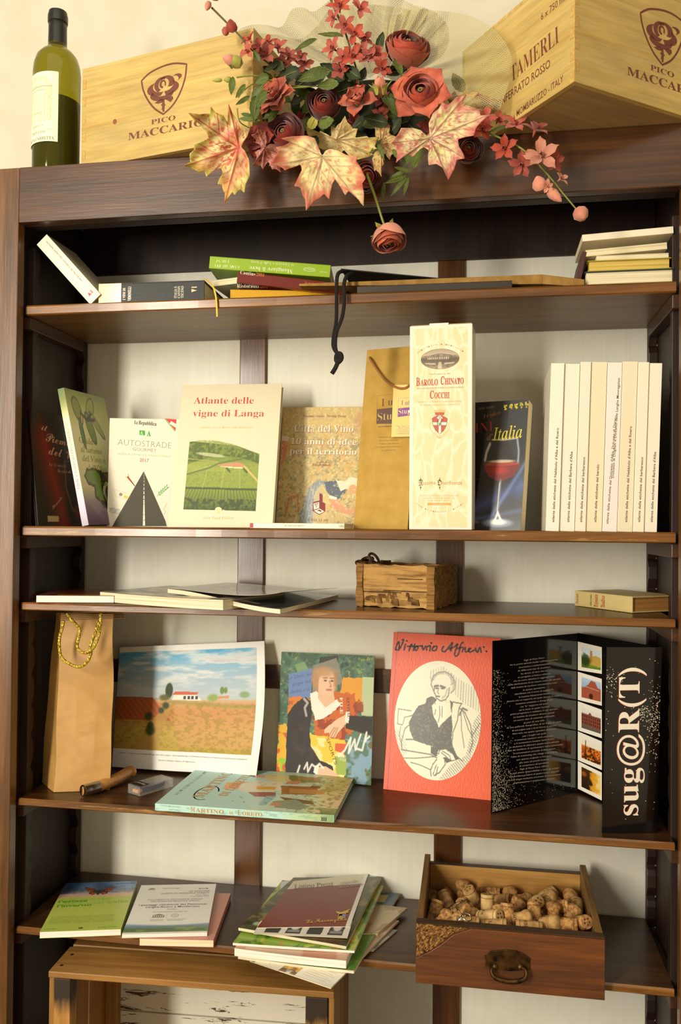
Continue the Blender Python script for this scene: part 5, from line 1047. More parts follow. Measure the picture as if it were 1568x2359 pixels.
# ------------------------------------------------------------------ third shelf
z3s = Z3+.0004
def slab(e, name, top, bot, mat, capm=None, nu=14, nv=8, bev=0):
    """solid between two surfaces fn(u,v)->Vector (world); used for sagging magazines"""
    inv = e.matrix_world.inverted(); m = MB(); vs = []; 
    for f in (top, bot):
        for j in range(nv):
            for i in range(nu): vs.append(inv @ f(i/(nu-1), j/(nv-1)))
    N = nu*nv; ft = [(j*nu+i, j*nu+i+1, (j+1)*nu+i+1, (j+1)*nu+i) for j in range(nv-1) for i in range(nu-1)]
    fb = [tuple(k+N for k in reversed(f)) for f in ft]; sd = []
    for i in range(nu-1): sd += [(i+N, i+1+N, i+1, i), ((nv-1)*nu+i, (nv-1)*nu+i+1, (nv-1)*nu+i+1+N, (nv-1)*nu+i+N)]
    for j in range(nv-1): sd += [(j*nu, (j+1)*nu, (j+1)*nu+N, j*nu+N), (j*nu+nu-1+N, (j+1)*nu+nu-1+N, (j+1)*nu+nu-1, j*nu+nu-1)]
    m.add(vs, ft+fb, capm or mat, True); m.add(vs, sd, mat, True); return m.build(name, e)
def quadfn(A, B, C, D, sag=0, dz=0, bow=0):
    def f(u, v):
        p = A*((1-u)*(1-v))+B*(u*(1-v))+C*(u*v)+D*((1-u)*v); p = p.copy(); p.z += dz-sag*math.sin(math.pi*u)+bow*math.sin(math.pi*v)*u; return p
    return f
PGL = pages('magazine_leaves', '#e9dfc2', '#c4b48c', 1100, 2)
def magazine(name, label, A, B, C, D, th, cov, leaves=None, sag=0, bow=0, cat='magazine', group=None, art=None, gap=.0004):
    """A,B front corners, C,D back corners of the underside (world)"""
    e = empty(name, A, label, cat, group)
    slab(e, 'page_block', quadfn(A, B, C, D, sag, th-.0003, bow), quadfn(A, B, C, D, sag, 0, bow), leaves or PGL)
    top = quadfn(A, B, C, D, sag, th+gap*.2, bow)
    if art is None: slab(e, 'cover', quadfn(A, B, C, D, sag, th+gap, bow), top, cov)
    else:
        inv = e.matrix_world.inverted(); f = quadfn(A, B, C, D, sag, th+gap, bow)
        picture(art, 'cover', e, None, fn=lambda U, V_: np.array([inv @ f(a, b_) for a, b_ in zip(U, V_)]), rough=.32, coat=.3)
    return e
W3 = lambda px, py, dz=0: at(px, py, Z=Z3+dz)
# white paperback with a dark red cover
A = at(83, 1389, Z=Z3); B = at(262, 1390, Z=Z3); yaw = math.atan2(B.y-A.y, B.x-A.x)
cv = Cv(90, 60, '#5a1c12'); cv.mix((vnoise(cv.U, cv.V, 9, 6, 3)-.4)*3, '#7a3826'); cv.poly([(.25, .0), (.9, .0), (.9, .13), (.25, .13)], '#c98a1c'); cv.speck(18, 12, '#8a7a60', .6, .5, 6)
z_ = Z3+.0006; mt_ = lying(A.x, A.y, z_+.0135, yaw)
e = book(mt_, (B-A).length, .0135, .150, M('#5a1c12', .3, coat=.3), 'paperback with dark red cover lying at the left end of the third shelf', pg=PGW, bt=.0006, sp='+z')
picture(cv, 'cover_picture', e, [(0, 0), ((B-A).length, 0), ((B-A).length, .15), (0, .15)], rough=.25, coat=.4)
# thick sagging magazine
A = Vector((.137, .060, Z3+.0008)); B = Vector((.404, -.030, Z3+.0008)); n_ = Vector((.32, .948, 0)); D_ = A+n_*.20; C_ = B+n_*.20
gc = Cv(120, 60, '#b9ad94'); gc.mix((vnoise(gc.U, gc.V, 8, 6, 9)-.35)*2.2, '#6e6a60'); gc.speck(14, 8, '#d9cfb4', .55, .8, 4); gc.speck(20, 14, '#5a3a3a', .66, .7, 14)
A.z = D_.z = Z3+.0020
magazine('magazine', 'thick wavy magazine lying in the middle of the third shelf pile', A, B, C_, D_, .0175, None, sag=.0015, art=gc)
A = at(386, 1366, Z=Z3+.0205); B = at(645, 1414, Z=Z3-.001); C2 = at(778, 1380, Z=Z3+.0015); D2 = at(520, 1352, Z=Z3+.0205)
B.y = max(B.y, -.07)
def dropf(th, lift=0, rag=0):
    def f(u, v):
        p = A*((1-u)*(1-v))+B*(u*(1-v))+C2*(u*v)+D2*((1-u)*v); p = p.copy()
        s = (3*u*u-2*u**3); p.z = (A.z*(1-v)+D2.z*v)*(1-s)+(B.z*(1-v)+C2.z*v)*s+th+lift*(u**2)*(.9-.45*v); return p
    return f
e = empty('magazine', A, 'open glossy magazine drooping over the shelf edge with its cover curling up', 'magazine')
slab(e, 'page_block', dropf(.0075), dropf(.0), PGL, nu=20)
gc2 = Cv(120, 60, '#3a3638'); gc2.mix((vnoise(gc2.U, gc2.V, 6, 5, 19)-.4)*3, '#8a8078'); gc2.line([(.25, .14), (.75, .10)], .03, '#d9b8a8', .8)
inv = e.matrix_world.inverted(); f_ = dropf(.0080)
picture(gc2, 'inner_page', e, None, fn=lambda U, V_: np.array([inv @ f_(a, b_) for a, b_ in zip(U, V_)]), rough=.25, coat=.4)
gc3 = Cv(120, 60, '#a8a294'); gc3.mix((vnoise(gc3.U, gc3.V, 7, 5, 29)-.4)*2, '#d6cdb6'); f3 = dropf(.0084, .030)
o = picture(gc3, 'curled_cover', e, None, fn=lambda U, V_: np.array([inv @ f3(a, b_) for a, b_ in zip(U, V_)]), rough=.25, coat=.4); x = o.modifiers.new('s', 'SOLIDIFY'); x.thickness = .0005; x.offset = 1
# rustic wooden box with iron handles in it
RUS = noisy('weathered_wood', '#4e3014', '#a07438', 45, .85, (.5, 2, 4), .6, lo=.3, hi=.62, detail=9); RUSL = noisy('weathered_wood_light', '#6e4820', '#bc9050', 40, .85, (.4, 2, 4), .6, lo=.28, hi=.55, detail=10); RUSD = noisy('broken_wood', '#4a2c10', '#8a6434', 60, .95, (1, 1, 1), 1.0)
MW = Matrix.Translation((.6135, .105, z3s)) @ Matrix.Rotation(math.radians(-13), 4, 'Z') @ Matrix.Scale(1.045, 4, (1, 0, 0)) @ Matrix.Scale(.93, 4, (0, 1, 0))
e = empty('rustic_box', MW, 'small open box of weathered rough boards on the third shelf', 'box')
def rough_board(x0, x1, y0, y1, z0, z1, mat, seed, name='board', nx=14, nz=6, amp=.0012, eat=0):
    r = random.Random(seed); m = MB(); J = {}
    def j(i, k, s_): return J.setdefault((i, k, s_), r.uniform(-amp, amp))
    lx, ly = x1-x0, y1-y0; alongx = lx > ly; Lg = lx if alongx else ly
    for s_, yy in ((0, 0), (1, 1)):
        pass
    def P(u, w_, s_):
        off = j(round(u*nx), round(w_*nz), s_)*(1 if 0 < w_ < 1 else .6); z = z0+(z1-z0)*w_+(j(round(u*nx), 99, s_) if w_ in (0, 1) else 0)*1.2
        if eat and w_ < .35 and s_ == 0: off += eat*(.35-w_)/.35*(.5+.5*math.sin(u*23+seed))*(1 if r.random() < .9 else .3)
        return (x0+lx*u, (y0+off if s_ == 0 else y1+off), z) if alongx else ((x0+off if s_ == 0 else x1+off), y0+ly*u, z)
    vs = [P(i/nx, k/nz, s_) for s_ in (0, 1) for k in range(nz+1) for i in range(nx+1)]; N = (nx+1)*(nz+1); I = lambda i, k, s_: s_*N+k*(nx+1)+i
    fs = [(I(i, k, 0), I(i+1, k, 0), I(i+1, k+1, 0), I(i, k+1, 0)) for k in range(nz) for i in range(nx)]+[(I(i, k, 1), I(i, k+1, 1), I(i+1, k+1, 1), I(i+1, k, 1)) for k in range(nz) for i in range(nx)]
    fs += [(I(i, nz, 0), I(i+1, nz, 0), I(i+1, nz, 1), I(i, nz, 1)) for i in range(nx)]+[(I(i, 0, 1), I(i+1, 0, 1), I(i+1, 0, 0), I(i, 0, 0)) for i in range(nx)]
    fs += [(I(0, k, 0), I(0, k+1, 0), I(0, k+1, 1), I(0, k, 1)) for k in range(nz)]+[(I(nx, k, 1), I(nx, k+1, 1), I(nx, k+1, 0), I(nx, k, 0)) for k in range(nz)]
    m.add(vs, fs, mat); return m.build(name, e)
rough_board(.0125, .128, .003, .016, .001, .0765, RUSL, 1, eat=.0035); rough_board(.0, .0125, 0, .165, 0, .0785, RUS, 2, amp=.0016); rough_board(.128, .142, 0, .165, 0, .0755, RUS, 3, amp=.0016)
rough_board(.0125, .128, .150, .163, .001, .074, RUSL, 4); m = MB(); m.box(.0125, .128, .016, .150, .002, .010, RUS); m.build('base_board', e)
m = MB(); rr = random.Random(9)
for k in range(16):
    x = rr.uniform(.014, .10); z = rr.uniform(.004, .024); w_ = rr.uniform(.006, .018); h = rr.uniform(.004, .011); y = -.0006-rr.uniform(0, .0016)+.003
    m.hexa([(x, y, z), (x+w_, y+.0005, z-.001), (x+w_, .006, z-.001), (x, .006, z)], [(x+.001, y, z+h), (x+w_-.002, y, z+h*.8), (x+w_, .006, z+h), (x, .006, z+h)], RUSD)
for z, x0, x1 in ((.027, .0126, .082), (.030, .05, .1279), (.052, .075, .12)): m.box(x0, x1, .0012, .004, z, z+.0012, M('#2a1808', .9))
o = m.build('broken_chips', e); tag(o, kind='stuff')
IR = noisy('rusty_iron', '#2a1a10', '#5a3a22', 60, .6, bmp=.4)
k_ = empty('iron_keyrings', at(850, 1300, Y=.13), 'rusty iron scissor handles lying in the rustic box', 'scissors'); k_.name = 'scissors'
def ring(cx, cy, rx, ry, rot, Y, tiltz=0):
    P = []
    for i in range(20):
        a = 2*math.pi*i/20; X, Z = rx*math.cos(a), ry*math.sin(a); X, Z = X*math.cos(rot)-Z*math.sin(rot), X*math.sin(rot)+Z*math.cos(rot); P.append(at(cx+X, cy-Z, Y=Y+tiltz*math.sin(a)))
    m = MB(); inv = k_.matrix_world.inverted(); m.tube([inv @ p for p in P], .0026, IR, 7, closed=True); m.build('finger_loop', k_)
ring(832, 1298, 12, 5, -.2, .130, .006); ring(846, 1290, 13, 6, .2, .135, .01); ring(861, 1288, 15, 8, -.9, .145, .004); ring(850, 1296, 15, 5, -.15, .145, .012)
wtube(k_, [at(868, 1299, Y=.125), at(882, 1303, Y=.13), at(900, 1309, Y=.14)], .0032, IR, 'blade')
wtube(k_, [at(838, 1296, Y=.12), at(868, 1300, Y=.13), at(884, 1303, Y=.13)], .003, IR, 'blade')
# old heraldic dictionary
OLD = noisy('old_vellum', '#c9b070', '#dac488', 9, .6, lo=.3, hi=.7); PGO = {a: pages('browned_pages_'+'xyz'[a], '#b8823c', '#8a5a24', 900, a) for a in (0, 1, 2)}
A = at(1296, 1391, Z=Z3); B = at(1453, 1412.5, Z=Z3); ang = math.atan2(B.y-A.y, B.x-A.x)
A = Vector((1.012, .222, 0)); B = Vector((1.096, .102, 0)); Lb = (B-A).length; ang = math.atan2(B.y-A.y, B.x-A.x)
mt_ = lying(A.x, A.y, z3s+.0285, ang)
e = book(mt_, Lb, .0280, .108, OLD, 'old yellowed hardback with browned pages at the right of the third shelf', sp='-z', bt=.002, ov=.003, pg=PGO)
m = MB(); m.T = Matrix.Rotation(-math.pi/2, 4, 'X') @ Matrix.Translation((0, 0, 0)) if 0 else None
MSp = lying(A.x, A.y, z3s+.0285, ang); MSp2 = frame(A.x, A.y, z3s, ang, 0, 0); m = MB()
text(m, 'Dizionario', (.062, .0030), (.062, .0255), .0095, M('#9a2a18', .6), 'f', base=-.0003); text(m, 'Araldico', (.080, .0040), (.080, .0245), .0095, M('#9a2a18', .6), 'f', base=-.0003)
text(m, 'Goffredo di Crollalanza', (.046, .004), (.046, .0245), .0045, M('#5a4424', .6), 'b', base=-.0003); text(m, 'Manuali Hoepli', (.010, .005), (.010, .0235), .006, M('#8a6a34', .6), 'f', base=-.0003)
o = m.build('spine_lettering', e); o.matrix_local = MSp.inverted() @ MSp2
# ------------------------------------------------------------------ fourth shelf
z4s = Z4+.0004
# kraft bottle bag
KR = noisy('ribbed_kraft', '#b68848', '#c69856', 20, .6, (1, 1, 1), 0); nt = KR.node_tree; b = nt.nodes['Principled BSDF']
wv = nt.nodes.new('ShaderNodeTexWave'); wv.bands_direction = 'Z'; wv.inputs['Scale'].default_value = 160; bump(nt, b, wv.outputs['Fac'], .12, .001); b.inputs['Specular IOR Level'].default_value = .6; b.inputs['Roughness'].default_value = .45
A = Vector((.046, .066, z4s)); B = at(256, 1797, Z=Z4); B = Vector((.143, .100, z4s)); L_ = at(97, 1798, Z=Z4); L_ = Vector((-.008, .118, z4s))
ux = (B-A); dp = (L_-A); Rb = B+dp; e = empty('kraft_bag', A, 'brown kraft paper bottle bag with gold cord handles on the fourth shelf', 'bag'); inv = e.matrix_world.inverted()
Htop = .3320
def bagring(t):
    z = t*Htop; pinch = (1-.62*max(0, (t-.15)/.85)**1.3); ww = 1-.02*t; c = A+ux*.5+dp*.5; sh_ = Vector((.004*t, .022*t, 0)); rx = math.sin(t*9)*.0018; P = []
    for k, (a_, b_) in enumerate(((-.5, -.5), (-.17, -.52), (.17, -.52), (.5, -.5), (.5-.10*t, 0), (.5, .5), (0, .5), (-.5, .5), (-.5+.14*t, 0))):
        P.append(c+ux*(a_*ww)+dp*(b_*pinch)+sh_+Vector((math.sin(t*13+k*2)*.0012, rx*math.cos(k), z)))
    return P
rings = [bagring(t) for t in np.linspace(0, 1, 22)]; m = MB(); n = 9
vs = [inv @ p for r_ in rings for p in r_]; m.add(vs, [(i*n+k, i*n+(k+1) % n, (i+1)*n+(k+1) % n, (i+1)*n+k) for i in range(21) for k in range(n)]+[tuple(range(n-1, -1, -1))], KR); m.build('paper_body', e, bevel=.0008)
KD = noisy('kraft_fold', '#8a6434', '#a87c44', 30, .7)
T0 = rings[-1]; a0, b0 = T0[0], T0[3]; m = MB(); dirx = (b0-a0).normalized(); fr = Vector((dirx.y, -dirx.x, 0))
for k in range(4):
    p = a0-dirx*(.001)+Vector((0, 0, -.002-.0035*k)); q = b0+dirx*(.018)+Vector((0, 0, .0-.003*k)); off = fr*(.010-.0015*k)
    m.hexa([inv @ (p+off), inv @ (q+off), inv @ (q-fr*.012), inv @ (p-fr*.012)], [inv @ (p+off+Vector((0, 0, .0008))), inv @ (q+off+Vector((0, 0, .0008))), inv @ (q-fr*.012+Vector((0, 0, .0008))), inv @ (p-fr*.012+Vector((0, 0, .0008)))], KD)
m.build('folded_rim', e)
GC, nt, b = nodes('gold_cord'); b.inputs['Base Color'].default_value = (*lin('#d9b828'), 1); b.inputs['Roughness'].default_value = .35; b.inputs['Metallic'].default_value = .35
vo = nt.nodes.new('ShaderNodeTexVoronoi'); vo.inputs['Scale'].default_value = 420; nt.links.new(coords(nt, (1, 1, .6)), vo.inputs['Vector']); bump(nt, b, vo.outputs['Distance'], .9, .0015)
nt.links.new(ramp(nt, vo.outputs['Distance'], [(.2, '#e6cc40'), (.7, '#8a6a10')]), b.inputs['Base Color'])
zz = lambda L, Y: [at(60+a/3.92, 1400+b_/3.92, Y=Y) for a, b_ in L]
wtube(e, zz([(340, 120), (325, 190), (305, 260), (300, 340), (310, 420), (340, 470), (400, 510), (470, 535), (530, 510), (570, 460), (588, 400), (580, 350), (600, 290), (630, 210), (655, 120)], .066), .0030, GC, 'cord_handle', 8)
wtube(e, zz([(372, 50), (400, 100), (440, 140), (480, 190), (482, 250), (465, 310), (465, 360), (500, 400), (550, 405), (600, 370), (635, 310), (660, 230), (672, 150), (675, 50)], .060), .0030, GC, 'cord_handle', 8)
# curled landscape print
LW, LH = .326, .232
cv = Cv(300, 230, '#f2efe8'); X, Y_ = cv.U, cv.V; bx0, bx1, by0, by1 = -.2, .94, .155, .955
u_ = (X-bx0)/(bx1-bx0); v_ = (Y_-by0)/(by1-by0); ins = (X < bx1)*(Y_ > by0)*(Y_ < by1)*1.
T = Cv(300, 230); T.U, T.V = u_, v_; T.vgrad([(0, '#b89a3c'), (.2, '#c0a048'), (.40, '#c87a3c'), (.50, '#d0a878'), (.52, '#b9c4c8'), (.7, '#a9bcc8'), (.85, '#8fb8d0'), (1, '#4fa8d4')])
cl = vnoise(u_, v_, 6, 16, 12, 5); T.mix(np.clip((cl-.42)*5, 0, 1)*(v_ > .5)*np.clip((v_-.5)*4, 0, 1)*.85, '#e9e6e0'); T.mix(np.clip((cl-.6)*5, 0, 1)*(v_ > .5)*.6, '#b9b4b0')
hill = .505+.02*np.sin(u_*5)-.03*(u_-.6); nz = vnoise(u_, v_, 50, 50, 3, 4); T.mix((v_ < hill)*(v_ > .30)*(u_ < .52-.5*(v_-.30))*.9, '#a84a20'); T.mix((v_ < hill)*(v_ > .30)*(u_ < .5)*(np.sin((u_*2+v_)*90) > .3)*.35, '#d0783c')
T.mix((v_ < hill-.02)*(v_ > .05)*(u_ > .52+.1*(.5-v_))*.7, '#cf9a5c'); T.mix((v_ < hill)*(nz > .55)*.3, '#7a6a20'); T.mix(np.clip(1-np.abs(v_-hill+.03)/.03, 0, 1)*(u_ > .5)*.6, '#8a8a30')
T.poly([(.30, 0), (.36, .2), (.44, .36), (.50, .47), (.53, .47), (.50, .34), (.46, .15), (.46, 0)], '#b88e40', .8, .02)
for x, y, s_ in ((.385, .34, .04), (.46, .40, .03), (.485, .45, .035), (.40, .2, .05), (.40, .25, .035)): T.ell(x, y, s_*.55, s_, '#38401a', .95, .3)
T.ell(.50, .60, .022, .075, '#34401a', 1, .12); T.ell(.475, .53, .03, .03, '#5a5a20', .9, .3); T.poly([(.52, .555), (.66, .555), (.67, .585), (.535, .59)], '#c8603c'); T.poly([(.52, .51), (.69, .50), (.66, .557), (.53, .557)], '#ece4d4')
for k in range(4): T.poly([(.585+k*.022, .515), (.60+k*.022, .515), (.60+k*.022, .545), (.585+k*.022, .545)], '#3a3a40')
T.ell(.80, .60, .012, .035, '#6a8a3a', 1, .2); T.ell(.82, .60, .010, .03, '#6a8a3a', 1, .2); T.ell(.75, .53, .03, .035, '#8aa04a', .9, .3); T.ell(.93, .56, .03, .03, '#7a9a5a', .8, .3); T.poly([(.78, .52), (.84, .525), (.84, .55), (.78, .545)], '#d88a5c')
cv.C = cv.C*(1-ins[..., None])+T.C*ins[..., None]
BLp = at(232, 1766, Y=.225); mt_ = frame(.086, .232, z4s, -.02, .12, 0); inv2 = mt_
def sheetfn(U, V_):
    u, v = U*LW, V_*(LH)
    hgt = .245+.020*np.clip((U-.0), 0, 1)
    x = u-.035*np.clip(U-.7, 0, 1)**2*3; z = .004+V_*hgt*1.0-.012*np.sin(V_*3.1)*0+.004*U
    y = -.012*np.sin(U*3.0)-.050*np.clip(U-.6, 0, 1)*np.clip(1.15-V_, 0, 1)-.014*np.sin(V_*3.14)*U
    x = x+.012*np.sin(V_*math.pi)*U**2+.0*V_
    return np.stack([x, y, z], 1)
e = empty('landscape_print', mt_, 'curled unframed photo print of an autumn vineyard with a white farmhouse', 'photo')
o = picture(cv, 'paper_sheet', e, None, fn=sheetfn, rough=.6, coat=.0); x = o.modifiers.new('s', 'SOLIDIFY'); x.thickness = .0004; x.offset = 1
for p_ in o.data.polygons: p_.use_smooth = True
m = MB()
def onsheet(u, v, y):
    q = sheetfn(np.array([u/LW]), np.array([v/.265]))[0]; return (q[0], q[1]-.0006, q[2])
text(m, 'Mgftourism – 1° Premio Concorso Fotografico #Paesaggi DiVini 2014 core#Nosa  “ASSOCIAZIONE PER IL PATRIMONIO DEI PAESAGGI VITIVINICOLI DI LANGHE-ROERO E MONFERRATO”', (.015, .031), (.300, .031), .0026, M('#3a3a3a', .5), 'x', shear=.2, map_=onsheet)
text(m, 'Marilena Gaffoglio Fabbrini © Mgftourism', (.105, .020), (.185, .020), .0026, M('#3a3a3a', .5), 'x', shear=.2, map_=onsheet); m.build('caption', e)
def bust(cv, cx, cy, s, skin, hair, coat_, shirt, face=1, out=None):
    """generic seated gentleman in eighteenth century dress; plain stand-in"""
    q = lambda L: [(cx+a*s, cy+b_*s) for a, b_ in L]
    cv.poly(q([(-.34, -1.0), (-.36, -.5), (-.30, -.22), (-.16, -.08), (-.05, -.02), (.10, -.04), (.26, -.14), (.36, -.30), (.40, -.6), (.42, -1.0)]), coat_, 1, .01)
    cv.ell(cx-.01*s, cy+.18*s, .15*s, .20*s, hair, 1, .15); cv.poly(q([(-.06, .08), (.07, .08), (.09, -.08), (0, -.22), (-.10, -.06)]), skin)
    cv.ell(cx+.02*s, cy+.16*s, .105*s, .155*s, skin, 1, .08); cv.ell(cx-.11*s, cy+.13*s, .045*s, .09*s, hair, 1, .3); cv.ell(cx+.12*s, cy+.16*s, .03*s, .08*s, hair, 1, .3)
    for dx in (-.02, .065): cv.ell(cx+dx*s, cy+.175*s, .016*s, .008*s, '#4a3a30', .9, .3); cv.line(q([(dx-.022, .20), (dx+.02, .205)]), .006*s, '#6a5040', .8)
    cv.line(q([(.03, .17), (.045, .115), (.025, .108)]), .006*s, '#9a6a50', .8); cv.line(q([(.0, .07), (.05, .072)]), .008*s, '#a0503c', .8)
    cv.poly(q([(-.14, -.02), (-.06, .02), (.0, -.16), (.08, .02), (.14, -.02), (.06, -.22), (.04, -.42), (-.05, -.36), (-.08, -.2)]), shirt, 1, .02)
# collage canvas
MCo = frame(.4320, .246, z4s, -.135, .125, -.012); WC_, HC_ = .1985, .249
e = empty('collage_panel', MCo, 'colourful collage print with a gentleman portrait mounted on thin board', 'picture'); sh = Sheet(MCo)
m = MB(); m.box(0, WC_, 0, .0025, 0, HC_, M('#b8a878', .7)); m.build('backing_board', e)
cv = Cv(215, 280, '#44604a'); U, V_ = cv.U, cv.V; n1_ = vnoise(U, V_, 10, 12, 31, 5); n2_ = vnoise(U, V_, 30, 36, 32, 3)
cv.mix((n1_-.4)*4, '#5c8a70'); cv.mix((n1_-.58)*6, '#3a4440'); cv.mix((n2_-.6)*5, '#8a9a5a')
cv.poly([(.42, .97), (.42, .86), (.62, .95), (.62, .99)], '#3a3c38'); cv.poly([(.20, .82), (.30, .87), (.26, .93), (.15, .90)], '#7a9a6a')
cv.poly([(.09, .82), (.35, .88), (.34, .64), (.10, .64)], '#6a84b4'); cv.poly([(.35, .90), (.60, .97), (.68, .78), (.36, .64)], '#8a8478'); cv.poly([(.68, .82), (.90, .82), (.90, .56), (.62, .56)], '#e29a2c', 1, .02); cv.poly([(.88, .83), (1., .83), (1., .53), (.88, .53)], '#b9c49a')
cv.poly([(.10, .64), (.34, .64), (.34, .5), (.10, .5)], '#d87a24', 1, .03); cv.poly([(.35, .70), (.80, .70), (.86, .50), (.74, .30), (.40, .34)], '#c8641f', 1, .04); cv.speck(16, 18, '#8a2c18', .55, .75, 41, mask=((U > .35)*(U < .9)*(V_ > .33)*(V_ < .66))*1.)
cv.poly([(.72, .52), (1., .52), (1., .38), (.72, .42)], '#2a241c'); cv.poly([(.72, .38), (1., .36), (1., .12), (.74, .10)], '#5a7a6a', 1, .05); cv.speck(9, 10, '#88a8c0', .55, .9, 43, mask=((U > .7)*(V_ < .34))*1.); cv.speck(8, 9, '#6a5a20', .6, .8, 44, mask=((U > .7)*(V_ < .36))*1.)
cv.poly([(.30, .36), (.72, .33), (.72, .04), (.42, .04)], '#e9c43c', 1, .04); cv.speck(8, 10, '#efe6b0', .5, .8, 45, mask=((U > .35)*(U < .72)*(V_ < .33))*1.); cv.poly([(.62, .30), (.74, .30), (.72, .22), (.62, .24)], '#d85a30'); cv.poly([(.62, .20), (.74, .19), (.74, .06), (.64, .06)], '#9ab04a')
cv.poly([(0, .42), (.10, .42), (.10, 0), (0, 0)], '#e2b02a', 1, .05); cv.speck(10, 14, '#c8441c', .58, .8, 46, mask=((U < .1)*(V_ < .40))*1.); cv.speck(10, 14, '#8ac41c', .62, .9, 47, mask=((U < .12)*(V_ < .15))*1.)
cv.poly([(.10, .50), (.16, .58), (.28, .65), (.37, .60), (.36, .50), (.34, .40), (.36, .26), (.46, .16), (.60, .12), (.62, .04), (.10, .0)], '#2a2220', 1, .015); cv.mix(np.clip((n1_-.5)*4, 0, 1)*cv.inpoly([(.14, .5), (.3, .6), (.34, .3), (.5, .12), (.14, .02)])*.35, '#6a4a44')
s_ = .52; cx, cy = .47, .70
cv.poly([(.33, .68), (.40, .70), (.50, .60), (.62, .64), (.66, .60), (.52, .50), (.40, .46), (.36, .55)], '#efe8d8', 1, .02); cv.ell(.47, .795, .125, .10, '#b88a60', 1, .2); cv.poly([(.42, .74), (.58, .70), (.60, .63), (.50, .57), (.42, .64)], '#e2b894'); cv.ell(.515, .765, .098, .098, '#e6bc98', 1, .08); cv.ell(.47, .85, .11, .035, '#c09468', .9, .4); cv.ell(.385, .79, .03, .06, '#b88a60', .9, .3); cv.ell(.60, .80, .02, .07, '#b0845c', .8, .4)
for dx in (.49, .56): cv.ell(dx, .785, .016, .007, '#4a4038', .9, .3); cv.line([(dx-.02, .805), (dx+.018, .807)], .006, '#8a6040', .7)
cv.line([(.535, .78), (.555, .742), (.54, .738)], .006, '#b07a5c', .8); cv.line([(.51, .712), (.555, .714)], .008, '#b0604c', .8); cv.mix(np.clip((U-.56)*8, 0, .35)*cv.inpoly([(.54, .68), (.62, .7), (.62, .85), (.55, .86)]), '#9a6a4c')
cv.poly([(.72, .53), (.60, .47), (.50, .40), (.50, .37), (.55, .38), (.56, .34), (.59, .35), (.61, .335), (.64, .38), (.73, .46)], '#e8bf9c', 1, .01); cv.poly([(.72, .55), (.76, .55), (.75, .46), (.71, .47)], '#efe6da')
for k in range(3): cv.line([(.54+k*.03, .34), (.60+k*.02, .42)], .005, '#a87050', .7)
cv.poly([(.42, .10), (.52, .115), (.62, .08), (.66, .05), (.62, .03), (.48, .02), (.44, .05)], '#e4b898', 1, .01); cv.poly([(.41, .11), (.46, .12), (.44, .04), (.40, .06)], '#efe4d8')
cv.line([(.3, .50), (.28, .56), (.31, .60), (.27, .63)], .012, '#d0ccc4', .8, ); cv.line([(.66, .20), (.72, .25), (.78, .35), (.76, .23), (.82, .34), (.83, .26), (.88, .38)], .009, '#efece0', .95); cv.line([(.84, .27), (.90, .26), (.94, .40), (.93, .33)], .009, '#efece0', .95); cv.line([(.93, .34), (.97, .37)], .008, '#efece0', .9)
cv.line([(.18, .03), (.22, .02), (.25, .10)], .010, '#efece0', .9); cv.line([(.30, .08), (.33, .13), (.34, .06), (.38, .12), (.42, .10), (.46, .13), (.50, .10)], .009, '#efece0', .9)
picture(cv, 'collage_picture', e, [(0, 0), (WC_, 0), (WC_, HC_), (0, HC_)], rough=.6, coat=0)
m = MB(); BL_, WHt, BRt = M('#34465e', .6), M('#e9e2cc', .5), M('#7a3a20', .6); f_ = lambda a, b_: (a*WC_, b_*HC_)
for i, (s_, a, b_) in enumerate((('er liberi, for', (.10, .775), (.35, .825)), ('d’ogni viol', (.14, .725), (.34, .765)), ('diritti, e il', (.12, .665), (.33, .70)))): text(m, s_, f_(*a), f_(*b_), .0075, BL_, 'i', off=-.01)
text(m, 'SPORTS', f_(.52, .33), f_(.62, .13), .0065, BRt, ''); text(m, 'EC', f_(.11, .58), f_(.16, .58), .007, BRt, 'b'); text(m, 'ITALIA', f_(.67, .17), f_(.735, .165), .005, WHt, 'b'); text(m, 'MILAN', f_(.66, .20), f_(.735, .195), .004, WHt, 'b'); text(m, 'to cre', f_(.86, .95), f_(.99, .97), .006, M('#b8a83a', .6), 'bi'); text(m, 'FILE', f_(.65, .66), f_(.66, .53), .006, WHt, 'b'); text(m, 'REVIVAL', f_(.72, .66), f_(.74, .50), .006, BRt, 'b')
m.build('collage_lettering', e)
# red book
MRd = frame(.6540, .208, z4s, -.13, .212, .011); WR, HR = .2130, .302
RDC = noisy('grained_orange_red', '#e0480e', '#e65412', 8, .38, (1, 1, 1), 0, coat=.15); nt = RDC.node_tree; b = nt.nodes['Principled BSDF']; bump(nt, b, noise(nt, coords(nt, (2.2, 2.2, .8)), 160, 2), .14, .002)
e = book(MRd, WR, .011, HR, RDC, 'orange red hardback with an oval pen portrait standing on the fourth shelf', bt=.002, ov=.003, pg=PG); sh = Sheet(MRd)
m = MB(); flatpoly(m, [(.0075, .0), (.009, 0), (.009, HR), (.0075, HR)], M('#a82814', .4), 1); m.build('hinge_groove', e)
OC = sh.uv(1006.5, 1658); RX, RZ = (sh.uv(1107, 1660)[0]-sh.uv(908, 1650)[0])/2, (sh.uv(1003, 1520)[1]-sh.uv(1008, 1796)[1])/2
cv = Cv(210, 290, '#e9e2c4'); U, V_ = cv.U, cv.V; dk = '#4a473a'
q = lambda L: [((a-232)/978, 1-(b_-440)/1350) for a, b_ in L]   # zoomed photo coordinates of the oval
n1_ = vnoise(U, V_, 60, 80, 51, 2)
hat = (np.sin(U*210) > .35)*1.
cv.mix(hat*cv.inpoly(q([(600, 560), (760, 500), (950, 640), (1210, 760), (1210, 1000), (1000, 900), (880, 780), (640, 800)]))*.5, '#8a867a')
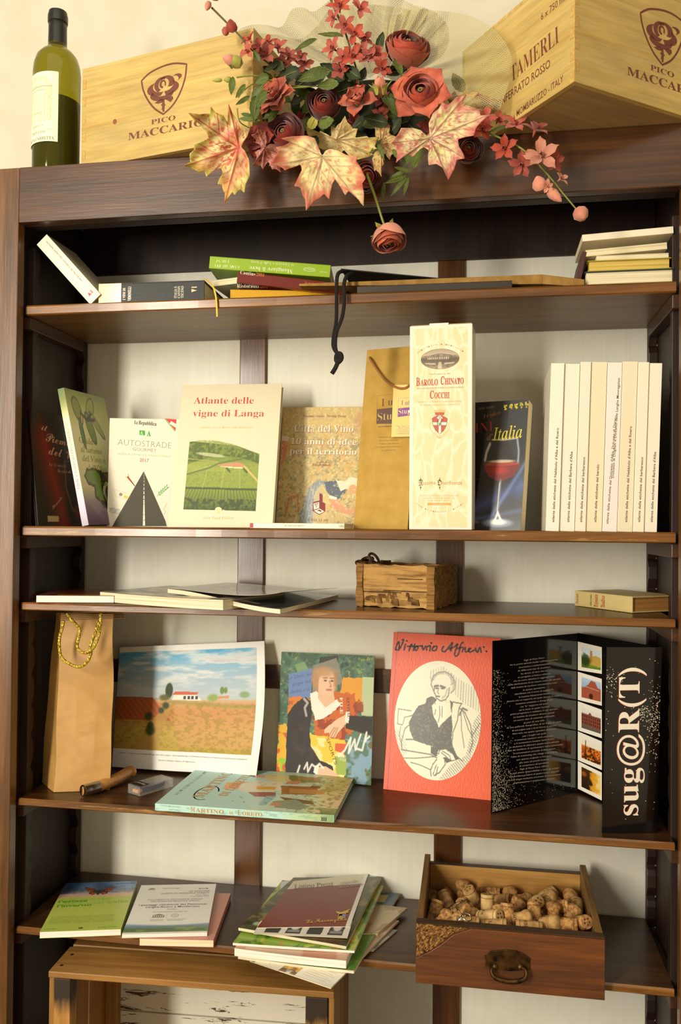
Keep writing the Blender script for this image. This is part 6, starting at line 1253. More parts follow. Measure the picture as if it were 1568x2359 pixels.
cv.mix((np.sin((U*.8+V_)*230) > .3)*cv.inpoly(q([(1130, 1100), (1215, 960), (1215, 1200), (1080, 1600), (860, 1770), (780, 1770), (900, 1600), (1060, 1480)]))*.7, '#6a665a'); cv.mix((np.sin((U*.8+V_)*230) > .3)*cv.inpoly(q([(240, 1250), (330, 1300), (420, 1500), (360, 1560), (270, 1400)]))*.5, '#8a867a')
def L(p, w_=.004, c='#5a564a', a=.9): cv.line([(x_, y_) for x_, y_ in q(p)], w_, c, a)
cv.poly(q([(590, 880), (650, 850), (700, 880), (740, 1200), (880, 1040), (850, 880), (890, 900), (880, 1050), (900, 1200), (890, 1300), (920, 1430), (990, 1530), (850, 1590), (740, 1430), (640, 1410), (470, 1370), (420, 1270), (400, 1180), (440, 1080), (500, 980), (580, 940)]), '#4d493c', 1, .008)
cv.mix(np.clip((n1_-.55)*7, 0, 1)*cv.inpoly(q([(590, 880), (880, 880), (920, 1430), (470, 1370), (400, 1180)]))*.35, '#a8a288')
cv.poly(q([(650, 960), (700, 900), (830, 930), (840, 1010), (810, 1100), (780, 1140), (745, 1205), (720, 1140), (680, 1080)]), '#ece6cc', 1, .01); L([(740, 960), (750, 1060), (735, 1140)]); L([(770, 960), (775, 1080)]); L([(700, 1000), (690, 1060)]); L([(660, 870), (690, 940)])
cv.ell(*q([(745, 720)])[0], .125, .125, '#e6e0c6', 1, .1); L([(640, 660), (650, 620), (700, 575), (780, 560), (850, 590), (900, 660), (900, 750), (860, 800)], .006, '#8a8474'); L([(640, 660), (630, 720), (670, 800)], .005)
for k in range(16): a = 2.9-k*.21; L([(760+100*math.cos(a), 680-95*math.sin(a)), (760+130*math.cos(a+.2), 680-122*math.sin(a+.2))], .004, '#8a8474')
L([(670, 740), (670, 800), (700, 870), (750, 900), (800, 880), (835, 830), (840, 740)], .005); L([(672, 735), (712, 728)], .009, dk); L([(740, 728), (790, 742)], .009, dk); cv.ell(*q([(697, 758)])[0], .02, .007, dk, .9, .3); cv.ell(*q([(762, 755)])[0], .02, .007, dk, .9, .3); L([(722, 750), (706, 800), (725, 822)], .004); L([(698, 848), (735, 850)], .006, dk); L([(820, 760), (800, 830), (770, 860)], .01, '#a8a288', .6)
L([(890, 900), (990, 910), (960, 960), (950, 1100), (905, 1250), (900, 1380), (960, 1500), (1030, 1550)], .005); L([(960, 960), (1030, 1010), (1100, 1150), (1130, 1330), (1100, 1450)], .005); L([(985, 1000), (1000, 1200), (1040, 1400)]); L([(1010, 1010), (1080, 1200), (1120, 1260), (1200, 1110)]); L([(970, 1040), (1000, 960), (1050, 980)], .008)
L([(270, 1030), (270, 1200), (330, 1210), (350, 1120), (440, 1090), (480, 1010)], .004); L([(270, 1030), (420, 1040)]); L([(420, 1190), (360, 1250), (330, 1400), (340, 1490), (500, 1500), (660, 1510), (740, 1540)], .005); L([(380, 1370), (480, 1360), (700, 1410)], .006); L([(370, 1580), (500, 1570), (720, 1530)]); L([(450, 1620), (560, 1640), (680, 1680)]); L([(310, 1230), (300, 1330), (340, 1450)])
cv.poly(q([(670, 1420), (760, 1430), (740, 1530), (670, 1500)]), '#4d493c', 1, .01); cv.poly(q([(755, 1500), (770, 1450), (830, 1430), (920, 1480), (950, 1545), (900, 1550), (850, 1520), (790, 1540)]), '#ece6cc'); L([(755, 1500), (770, 1450), (830, 1430), (920, 1480), (955, 1545)], .005); L([(800, 1460), (880, 1500), (900, 1550)]); L([(790, 1480), (850, 1520), (860, 1555)])
cv.poly(q([(740, 1560), (830, 1560), (840, 1600), (790, 1680), (700, 1740), (680, 1680), (710, 1620)]), '#ece6cc'); L([(740, 1560), (700, 1620), (680, 1690), (690, 1750)], .005); L([(830, 1560), (840, 1600), (780, 1700), (720, 1740)], .005); L([(740, 1620), (710, 1730)]); L([(760, 1640), (740, 1740)])
def ovf(U, V_):
    a = (U-.5)*2; b_ = (V_-.5)*2; return np.stack([OC[0]+RX*a*np.sqrt(1-b_*b_/2), np.full(len(U), -.0003), OC[1]+RZ*b_*np.sqrt(1-a*a/2)], 1)
# sample the drawing at the true oval positions
a_ = (U-.5)*2; b__ = (V_-.5)*2; su = a_*np.sqrt(1-b__*b__/2)*.5+.5; sv = b__*np.sqrt(1-a_*a_/2)*.5+.5
cv.C = cv.C[np.clip((sv*289).round().astype(int), 0, 289), np.clip((su*209).round().astype(int), 0, 209)]
picture(cv, 'oval_portrait', e, None, fn=ovf, rough=.35, coat=.25)
m = MB(); zz2 = lambda L_: [(860+a/4.9, 1430+b_/4.9) for a, b_ in L_]; SG = M('#3a1a14', .5)
for st in ([(250, 320), (260, 280), (285, 235), (290, 300), (275, 330), (250, 325)], [(285, 330), (320, 270), (340, 215), (325, 215)], [(345, 330), (360, 265)], [(375, 225), (377, 229)], [(400, 340), (425, 265), (440, 290)], [(385, 290), (470, 285)], [(450, 335), (465, 265)], [(450, 300), (500, 290), (490, 330), (470, 330), (480, 290), (550, 285)], [(550, 285), (560, 330), (590, 285), (600, 330)], [(600, 300), (640, 280), (635, 340)], [(650, 250), (654, 254)], [(680, 290), (660, 330), (700, 335), (715, 290), (680, 292)],
           [(790, 290), (770, 330), (800, 350), (850, 300), (890, 245), (870, 340)], [(850, 320), (920, 290), (950, 260), (915, 370), (930, 400), (960, 370), (985, 270), (1010, 245)], [(930, 320), (1010, 300), (1000, 350)], [(1035, 300), (1035, 350), (1070, 340), (1095, 310), (1070, 320), (1085, 355), (1140, 330)], [(1150, 310), (1170, 360), (1200, 300), (1215, 355)], [(1243, 295), (1247, 299)], [(1272, 343), (1277, 347)]):
    P = [tuple(p)[:2] for p in smooth_pts([(a, b_, 0) for a, b_ in zz2(st)], 4)]; ribbon(m, [sh.uv(*p) for p in P], [.0026+.0012*math.sin(i*.9)**2 for i in range(len(P))], SG, 1)
    for a, b_ in (zz2(st)[0], zz2(st)[-1]): c_ = sh.uv(a, b_); flatpoly(m, ell(c_[0], c_[1], .0017, .0017, 8), SG, 2)
m.build('signature', e)
# black leporello folder: three leaves
BKG, nt, b = nodes('glossy_black_card'); b.inputs['Base Color'].default_value = (*lin('#0c0808'), 1); b.inputs['Roughness'].default_value = .12; b.inputs['Coat Weight'].default_value = .5; b.inputs['Coat Roughness'].default_value = .08
P0, P1 = Vector((.8585, .105)), Vector((1.0215, .262)); P2 = Vector((1.1275, .112)); P3 = Vector((1.040, .041)); HF = .3055
y1 = math.atan2(P1.y-P0.y, P1.x-P0.x); M1 = frame(P0.x, P0.y, z4s, y1, .0, .004); W1_ = (P1-P0).length
P2 = P1+(P2-P1).normalized()*.185; y2 = math.atan2(P2.y-P1.y, P2.x-P1.x); M2 = frame(P1.x, P1.y, z4s, y2, 0, 0); W2_ = (P2-P1).length
e = empty('folded_card', (P0.x, P0.y, z4s), 'tall glossy black card folded in three with white text and small photos', 'card')
def leafpart(mt, w, h): 
    m = MB(); m.box(0, w, 0, .0012, 0, h, BKG); o = m.build('card_leaf', e, .0002); o.matrix_parent_inverse = Matrix(); o.matrix_world = mt; o.matrix_local = e.matrix_world.inverted() @ mt; return o
l1 = leafpart(M1, W1_, HF); l2 = leafpart(M2, W2_, HF)
# front leaf: swings towards the viewer from the right end of the second
F0, F1 = at(1387, 1922, Z=Z4), at(1514, 1921, Z=Z4); y3 = math.atan2(F1.y-F0.y, F1.x-F0.x); W3_ = (F1-F0).length; M3 = frame(F0.x, F0.y+.004, z4s, y3, -.06, .0); HF3 = .312
l3 = leafpart(M3, W3_, HF3)
s1, s2, s3 = Sheet(M1), Sheet(M2), Sheet(M3); m = MB(); TXT = M('#cfc6b0', .5); Z5_ = lambda a, b_: (1110+a/3.4236, 1440+b_/3.4236)
lines = ['Figli di Pinin Pero', 'fra le prime aziende leader nell’importazione,', 'lavorazione e confezionamento', 'di differenti tipi di zuccheri,', 'ha deciso di dare vita ad', 'un progetto artistico-culturale', 'che ha come obiettivo il raggiungimento', 'della attribuzione di un nuovo ruolo alla identità', 'della bustina da zucchero comunemente usata.', 'In questa operazione,', 'identificata con il nome di sug@R(T),', 'la bustina fisicamente intesa', 'diverrà non un supporto sul quale riprodurre copie o', 'creazioni artistiche o fotografiche', 'ma “IL” supporto sul quale', 'ed in base al quale l’artista', 'potrà progettare e realizzare il suo operato.', 'La bustina da zucchero diverrà, quindi,', 'un nuovo tipo di materiale utilizzabile', 'al pari di una tela,', 'di una pellicola fotografica, di un foglio di carta,', 'di una pagina web o di un blocco di marmo.', 'Non solo, ma spazio espositivo itinerante', 'per i luoghi nei quali', 'il contenuto zucchero verrà consumato', 'e il contenitore bustina verrà fruito.', 'La decisione di elaborare questa nuova alchimia', 'è nata dal desiderio di sperimentare nuove potenzialità', 'di comunicazione cercando di abbandonare', 'l’idea di marketing che relega il packaging,', 'per quanto originale e ricercato,', 'alla mera ed amorfa funzione', 'di contenitore del prodotto.', 'Figli di Pinin Pero offrirà', 'la sua piena disponibilità a tutti gli artisti', 'che vorranno avvalersi di questo nuovo supporto', 'che è al tempo medesimo strumento di comunicazione,', 'sperimentazione e camaleontico elemento.']
for i, s_ in enumerate(lines):
    cy = 268+i*(1228-268)/(len(lines)-1); hw = len(s_)*4.15; tx(m, s1, s_, Z5_(410-hw, cy+hw*.10+8), Z5_(410+hw, cy-hw*.12+4), 3.4, TXT, 'x')
o = m.build('printed_text', l1); 
def dots(o_name, leafo, shx, n, dens, seed, sz=.0008):
    m = MB(); r = random.Random(seed); c = M('#e6dcc4', .5)
    for _ in range(n):
        a, b_ = dens(r); s_ = sz*r.uniform(.5, 1.2); k = r.uniform(0, 3)
        m.add([(a+s_*math.cos(k+t), -.00014, b_+s_*math.sin(k+t)) for t in (0, 1.7, 3.2, 4.6)], [(0, 1, 2, 3)], c)
    tag(m.build(o_name, leafo), kind='stuff')
def d1(r):
    while 1:
        v = r.random()**1.3*HF*.82; mxu = .055 if v < .07 else .040 if v < .13 else .030; u = abs(r.gauss(0, .5))*mxu
        if .001 < u < W1_*.5 and r.random() < (1 if v < .12 else .45): return (u+.001, v+.003)
dots('sugar_grains', l1, s1, 1500, d1, 5, .00075)
dots('sugar_grains', l1, s1, 60, lambda r: (r.uniform(.04, W1_-.003), abs(r.gauss(0, .02))+.004), 6, .0007)
m = MB(); big = M('#efe6d2', .45)
text(m, 'sug@R(T)', s3.uv(*Z5_(1225, 1500)), s3.uv(*Z5_(1240, 335)), .0355, M('#a83a24', .5), 'b', off=.006, lay=1); text(m, 'sug@R(T)', s3.uv(*Z5_(1228, 1500)), s3.uv(*Z5_(1243, 335)), .0355, big, 'b', off=.0, lay=2)
m.build('printed_title', l3)
def d3(r):
    k = r.random()
    if k < .55: return (W3_-abs(r.gauss(0, .010))-.001, HF3*(.60+r.gauss(0, .13)))
    if k < .75: return (W3_*.72+r.gauss(0, .008), HF3*(.64+r.gauss(0, .03)))
    if k < .9: return (abs(r.gauss(0, .010))+.001, HF3*(.82+r.gauss(0, .04)))
    return (r.uniform(.002, W3_-.002), r.uniform(.05, .95)*HF3)
dots('sugar_grains', l3, s3, 330, lambda r: (lambda p: (min(max(p[0], .001), W3_-.001), min(max(p[1], .002), HF3-.002)))(d3(r)), 8, .0009)
# small photographs on the middle leaf
arts = []
def art(f): c = Cv(60, 50, '#efe9dc'); f(c); return c
def a1(c): c.vgrad([(0, '#5a7a1c'), (.25, '#8aa83a'), (.4, '#7a8a3a'), (.6, '#d0dade'), (1, '#dce4e6')]); c.poly([(.45, .2), (1, .12), (1, .62), (.75, .68), (.5, .6)], '#c9a44c'); c.poly([(.45, .3), (.56, .3), (.56, .9), (.45, .88)], '#b88a3c'); c.ell(.2, .35, .25, .28, '#2e3c14', .9, .3); c.poly([(.1, .75), (.4, .6), (.1, .45)], '#4a5a2a', .6)
def a2(c): c.vgrad([(0, '#8a4a34'), (.5, '#b0644a'), (.55, '#9ab4d4'), (1, '#bcd0e4')]); c.poly([(0, 0), (1, 0), (1, .62), (.85, .66), (.72, .92), (.5, .95), (.35, .7), (.1, .5), (0, .3)], '#a8563c'); c.poly([(.2, .55), (.9, .5), (.9, .56), (.2, .6)], '#c98a6a'); c.ell(.5, .15, .10, .14, '#3a2018', .9, .1)
def a3(c):
    c.vgrad([(0, '#5a5550'), (.25, '#7a5a44'), (.7, '#7a4430'), (.75, '#e0dcd0'), (1, '#ece8dc')]); c.poly([(0, .25), (1, .15), (1, .75), (.55, .72), (.45, .86), (.35, .72), (0, .65)], '#8a4630')
    for k in range(9):
        for j in range(3): c.poly([(.05+k*.11, .24+j*.16), (.10+k*.11, .24+j*.16), (.10+k*.11, .34+j*.16), (.05+k*.11, .34+j*.16)], '#3a2a2a')
def a4(c): c.vgrad([(0, '#2a1808'), (.3, '#a8441c'), (.6, '#d0641c'), (.7, '#efe4cc'), (1, '#efe8d8')]); c.speck(10, 8, '#3a2008', .52, .9, 3, mask=(c.V < .66)*1.); c.speck(12, 10, '#e28a2c', .55, .9, 4, mask=(c.V < .66)*1.); c.line([(.2, .2), (.22, .9)], .02, '#3a2412')
def a5(c): c.vgrad([(0, '#2a1c10'), (1, '#4a2c14')]); n = vnoise(c.U, c.V, 5, 4, 7); c.mix(np.clip((c.U-.45+(n-.5)*.5)*6, 0, 1), '#e2a02c'); c.mix(np.clip((c.U-.7+(n-.5)*.6)*5, 0, 1), '#f0d48a'); c.ell(.12, .7, .14, .12, '#c06a20', .7, .4)
ys = [(130, 355), (368, 590), (600, 830), (838, 1065), (1072, 1290)]
for k, ((ya, yb), f) in enumerate(zip(ys, (a1, a2, a3, a4, a5))):
    q0 = Z5_(755, yb), Z5_(944, yb+ (ys[k][1]*.068+6)), Z5_(944, ya+ya*.05+38), Z5_(755, ya); pu = [s2.uv(*p) for p in q0]
    m = MB(); flatpoly(m, pu, M('#efe9d8', .5), 1); m.build('photo_border', l2)
    ctr = ((pu[0][0]+pu[2][0])/2, (pu[0][1]+pu[2][1])/2); picture(art(f), 'small_photo', l2, [(ctr[0]+(p[0]-ctr[0])*.8+.004, ctr[1]+(p[1]-ctr[1])*.72) for p in pu], lay=3, rough=.3)
# Martino di Loreto, lying
A = at(359, 1852.5, Z=Z4+.0125); MM = lying(.271, .0075, z4s+.0122, .0); WM, HM = .3225, .232
TQ = M('#a8d0c4', .35, coat=.3)
e = book(MM, WM, .0120, HM, TQ, 'large turquoise picture book of a knight lying flat on the fourth shelf', sp='-z', bt=.002, ov=.003, pg=PG)
cv = Cv(330, 150, '#a9d0c8'); U, V_ = cv.U, cv.V; n1_ = vnoise(U, V_, 10, 8, 61); n2_ = vnoise(U, V_, 40, 30, 62)
cv.mix(np.clip((U-.45)*2.2+(n1_-.5), 0, 1)*.8, '#d9cf9a'); cv.mix(np.clip((U-.80)*6, 0, 1)*np.clip((V_-.3)*3, 0, 1), '#a8a040'); cv.mix(np.clip((n2_-.5)*6, 0, 1)*(U > .78)*.6, '#6a7a2a'); cv.mix(np.clip((U-.86)*8, 0, 1)*.7, '#d9b888'); cv.mix(np.clip((n2_-.55)*6, 0, 1)*(U > .86)*.6, '#8a6a3a')
def F(L_, c, a=1): cv.poly(L_, c, a, .012)
F([(.38, .86), (.46, .88), (.47, .80), (.39, .79)], '#d8a078'); F([(.36, .88), (.40, .90), (.40, .80), (.36, .82)], '#4a3a28'); F([(.46, .92), (.56, .92), (.66, .86), (.64, .72), (.54, .70), (.46, .78)], '#d6c890'); F([(.60, .92), (.80, .88), (.82, .76), (.66, .72), (.62, .80)], '#8a8430'); F([(.66, .88), (.80, .90), (.80, .82), (.68, .80)], '#a8803c'); F([(.62, .74), (.70, .78), (.70, .68), (.62, .66)], '#c88a60')
F([(.27, .56), (.36, .58), (.37, .46), (.28, .44)], '#d89a70'); F([(.26, .60), (.38, .66), (.40, .58), (.30, .54)], '#d0a030'); F([(.36, .60), (.44, .72), (.60, .70), (.62, .50), (.52, .40), (.42, .40), (.37, .46)], '#d6d0b4'); F([(.46, .56), (.58, .58), (.58, .50), (.48, .48)], '#d8a030'); F([(.44, .40), (.60, .44), (.62, .32), (.50, .30)], '#9a5a4a'); F([(.60, .62), (.82, .64), (.84, .44), (.64, .40)], '#9a6428'); F([(.66, .56), (.88, .56), (.88, .46), (.68, .44)], '#b88440'); F([(.78, .66), (.84, .66), (.84, .60), (.78, .60)], '#7a4a20')
F([(.64, .34), (.84, .28), (.86, .20), (.70, .22)], '#7a5a24'); F([(.62, .22), (.74, .30), (.84, .14), (.80, .06), (.66, .08)], '#8a9478'); F([(.62, .18), (.68, .20), (.67, .12), (.62, .12)], '#c88a60'); F([(.56, .34), (.62, .36), (.60, .12), (.56, .10)], '#8ab0b4', .8)
for k in range(40):
    r_ = random.Random(k+5); x, y = r_.uniform(.40, .96), r_.uniform(.06, .9); cv.line([(x, y), (x+r_.uniform(-.06, .06), y+r_.uniform(-.05, .05))], .0035, '#7a6a3c', .6)
for k in range(12): cv.line([(.93+k*.006, .0), (.90+k*.010, .14)], .004, '#5a7a3a', .7)
picture(cv, 'cover_picture', e, [(.002, .002), (WM, .002), (WM, HM), (.002, HM)], rough=.5, coat=.1)
m = MB(); shM = Sheet(MM); SIL, COP, DG = M('#7aa8a8', .5), M('#b8863c', .45), M('#5a7a74', .5)
ribbon(m, ell(.070, .075, .020, .040, 20, .3, 5.2), .0025, M('#93b8b4', .5), 1)
text(m, 'RENATO BORDONE • LUIGI PICATTO', (.022, .052), (.030, .205), .0075, DG, 'b', off=-.02); text(m, 'MARTINO', (.072, .045), (.082, .208), .021, COP, 'b', lay=3); text(m, 'DI LORETO', (.112, .062), (.121, .195), .017, COP, 'b', lay=3)
m.build('cover_lettering', e)
MMs = frame(.271, .0075, z4s, 0, 0, 0); m = MB()
cs = Cv(160, 8, '#b4d8cc'); cs.mix(np.clip((cs.U-.7)*6, 0, 1), '#b8c890'); cs.speck(20, 3, '#7aa89a', .6, .5, 4); cs.mix(np.clip((cs.U-.9)*12, 0, 1), '#8aa87a')
o = picture(cs, 'spine_picture', e, [(0.001, 0), (WM-.001, 0), (WM-.001, .012), (.001, .012)], rough=.35); o.matrix_local = MM.inverted() @ MMs
text(m, 'Renato Bordone', (.026, .0078), (.048, .0078), .0030, DG, 'b', off=-.02); text(m, 'Luigi Picatto', (.026, .0022), (.044, .0022), .0030, DG, 'b', off=-.02)
for s_, a, b_, h in (('M', .066, .074, .0090), ('ARTINO', .0755, .127, .0070), ('DI', .137, .1435, .0050), ('L', .152, .158, .0090), ('ORETO', .160, .196, .0070)): text(m, s_, (a, .0020), (b_, .0020), h, COP, 'b')
text(m, 'HH', (.300, .002), (.310, .002), .006, INKD, 'b', off=.02); o = m.build('spine_lettering', e); o.matrix_local = MM.inverted() @ MMs
# clasp knife
K = empty('clasp_knife', at(245, 1802, Z=Z4+.011), 'folded clasp knife with blond wooden handle and steel collar', 'knife'); HW = wood('olive_wood', '#b07434', '#cc8f4c', '#dca462', 'x', .35, .3, g=3); STL = M('#a8a8a4', .22, .5, 1.0)
zk = lambda a, b_, z: at(60+a/3.92, 1400+b_/3.92, Z=Z4+z)
pts = [zk(600, 1632, .012), zk(660, 1612, .012), zk(740, 1580, .013), zk(820, 1545, .0135), zk(890, 1505, .014), zk(940, 1480, .0145), zk(972, 1500, .013)]
wtube(K, pts, [.0098]*6+[.0098, .0098, .0098, .0098, .0100, .0102, .0102, .0102, .0104, .0106, .0108, .0110, .0110, .0110, .0112, .0112, .0112, .0110, .0108, .0106, .0104, .0100, .0092, .0080, .0060][:31], HW, 'wooden_handle', 16, sm=5) if 0 else wtube(K, pts, [.0098+.0014*math.sin(min(1, i/30)*2.2) if i < 27 else .0105-(i-27)*.0020 for i in range(31)], HW, 'wooden_handle', 16, sm=5)
wtube(K, [zk(515, 1655, .012), zk(560, 1643, .012), zk(585, 1637, .012), zk(648, 1617, .012)], .0112, STL, 'locking_collar', 20, sm=2)
wtube(K, [zk(509, 1656, .012), zk(516, 1655, .012)], .0080, HW, 'handle_tip', 16, sm=1)
wtube(K, [zk(650, 1625, .003), zk(740, 1610, .003), zk(830, 1585, .004), zk(905, 1550, .008)], [.0035, .0035, .003, .003, .0025, .0022, .002, .002, .0018, .0015], STL, 'blade', 6, sm=3)
# clear plastic case with a blue folding tool
PL, nt, b = nodes('clear_plastic'); b.inputs['Base Color'].default_value = (*lin('#e6e4d8'), 1); b.inputs['Alpha'].default_value = .10; b.inputs['Roughness'].default_value = .06
c0, c1, c3 = at(286, 1823, Z=Z4), at(322, 1836, Z=Z4), at(401, 1812, Z=Z4); MP_ = lying(c0.x, c0.y, z4s, math.atan2(c1.y-c0.y, c1.x-c0.x)); wP = (c1-c0).length; dP = (c3-c1).length*.97
e = empty('plastic_case', Matrix.Translation((c1.x, c1.y, z4s)) @ Matrix.Rotation(math.atan2(c3.y-c1.y, c3.x-c1.x), 4, 'Z'), 'small clear plastic case holding a blue pocket tool', 'case')
wq = dP; dq = .036; m = MB()
for (x0, x1, y0, y1, z0, z1) in ((0, wq, 0, dq, 0, .0012), (0, wq, 0, .0012, .0012, .016), (0, wq, dq-.0012, dq, .0012, .016), (0, .0012, .0012, dq-.0012, .0012, .016), (wq-.0012, wq, .0012, dq-.0012, .0012, .016), (0, wq, 0, dq, .0162, .0172)): m.box(x0, x1, y0, y1, z0, z1, PL)
m.build('clear_shell', e, .0003)
m = MB(); m.prism([(.008+a, .018+b_) for a, b_ in ell(wq*.45-.004, 0, wq*.42, .011, 24)], .003, .011, M('#1c1e5a', .3, coat=.4), 'z'); m.build('blue_tool', e, .001)
m = MB(); m.box(.003, .014, .010, .026, .003, .009, M('#c98a4c', .4)); m.build('brass_tip', e, .0008)
m = MB(); m.box(.004, .024, .003, .034, .01725, .0175, M('#15120f', .5)); o = m.build('paper_label', e); m = MB(); m.T = Matrix.Translation((.018, .006, .0177)) @ Matrix.Rotation(math.pi/2, 4, 'Z') @ Matrix.Rotation(-math.pi/2, 4, 'X')
text(m, 'Pocket', (0, 0), (.025, 0), .006, M('#d9d4c4', .5), 's'); m.T = None; 
n_ = MB(); a_g, f_g, g0, g1 = glyphs('Original', 's', 0, 0); kx = .026/(g1-g0); n_.add([(.0075+.011-(q_[1]*.010), .0055+(q_[0]-g0)*kx, .01758) for q_ in a_g], f_g, M('#d9d4c4', .5)); n_.build('label_lettering', o)
# ------------------------------------------------------------------ fifth shelf
z5s = Z5+.0004
# butterfly book
MBf = lying(.0650, -.0125, z5s+.0118, math.radians(15.2)); WF, HF_ = .1425, .207
e = book(MBf, WF, .0115, HF_, M('#b4c44a', .35, coat=.3), 'lime green paperback with a butterfly and blue sky on its cover', bt=.0005, pg=PGW, sp='+x')
cv = Cv(150, 110, '#b9c458'); U, V_ = cv.U, cv.V; n_ = vnoise(U, V_, 5, 5, 71, 5); sky = np.clip((V_-.66)/.02, 0, 1)
S_ = Cv(150, 110); S_.vgrad([(0, '#b9c458'), (.66, '#e0b088'), (.74, '#c9a89a'), (.82, '#5a6a84'), (1, '#3a6aa4')]); S_.mix(np.clip((n_-.5)*6, 0, 1)*(V_ > .75)*.7, '#2c3c5c'); S_.mix(np.clip((U-.5)*2, 0, 1)*np.clip((.55-n_)*6, 0, 1)*(V_ > .7)*.7, '#7ab0e0'); S_.mix(np.clip((U-.6)*2, 0, 1)*(V_ > .66)*(V_ < .74)*.8, '#f0c48a')
cv.C = cv.C*(1-sky[..., None])+S_.C*sky[..., None]; cv.mix((V_ < .2)*.25, '#9ab04a')
bf = lambda sg: [[(.52+sg*.01, .79), (.52+sg*.10, .86), (.52+sg*.235, .895), (.52+sg*.19, .84), (.52+sg*.14, .785), (.52+sg*.04, .775)], [(.52+sg*.01, .785), (.52+sg*.12, .78), (.52+sg*.13, .74), (.52+sg*.07, .71), (.52+sg*.02, .75)]]
for sg in (-1, 1):
    for L2 in bf(sg):
        cv.poly(L2, '#1c120c'); c_ = (sum(p[0] for p in L2)/len(L2), sum(p[1] for p in L2)/len(L2)); cv.poly([(c_[0]+(p[0]-c_[0])*.74, c_[1]+(p[1]-c_[1])*.70) for p in L2], '#d8501c')
        for p in L2[1:4]: cv.line([(.52+sg*.015, .782), (c_[0]+(p[0]-c_[0])*.8, c_[1]+(p[1]-c_[1])*.8)], .006, '#1c120c', .9)
cv.line([(.52, .73), (.52, .80)], .018, '#15100c'); cv.ell(.52, .81, .01, .012, '#15100c'); cv.line([(.52, .81), (.50, .84)], .004, '#15100c'); cv.line([(.52, .81), (.54, .84)], .004, '#15100c')
picture(cv, 'cover_picture', e, [(0, 0), (WF, 0), (WF, HF_), (0, HF_)], rough=.3, coat=.4)
m = MB(); gg, gd = M('#8fbf3a', .5), M('#4f9a24', .5); f_ = lambda a, b_: (a*WF, b_*HF_)
text(m, 'ti dico che mi piace', f_(.06, .585), f_(.72, .60), .0125, gg, off=.012); text(m, 'ma è così bello', f_(.10, .505), f_(.97, .525), .0125, gg, off=.012); text(m, 'l’estate', f_(.04, .555), f_(.42, .565), .0110, gd, off=.012, lay=4); text(m, 'l’inverno', f_(.05, .465), f_(.50, .475), .0110, gd, off=.012, lay=4)
for i in range(6): text(m, ('Con la partecipazione di Sandro Bocchio, Filippo Larganà, Renato Tagliatti', 'Carlo Francesco Conti, Valter Boggione, Maurizio Crosetti, Gianfranco Miroglio', 'Gianluigi Porro, Franco Piccinelli, Andrea Sottimano, Margherita Bertolino', 'Pier Ottavio Daniele, Paola Gho, Enrico Vignolo, Fiorenza Pistocchi', 'Antonio Guarene, Giorgio Conte, Giovanni Rebora', 'Gabriella Bonapace, Davide Bobba, Paolo Monticone')[i], f_(.05, .265-i*.024), f_(.86, .275-i*.024), .0032, M('#8a9440', .5))
text(m, 'Comica', f_(.04, .035), f_(.19, .038), .004, gd, 'b'); text(m, 'Team-Archi', f_(.70, .035), f_(.93, .042), .004, gd, 'b'); text(m, 'Luca Dusmoncello', f_(.70, .945), f_(.95, .95), .004, M('#2a3a5a', .5), 'b'); flatpoly(m, [f_(.46, .035), f_(.52, .036), f_(.51, .055), f_(.46, .05)], INKD, 2)
m.build('cover_lettering', e)
# cream book under the white one
e = book(lying(.250, -.004, z5s+.0128, math.radians(8)), .131, .0125, .19, M('#c98a7c', .4), 'cream paged book with pink cover lying under the white session booklet', bt=.0005, pg=PG, sp='+x')
MU = lying(.2195, -.010, z5s+.0200, math.radians(13.5), 0); WU, HU = .1490, .2045
e = book(MU, WU, .0065, HU, M('#ece9e0', .35, coat=.3), 'white session booklet with a green landscape strip lying to the right of the butterfly book', bt=.0005, pg=PGW, sp='+x')
cv = Cv(140, 60, '#e9e7e0'); cv.vgrad([(0, '#6a7a3a'), (.25, '#4a6a3a'), (.55, '#6a8490'), (.75, '#8aa4b8'), (1, '#e9e7e0')]); n_ = vnoise(cv.U, cv.V, 8, 4, 73); cv.mix(np.clip((n_-.5)*5, 0, 1)*(cv.V < .5)*.7, '#93a84c'); cv.mix(np.clip((cv.V-.8+.2*np.sin(cv.U*3))*6, 0, 1), '#ece9e0')
picture(cv, 'cover_picture', e, [(0, .006), (WU, .006), (WU, HU*.21), (0, HU*.21)], rough=.3, coat=.4)
m = MB(); g1_, g2_ = M('#8a8478', .5), M('#5a5650', .5); f_ = lambda a, b_: (a*WU, b_*HU)
for i, (s_, a, b_, y, h, mt2) in enumerate((('38 COM', .78, .90, .885, .0045, g2_), ('World Heritage', .30, .52, .905, .0045, g1_), ('38ª SESSIONE', .66, .93, .825, .0055, g1_), ('COMITATO MONDIALE UNESCO', .30, .93, .785, .0055, g1_), ('Doha, Qatar', .76, .93, .745, .0035, g1_), ('15-25 Giugno 2014', .70, .93, .715, .0035, g1_), ('DOCUMENTO DI VALUTAZIONE UFFICIALE', .16, .86, .655, .0046, g1_), ('DELL’ISCRIZIONE NELLA WHL UNESCO', .21, .82, .62, .0046, g1_), ('I paesaggi vitivinicoli del Piemonte:', .07, .93, .545, .0058, g2_), ('Langhe-Roero e Monferrato', .17, .84, .50, .0058, g2_), ('(Italia)', .44, .56, .455, .004, g1_), ('WHC-14/38.COM/INF.8B1, Parigi, Maggio 2014', .27, .70, .405, .003, g1_))):
    text(m, s_, f_(a, y), f_(b_, y), h, mt2, off=.008 if mt2 is g2_ else 0)
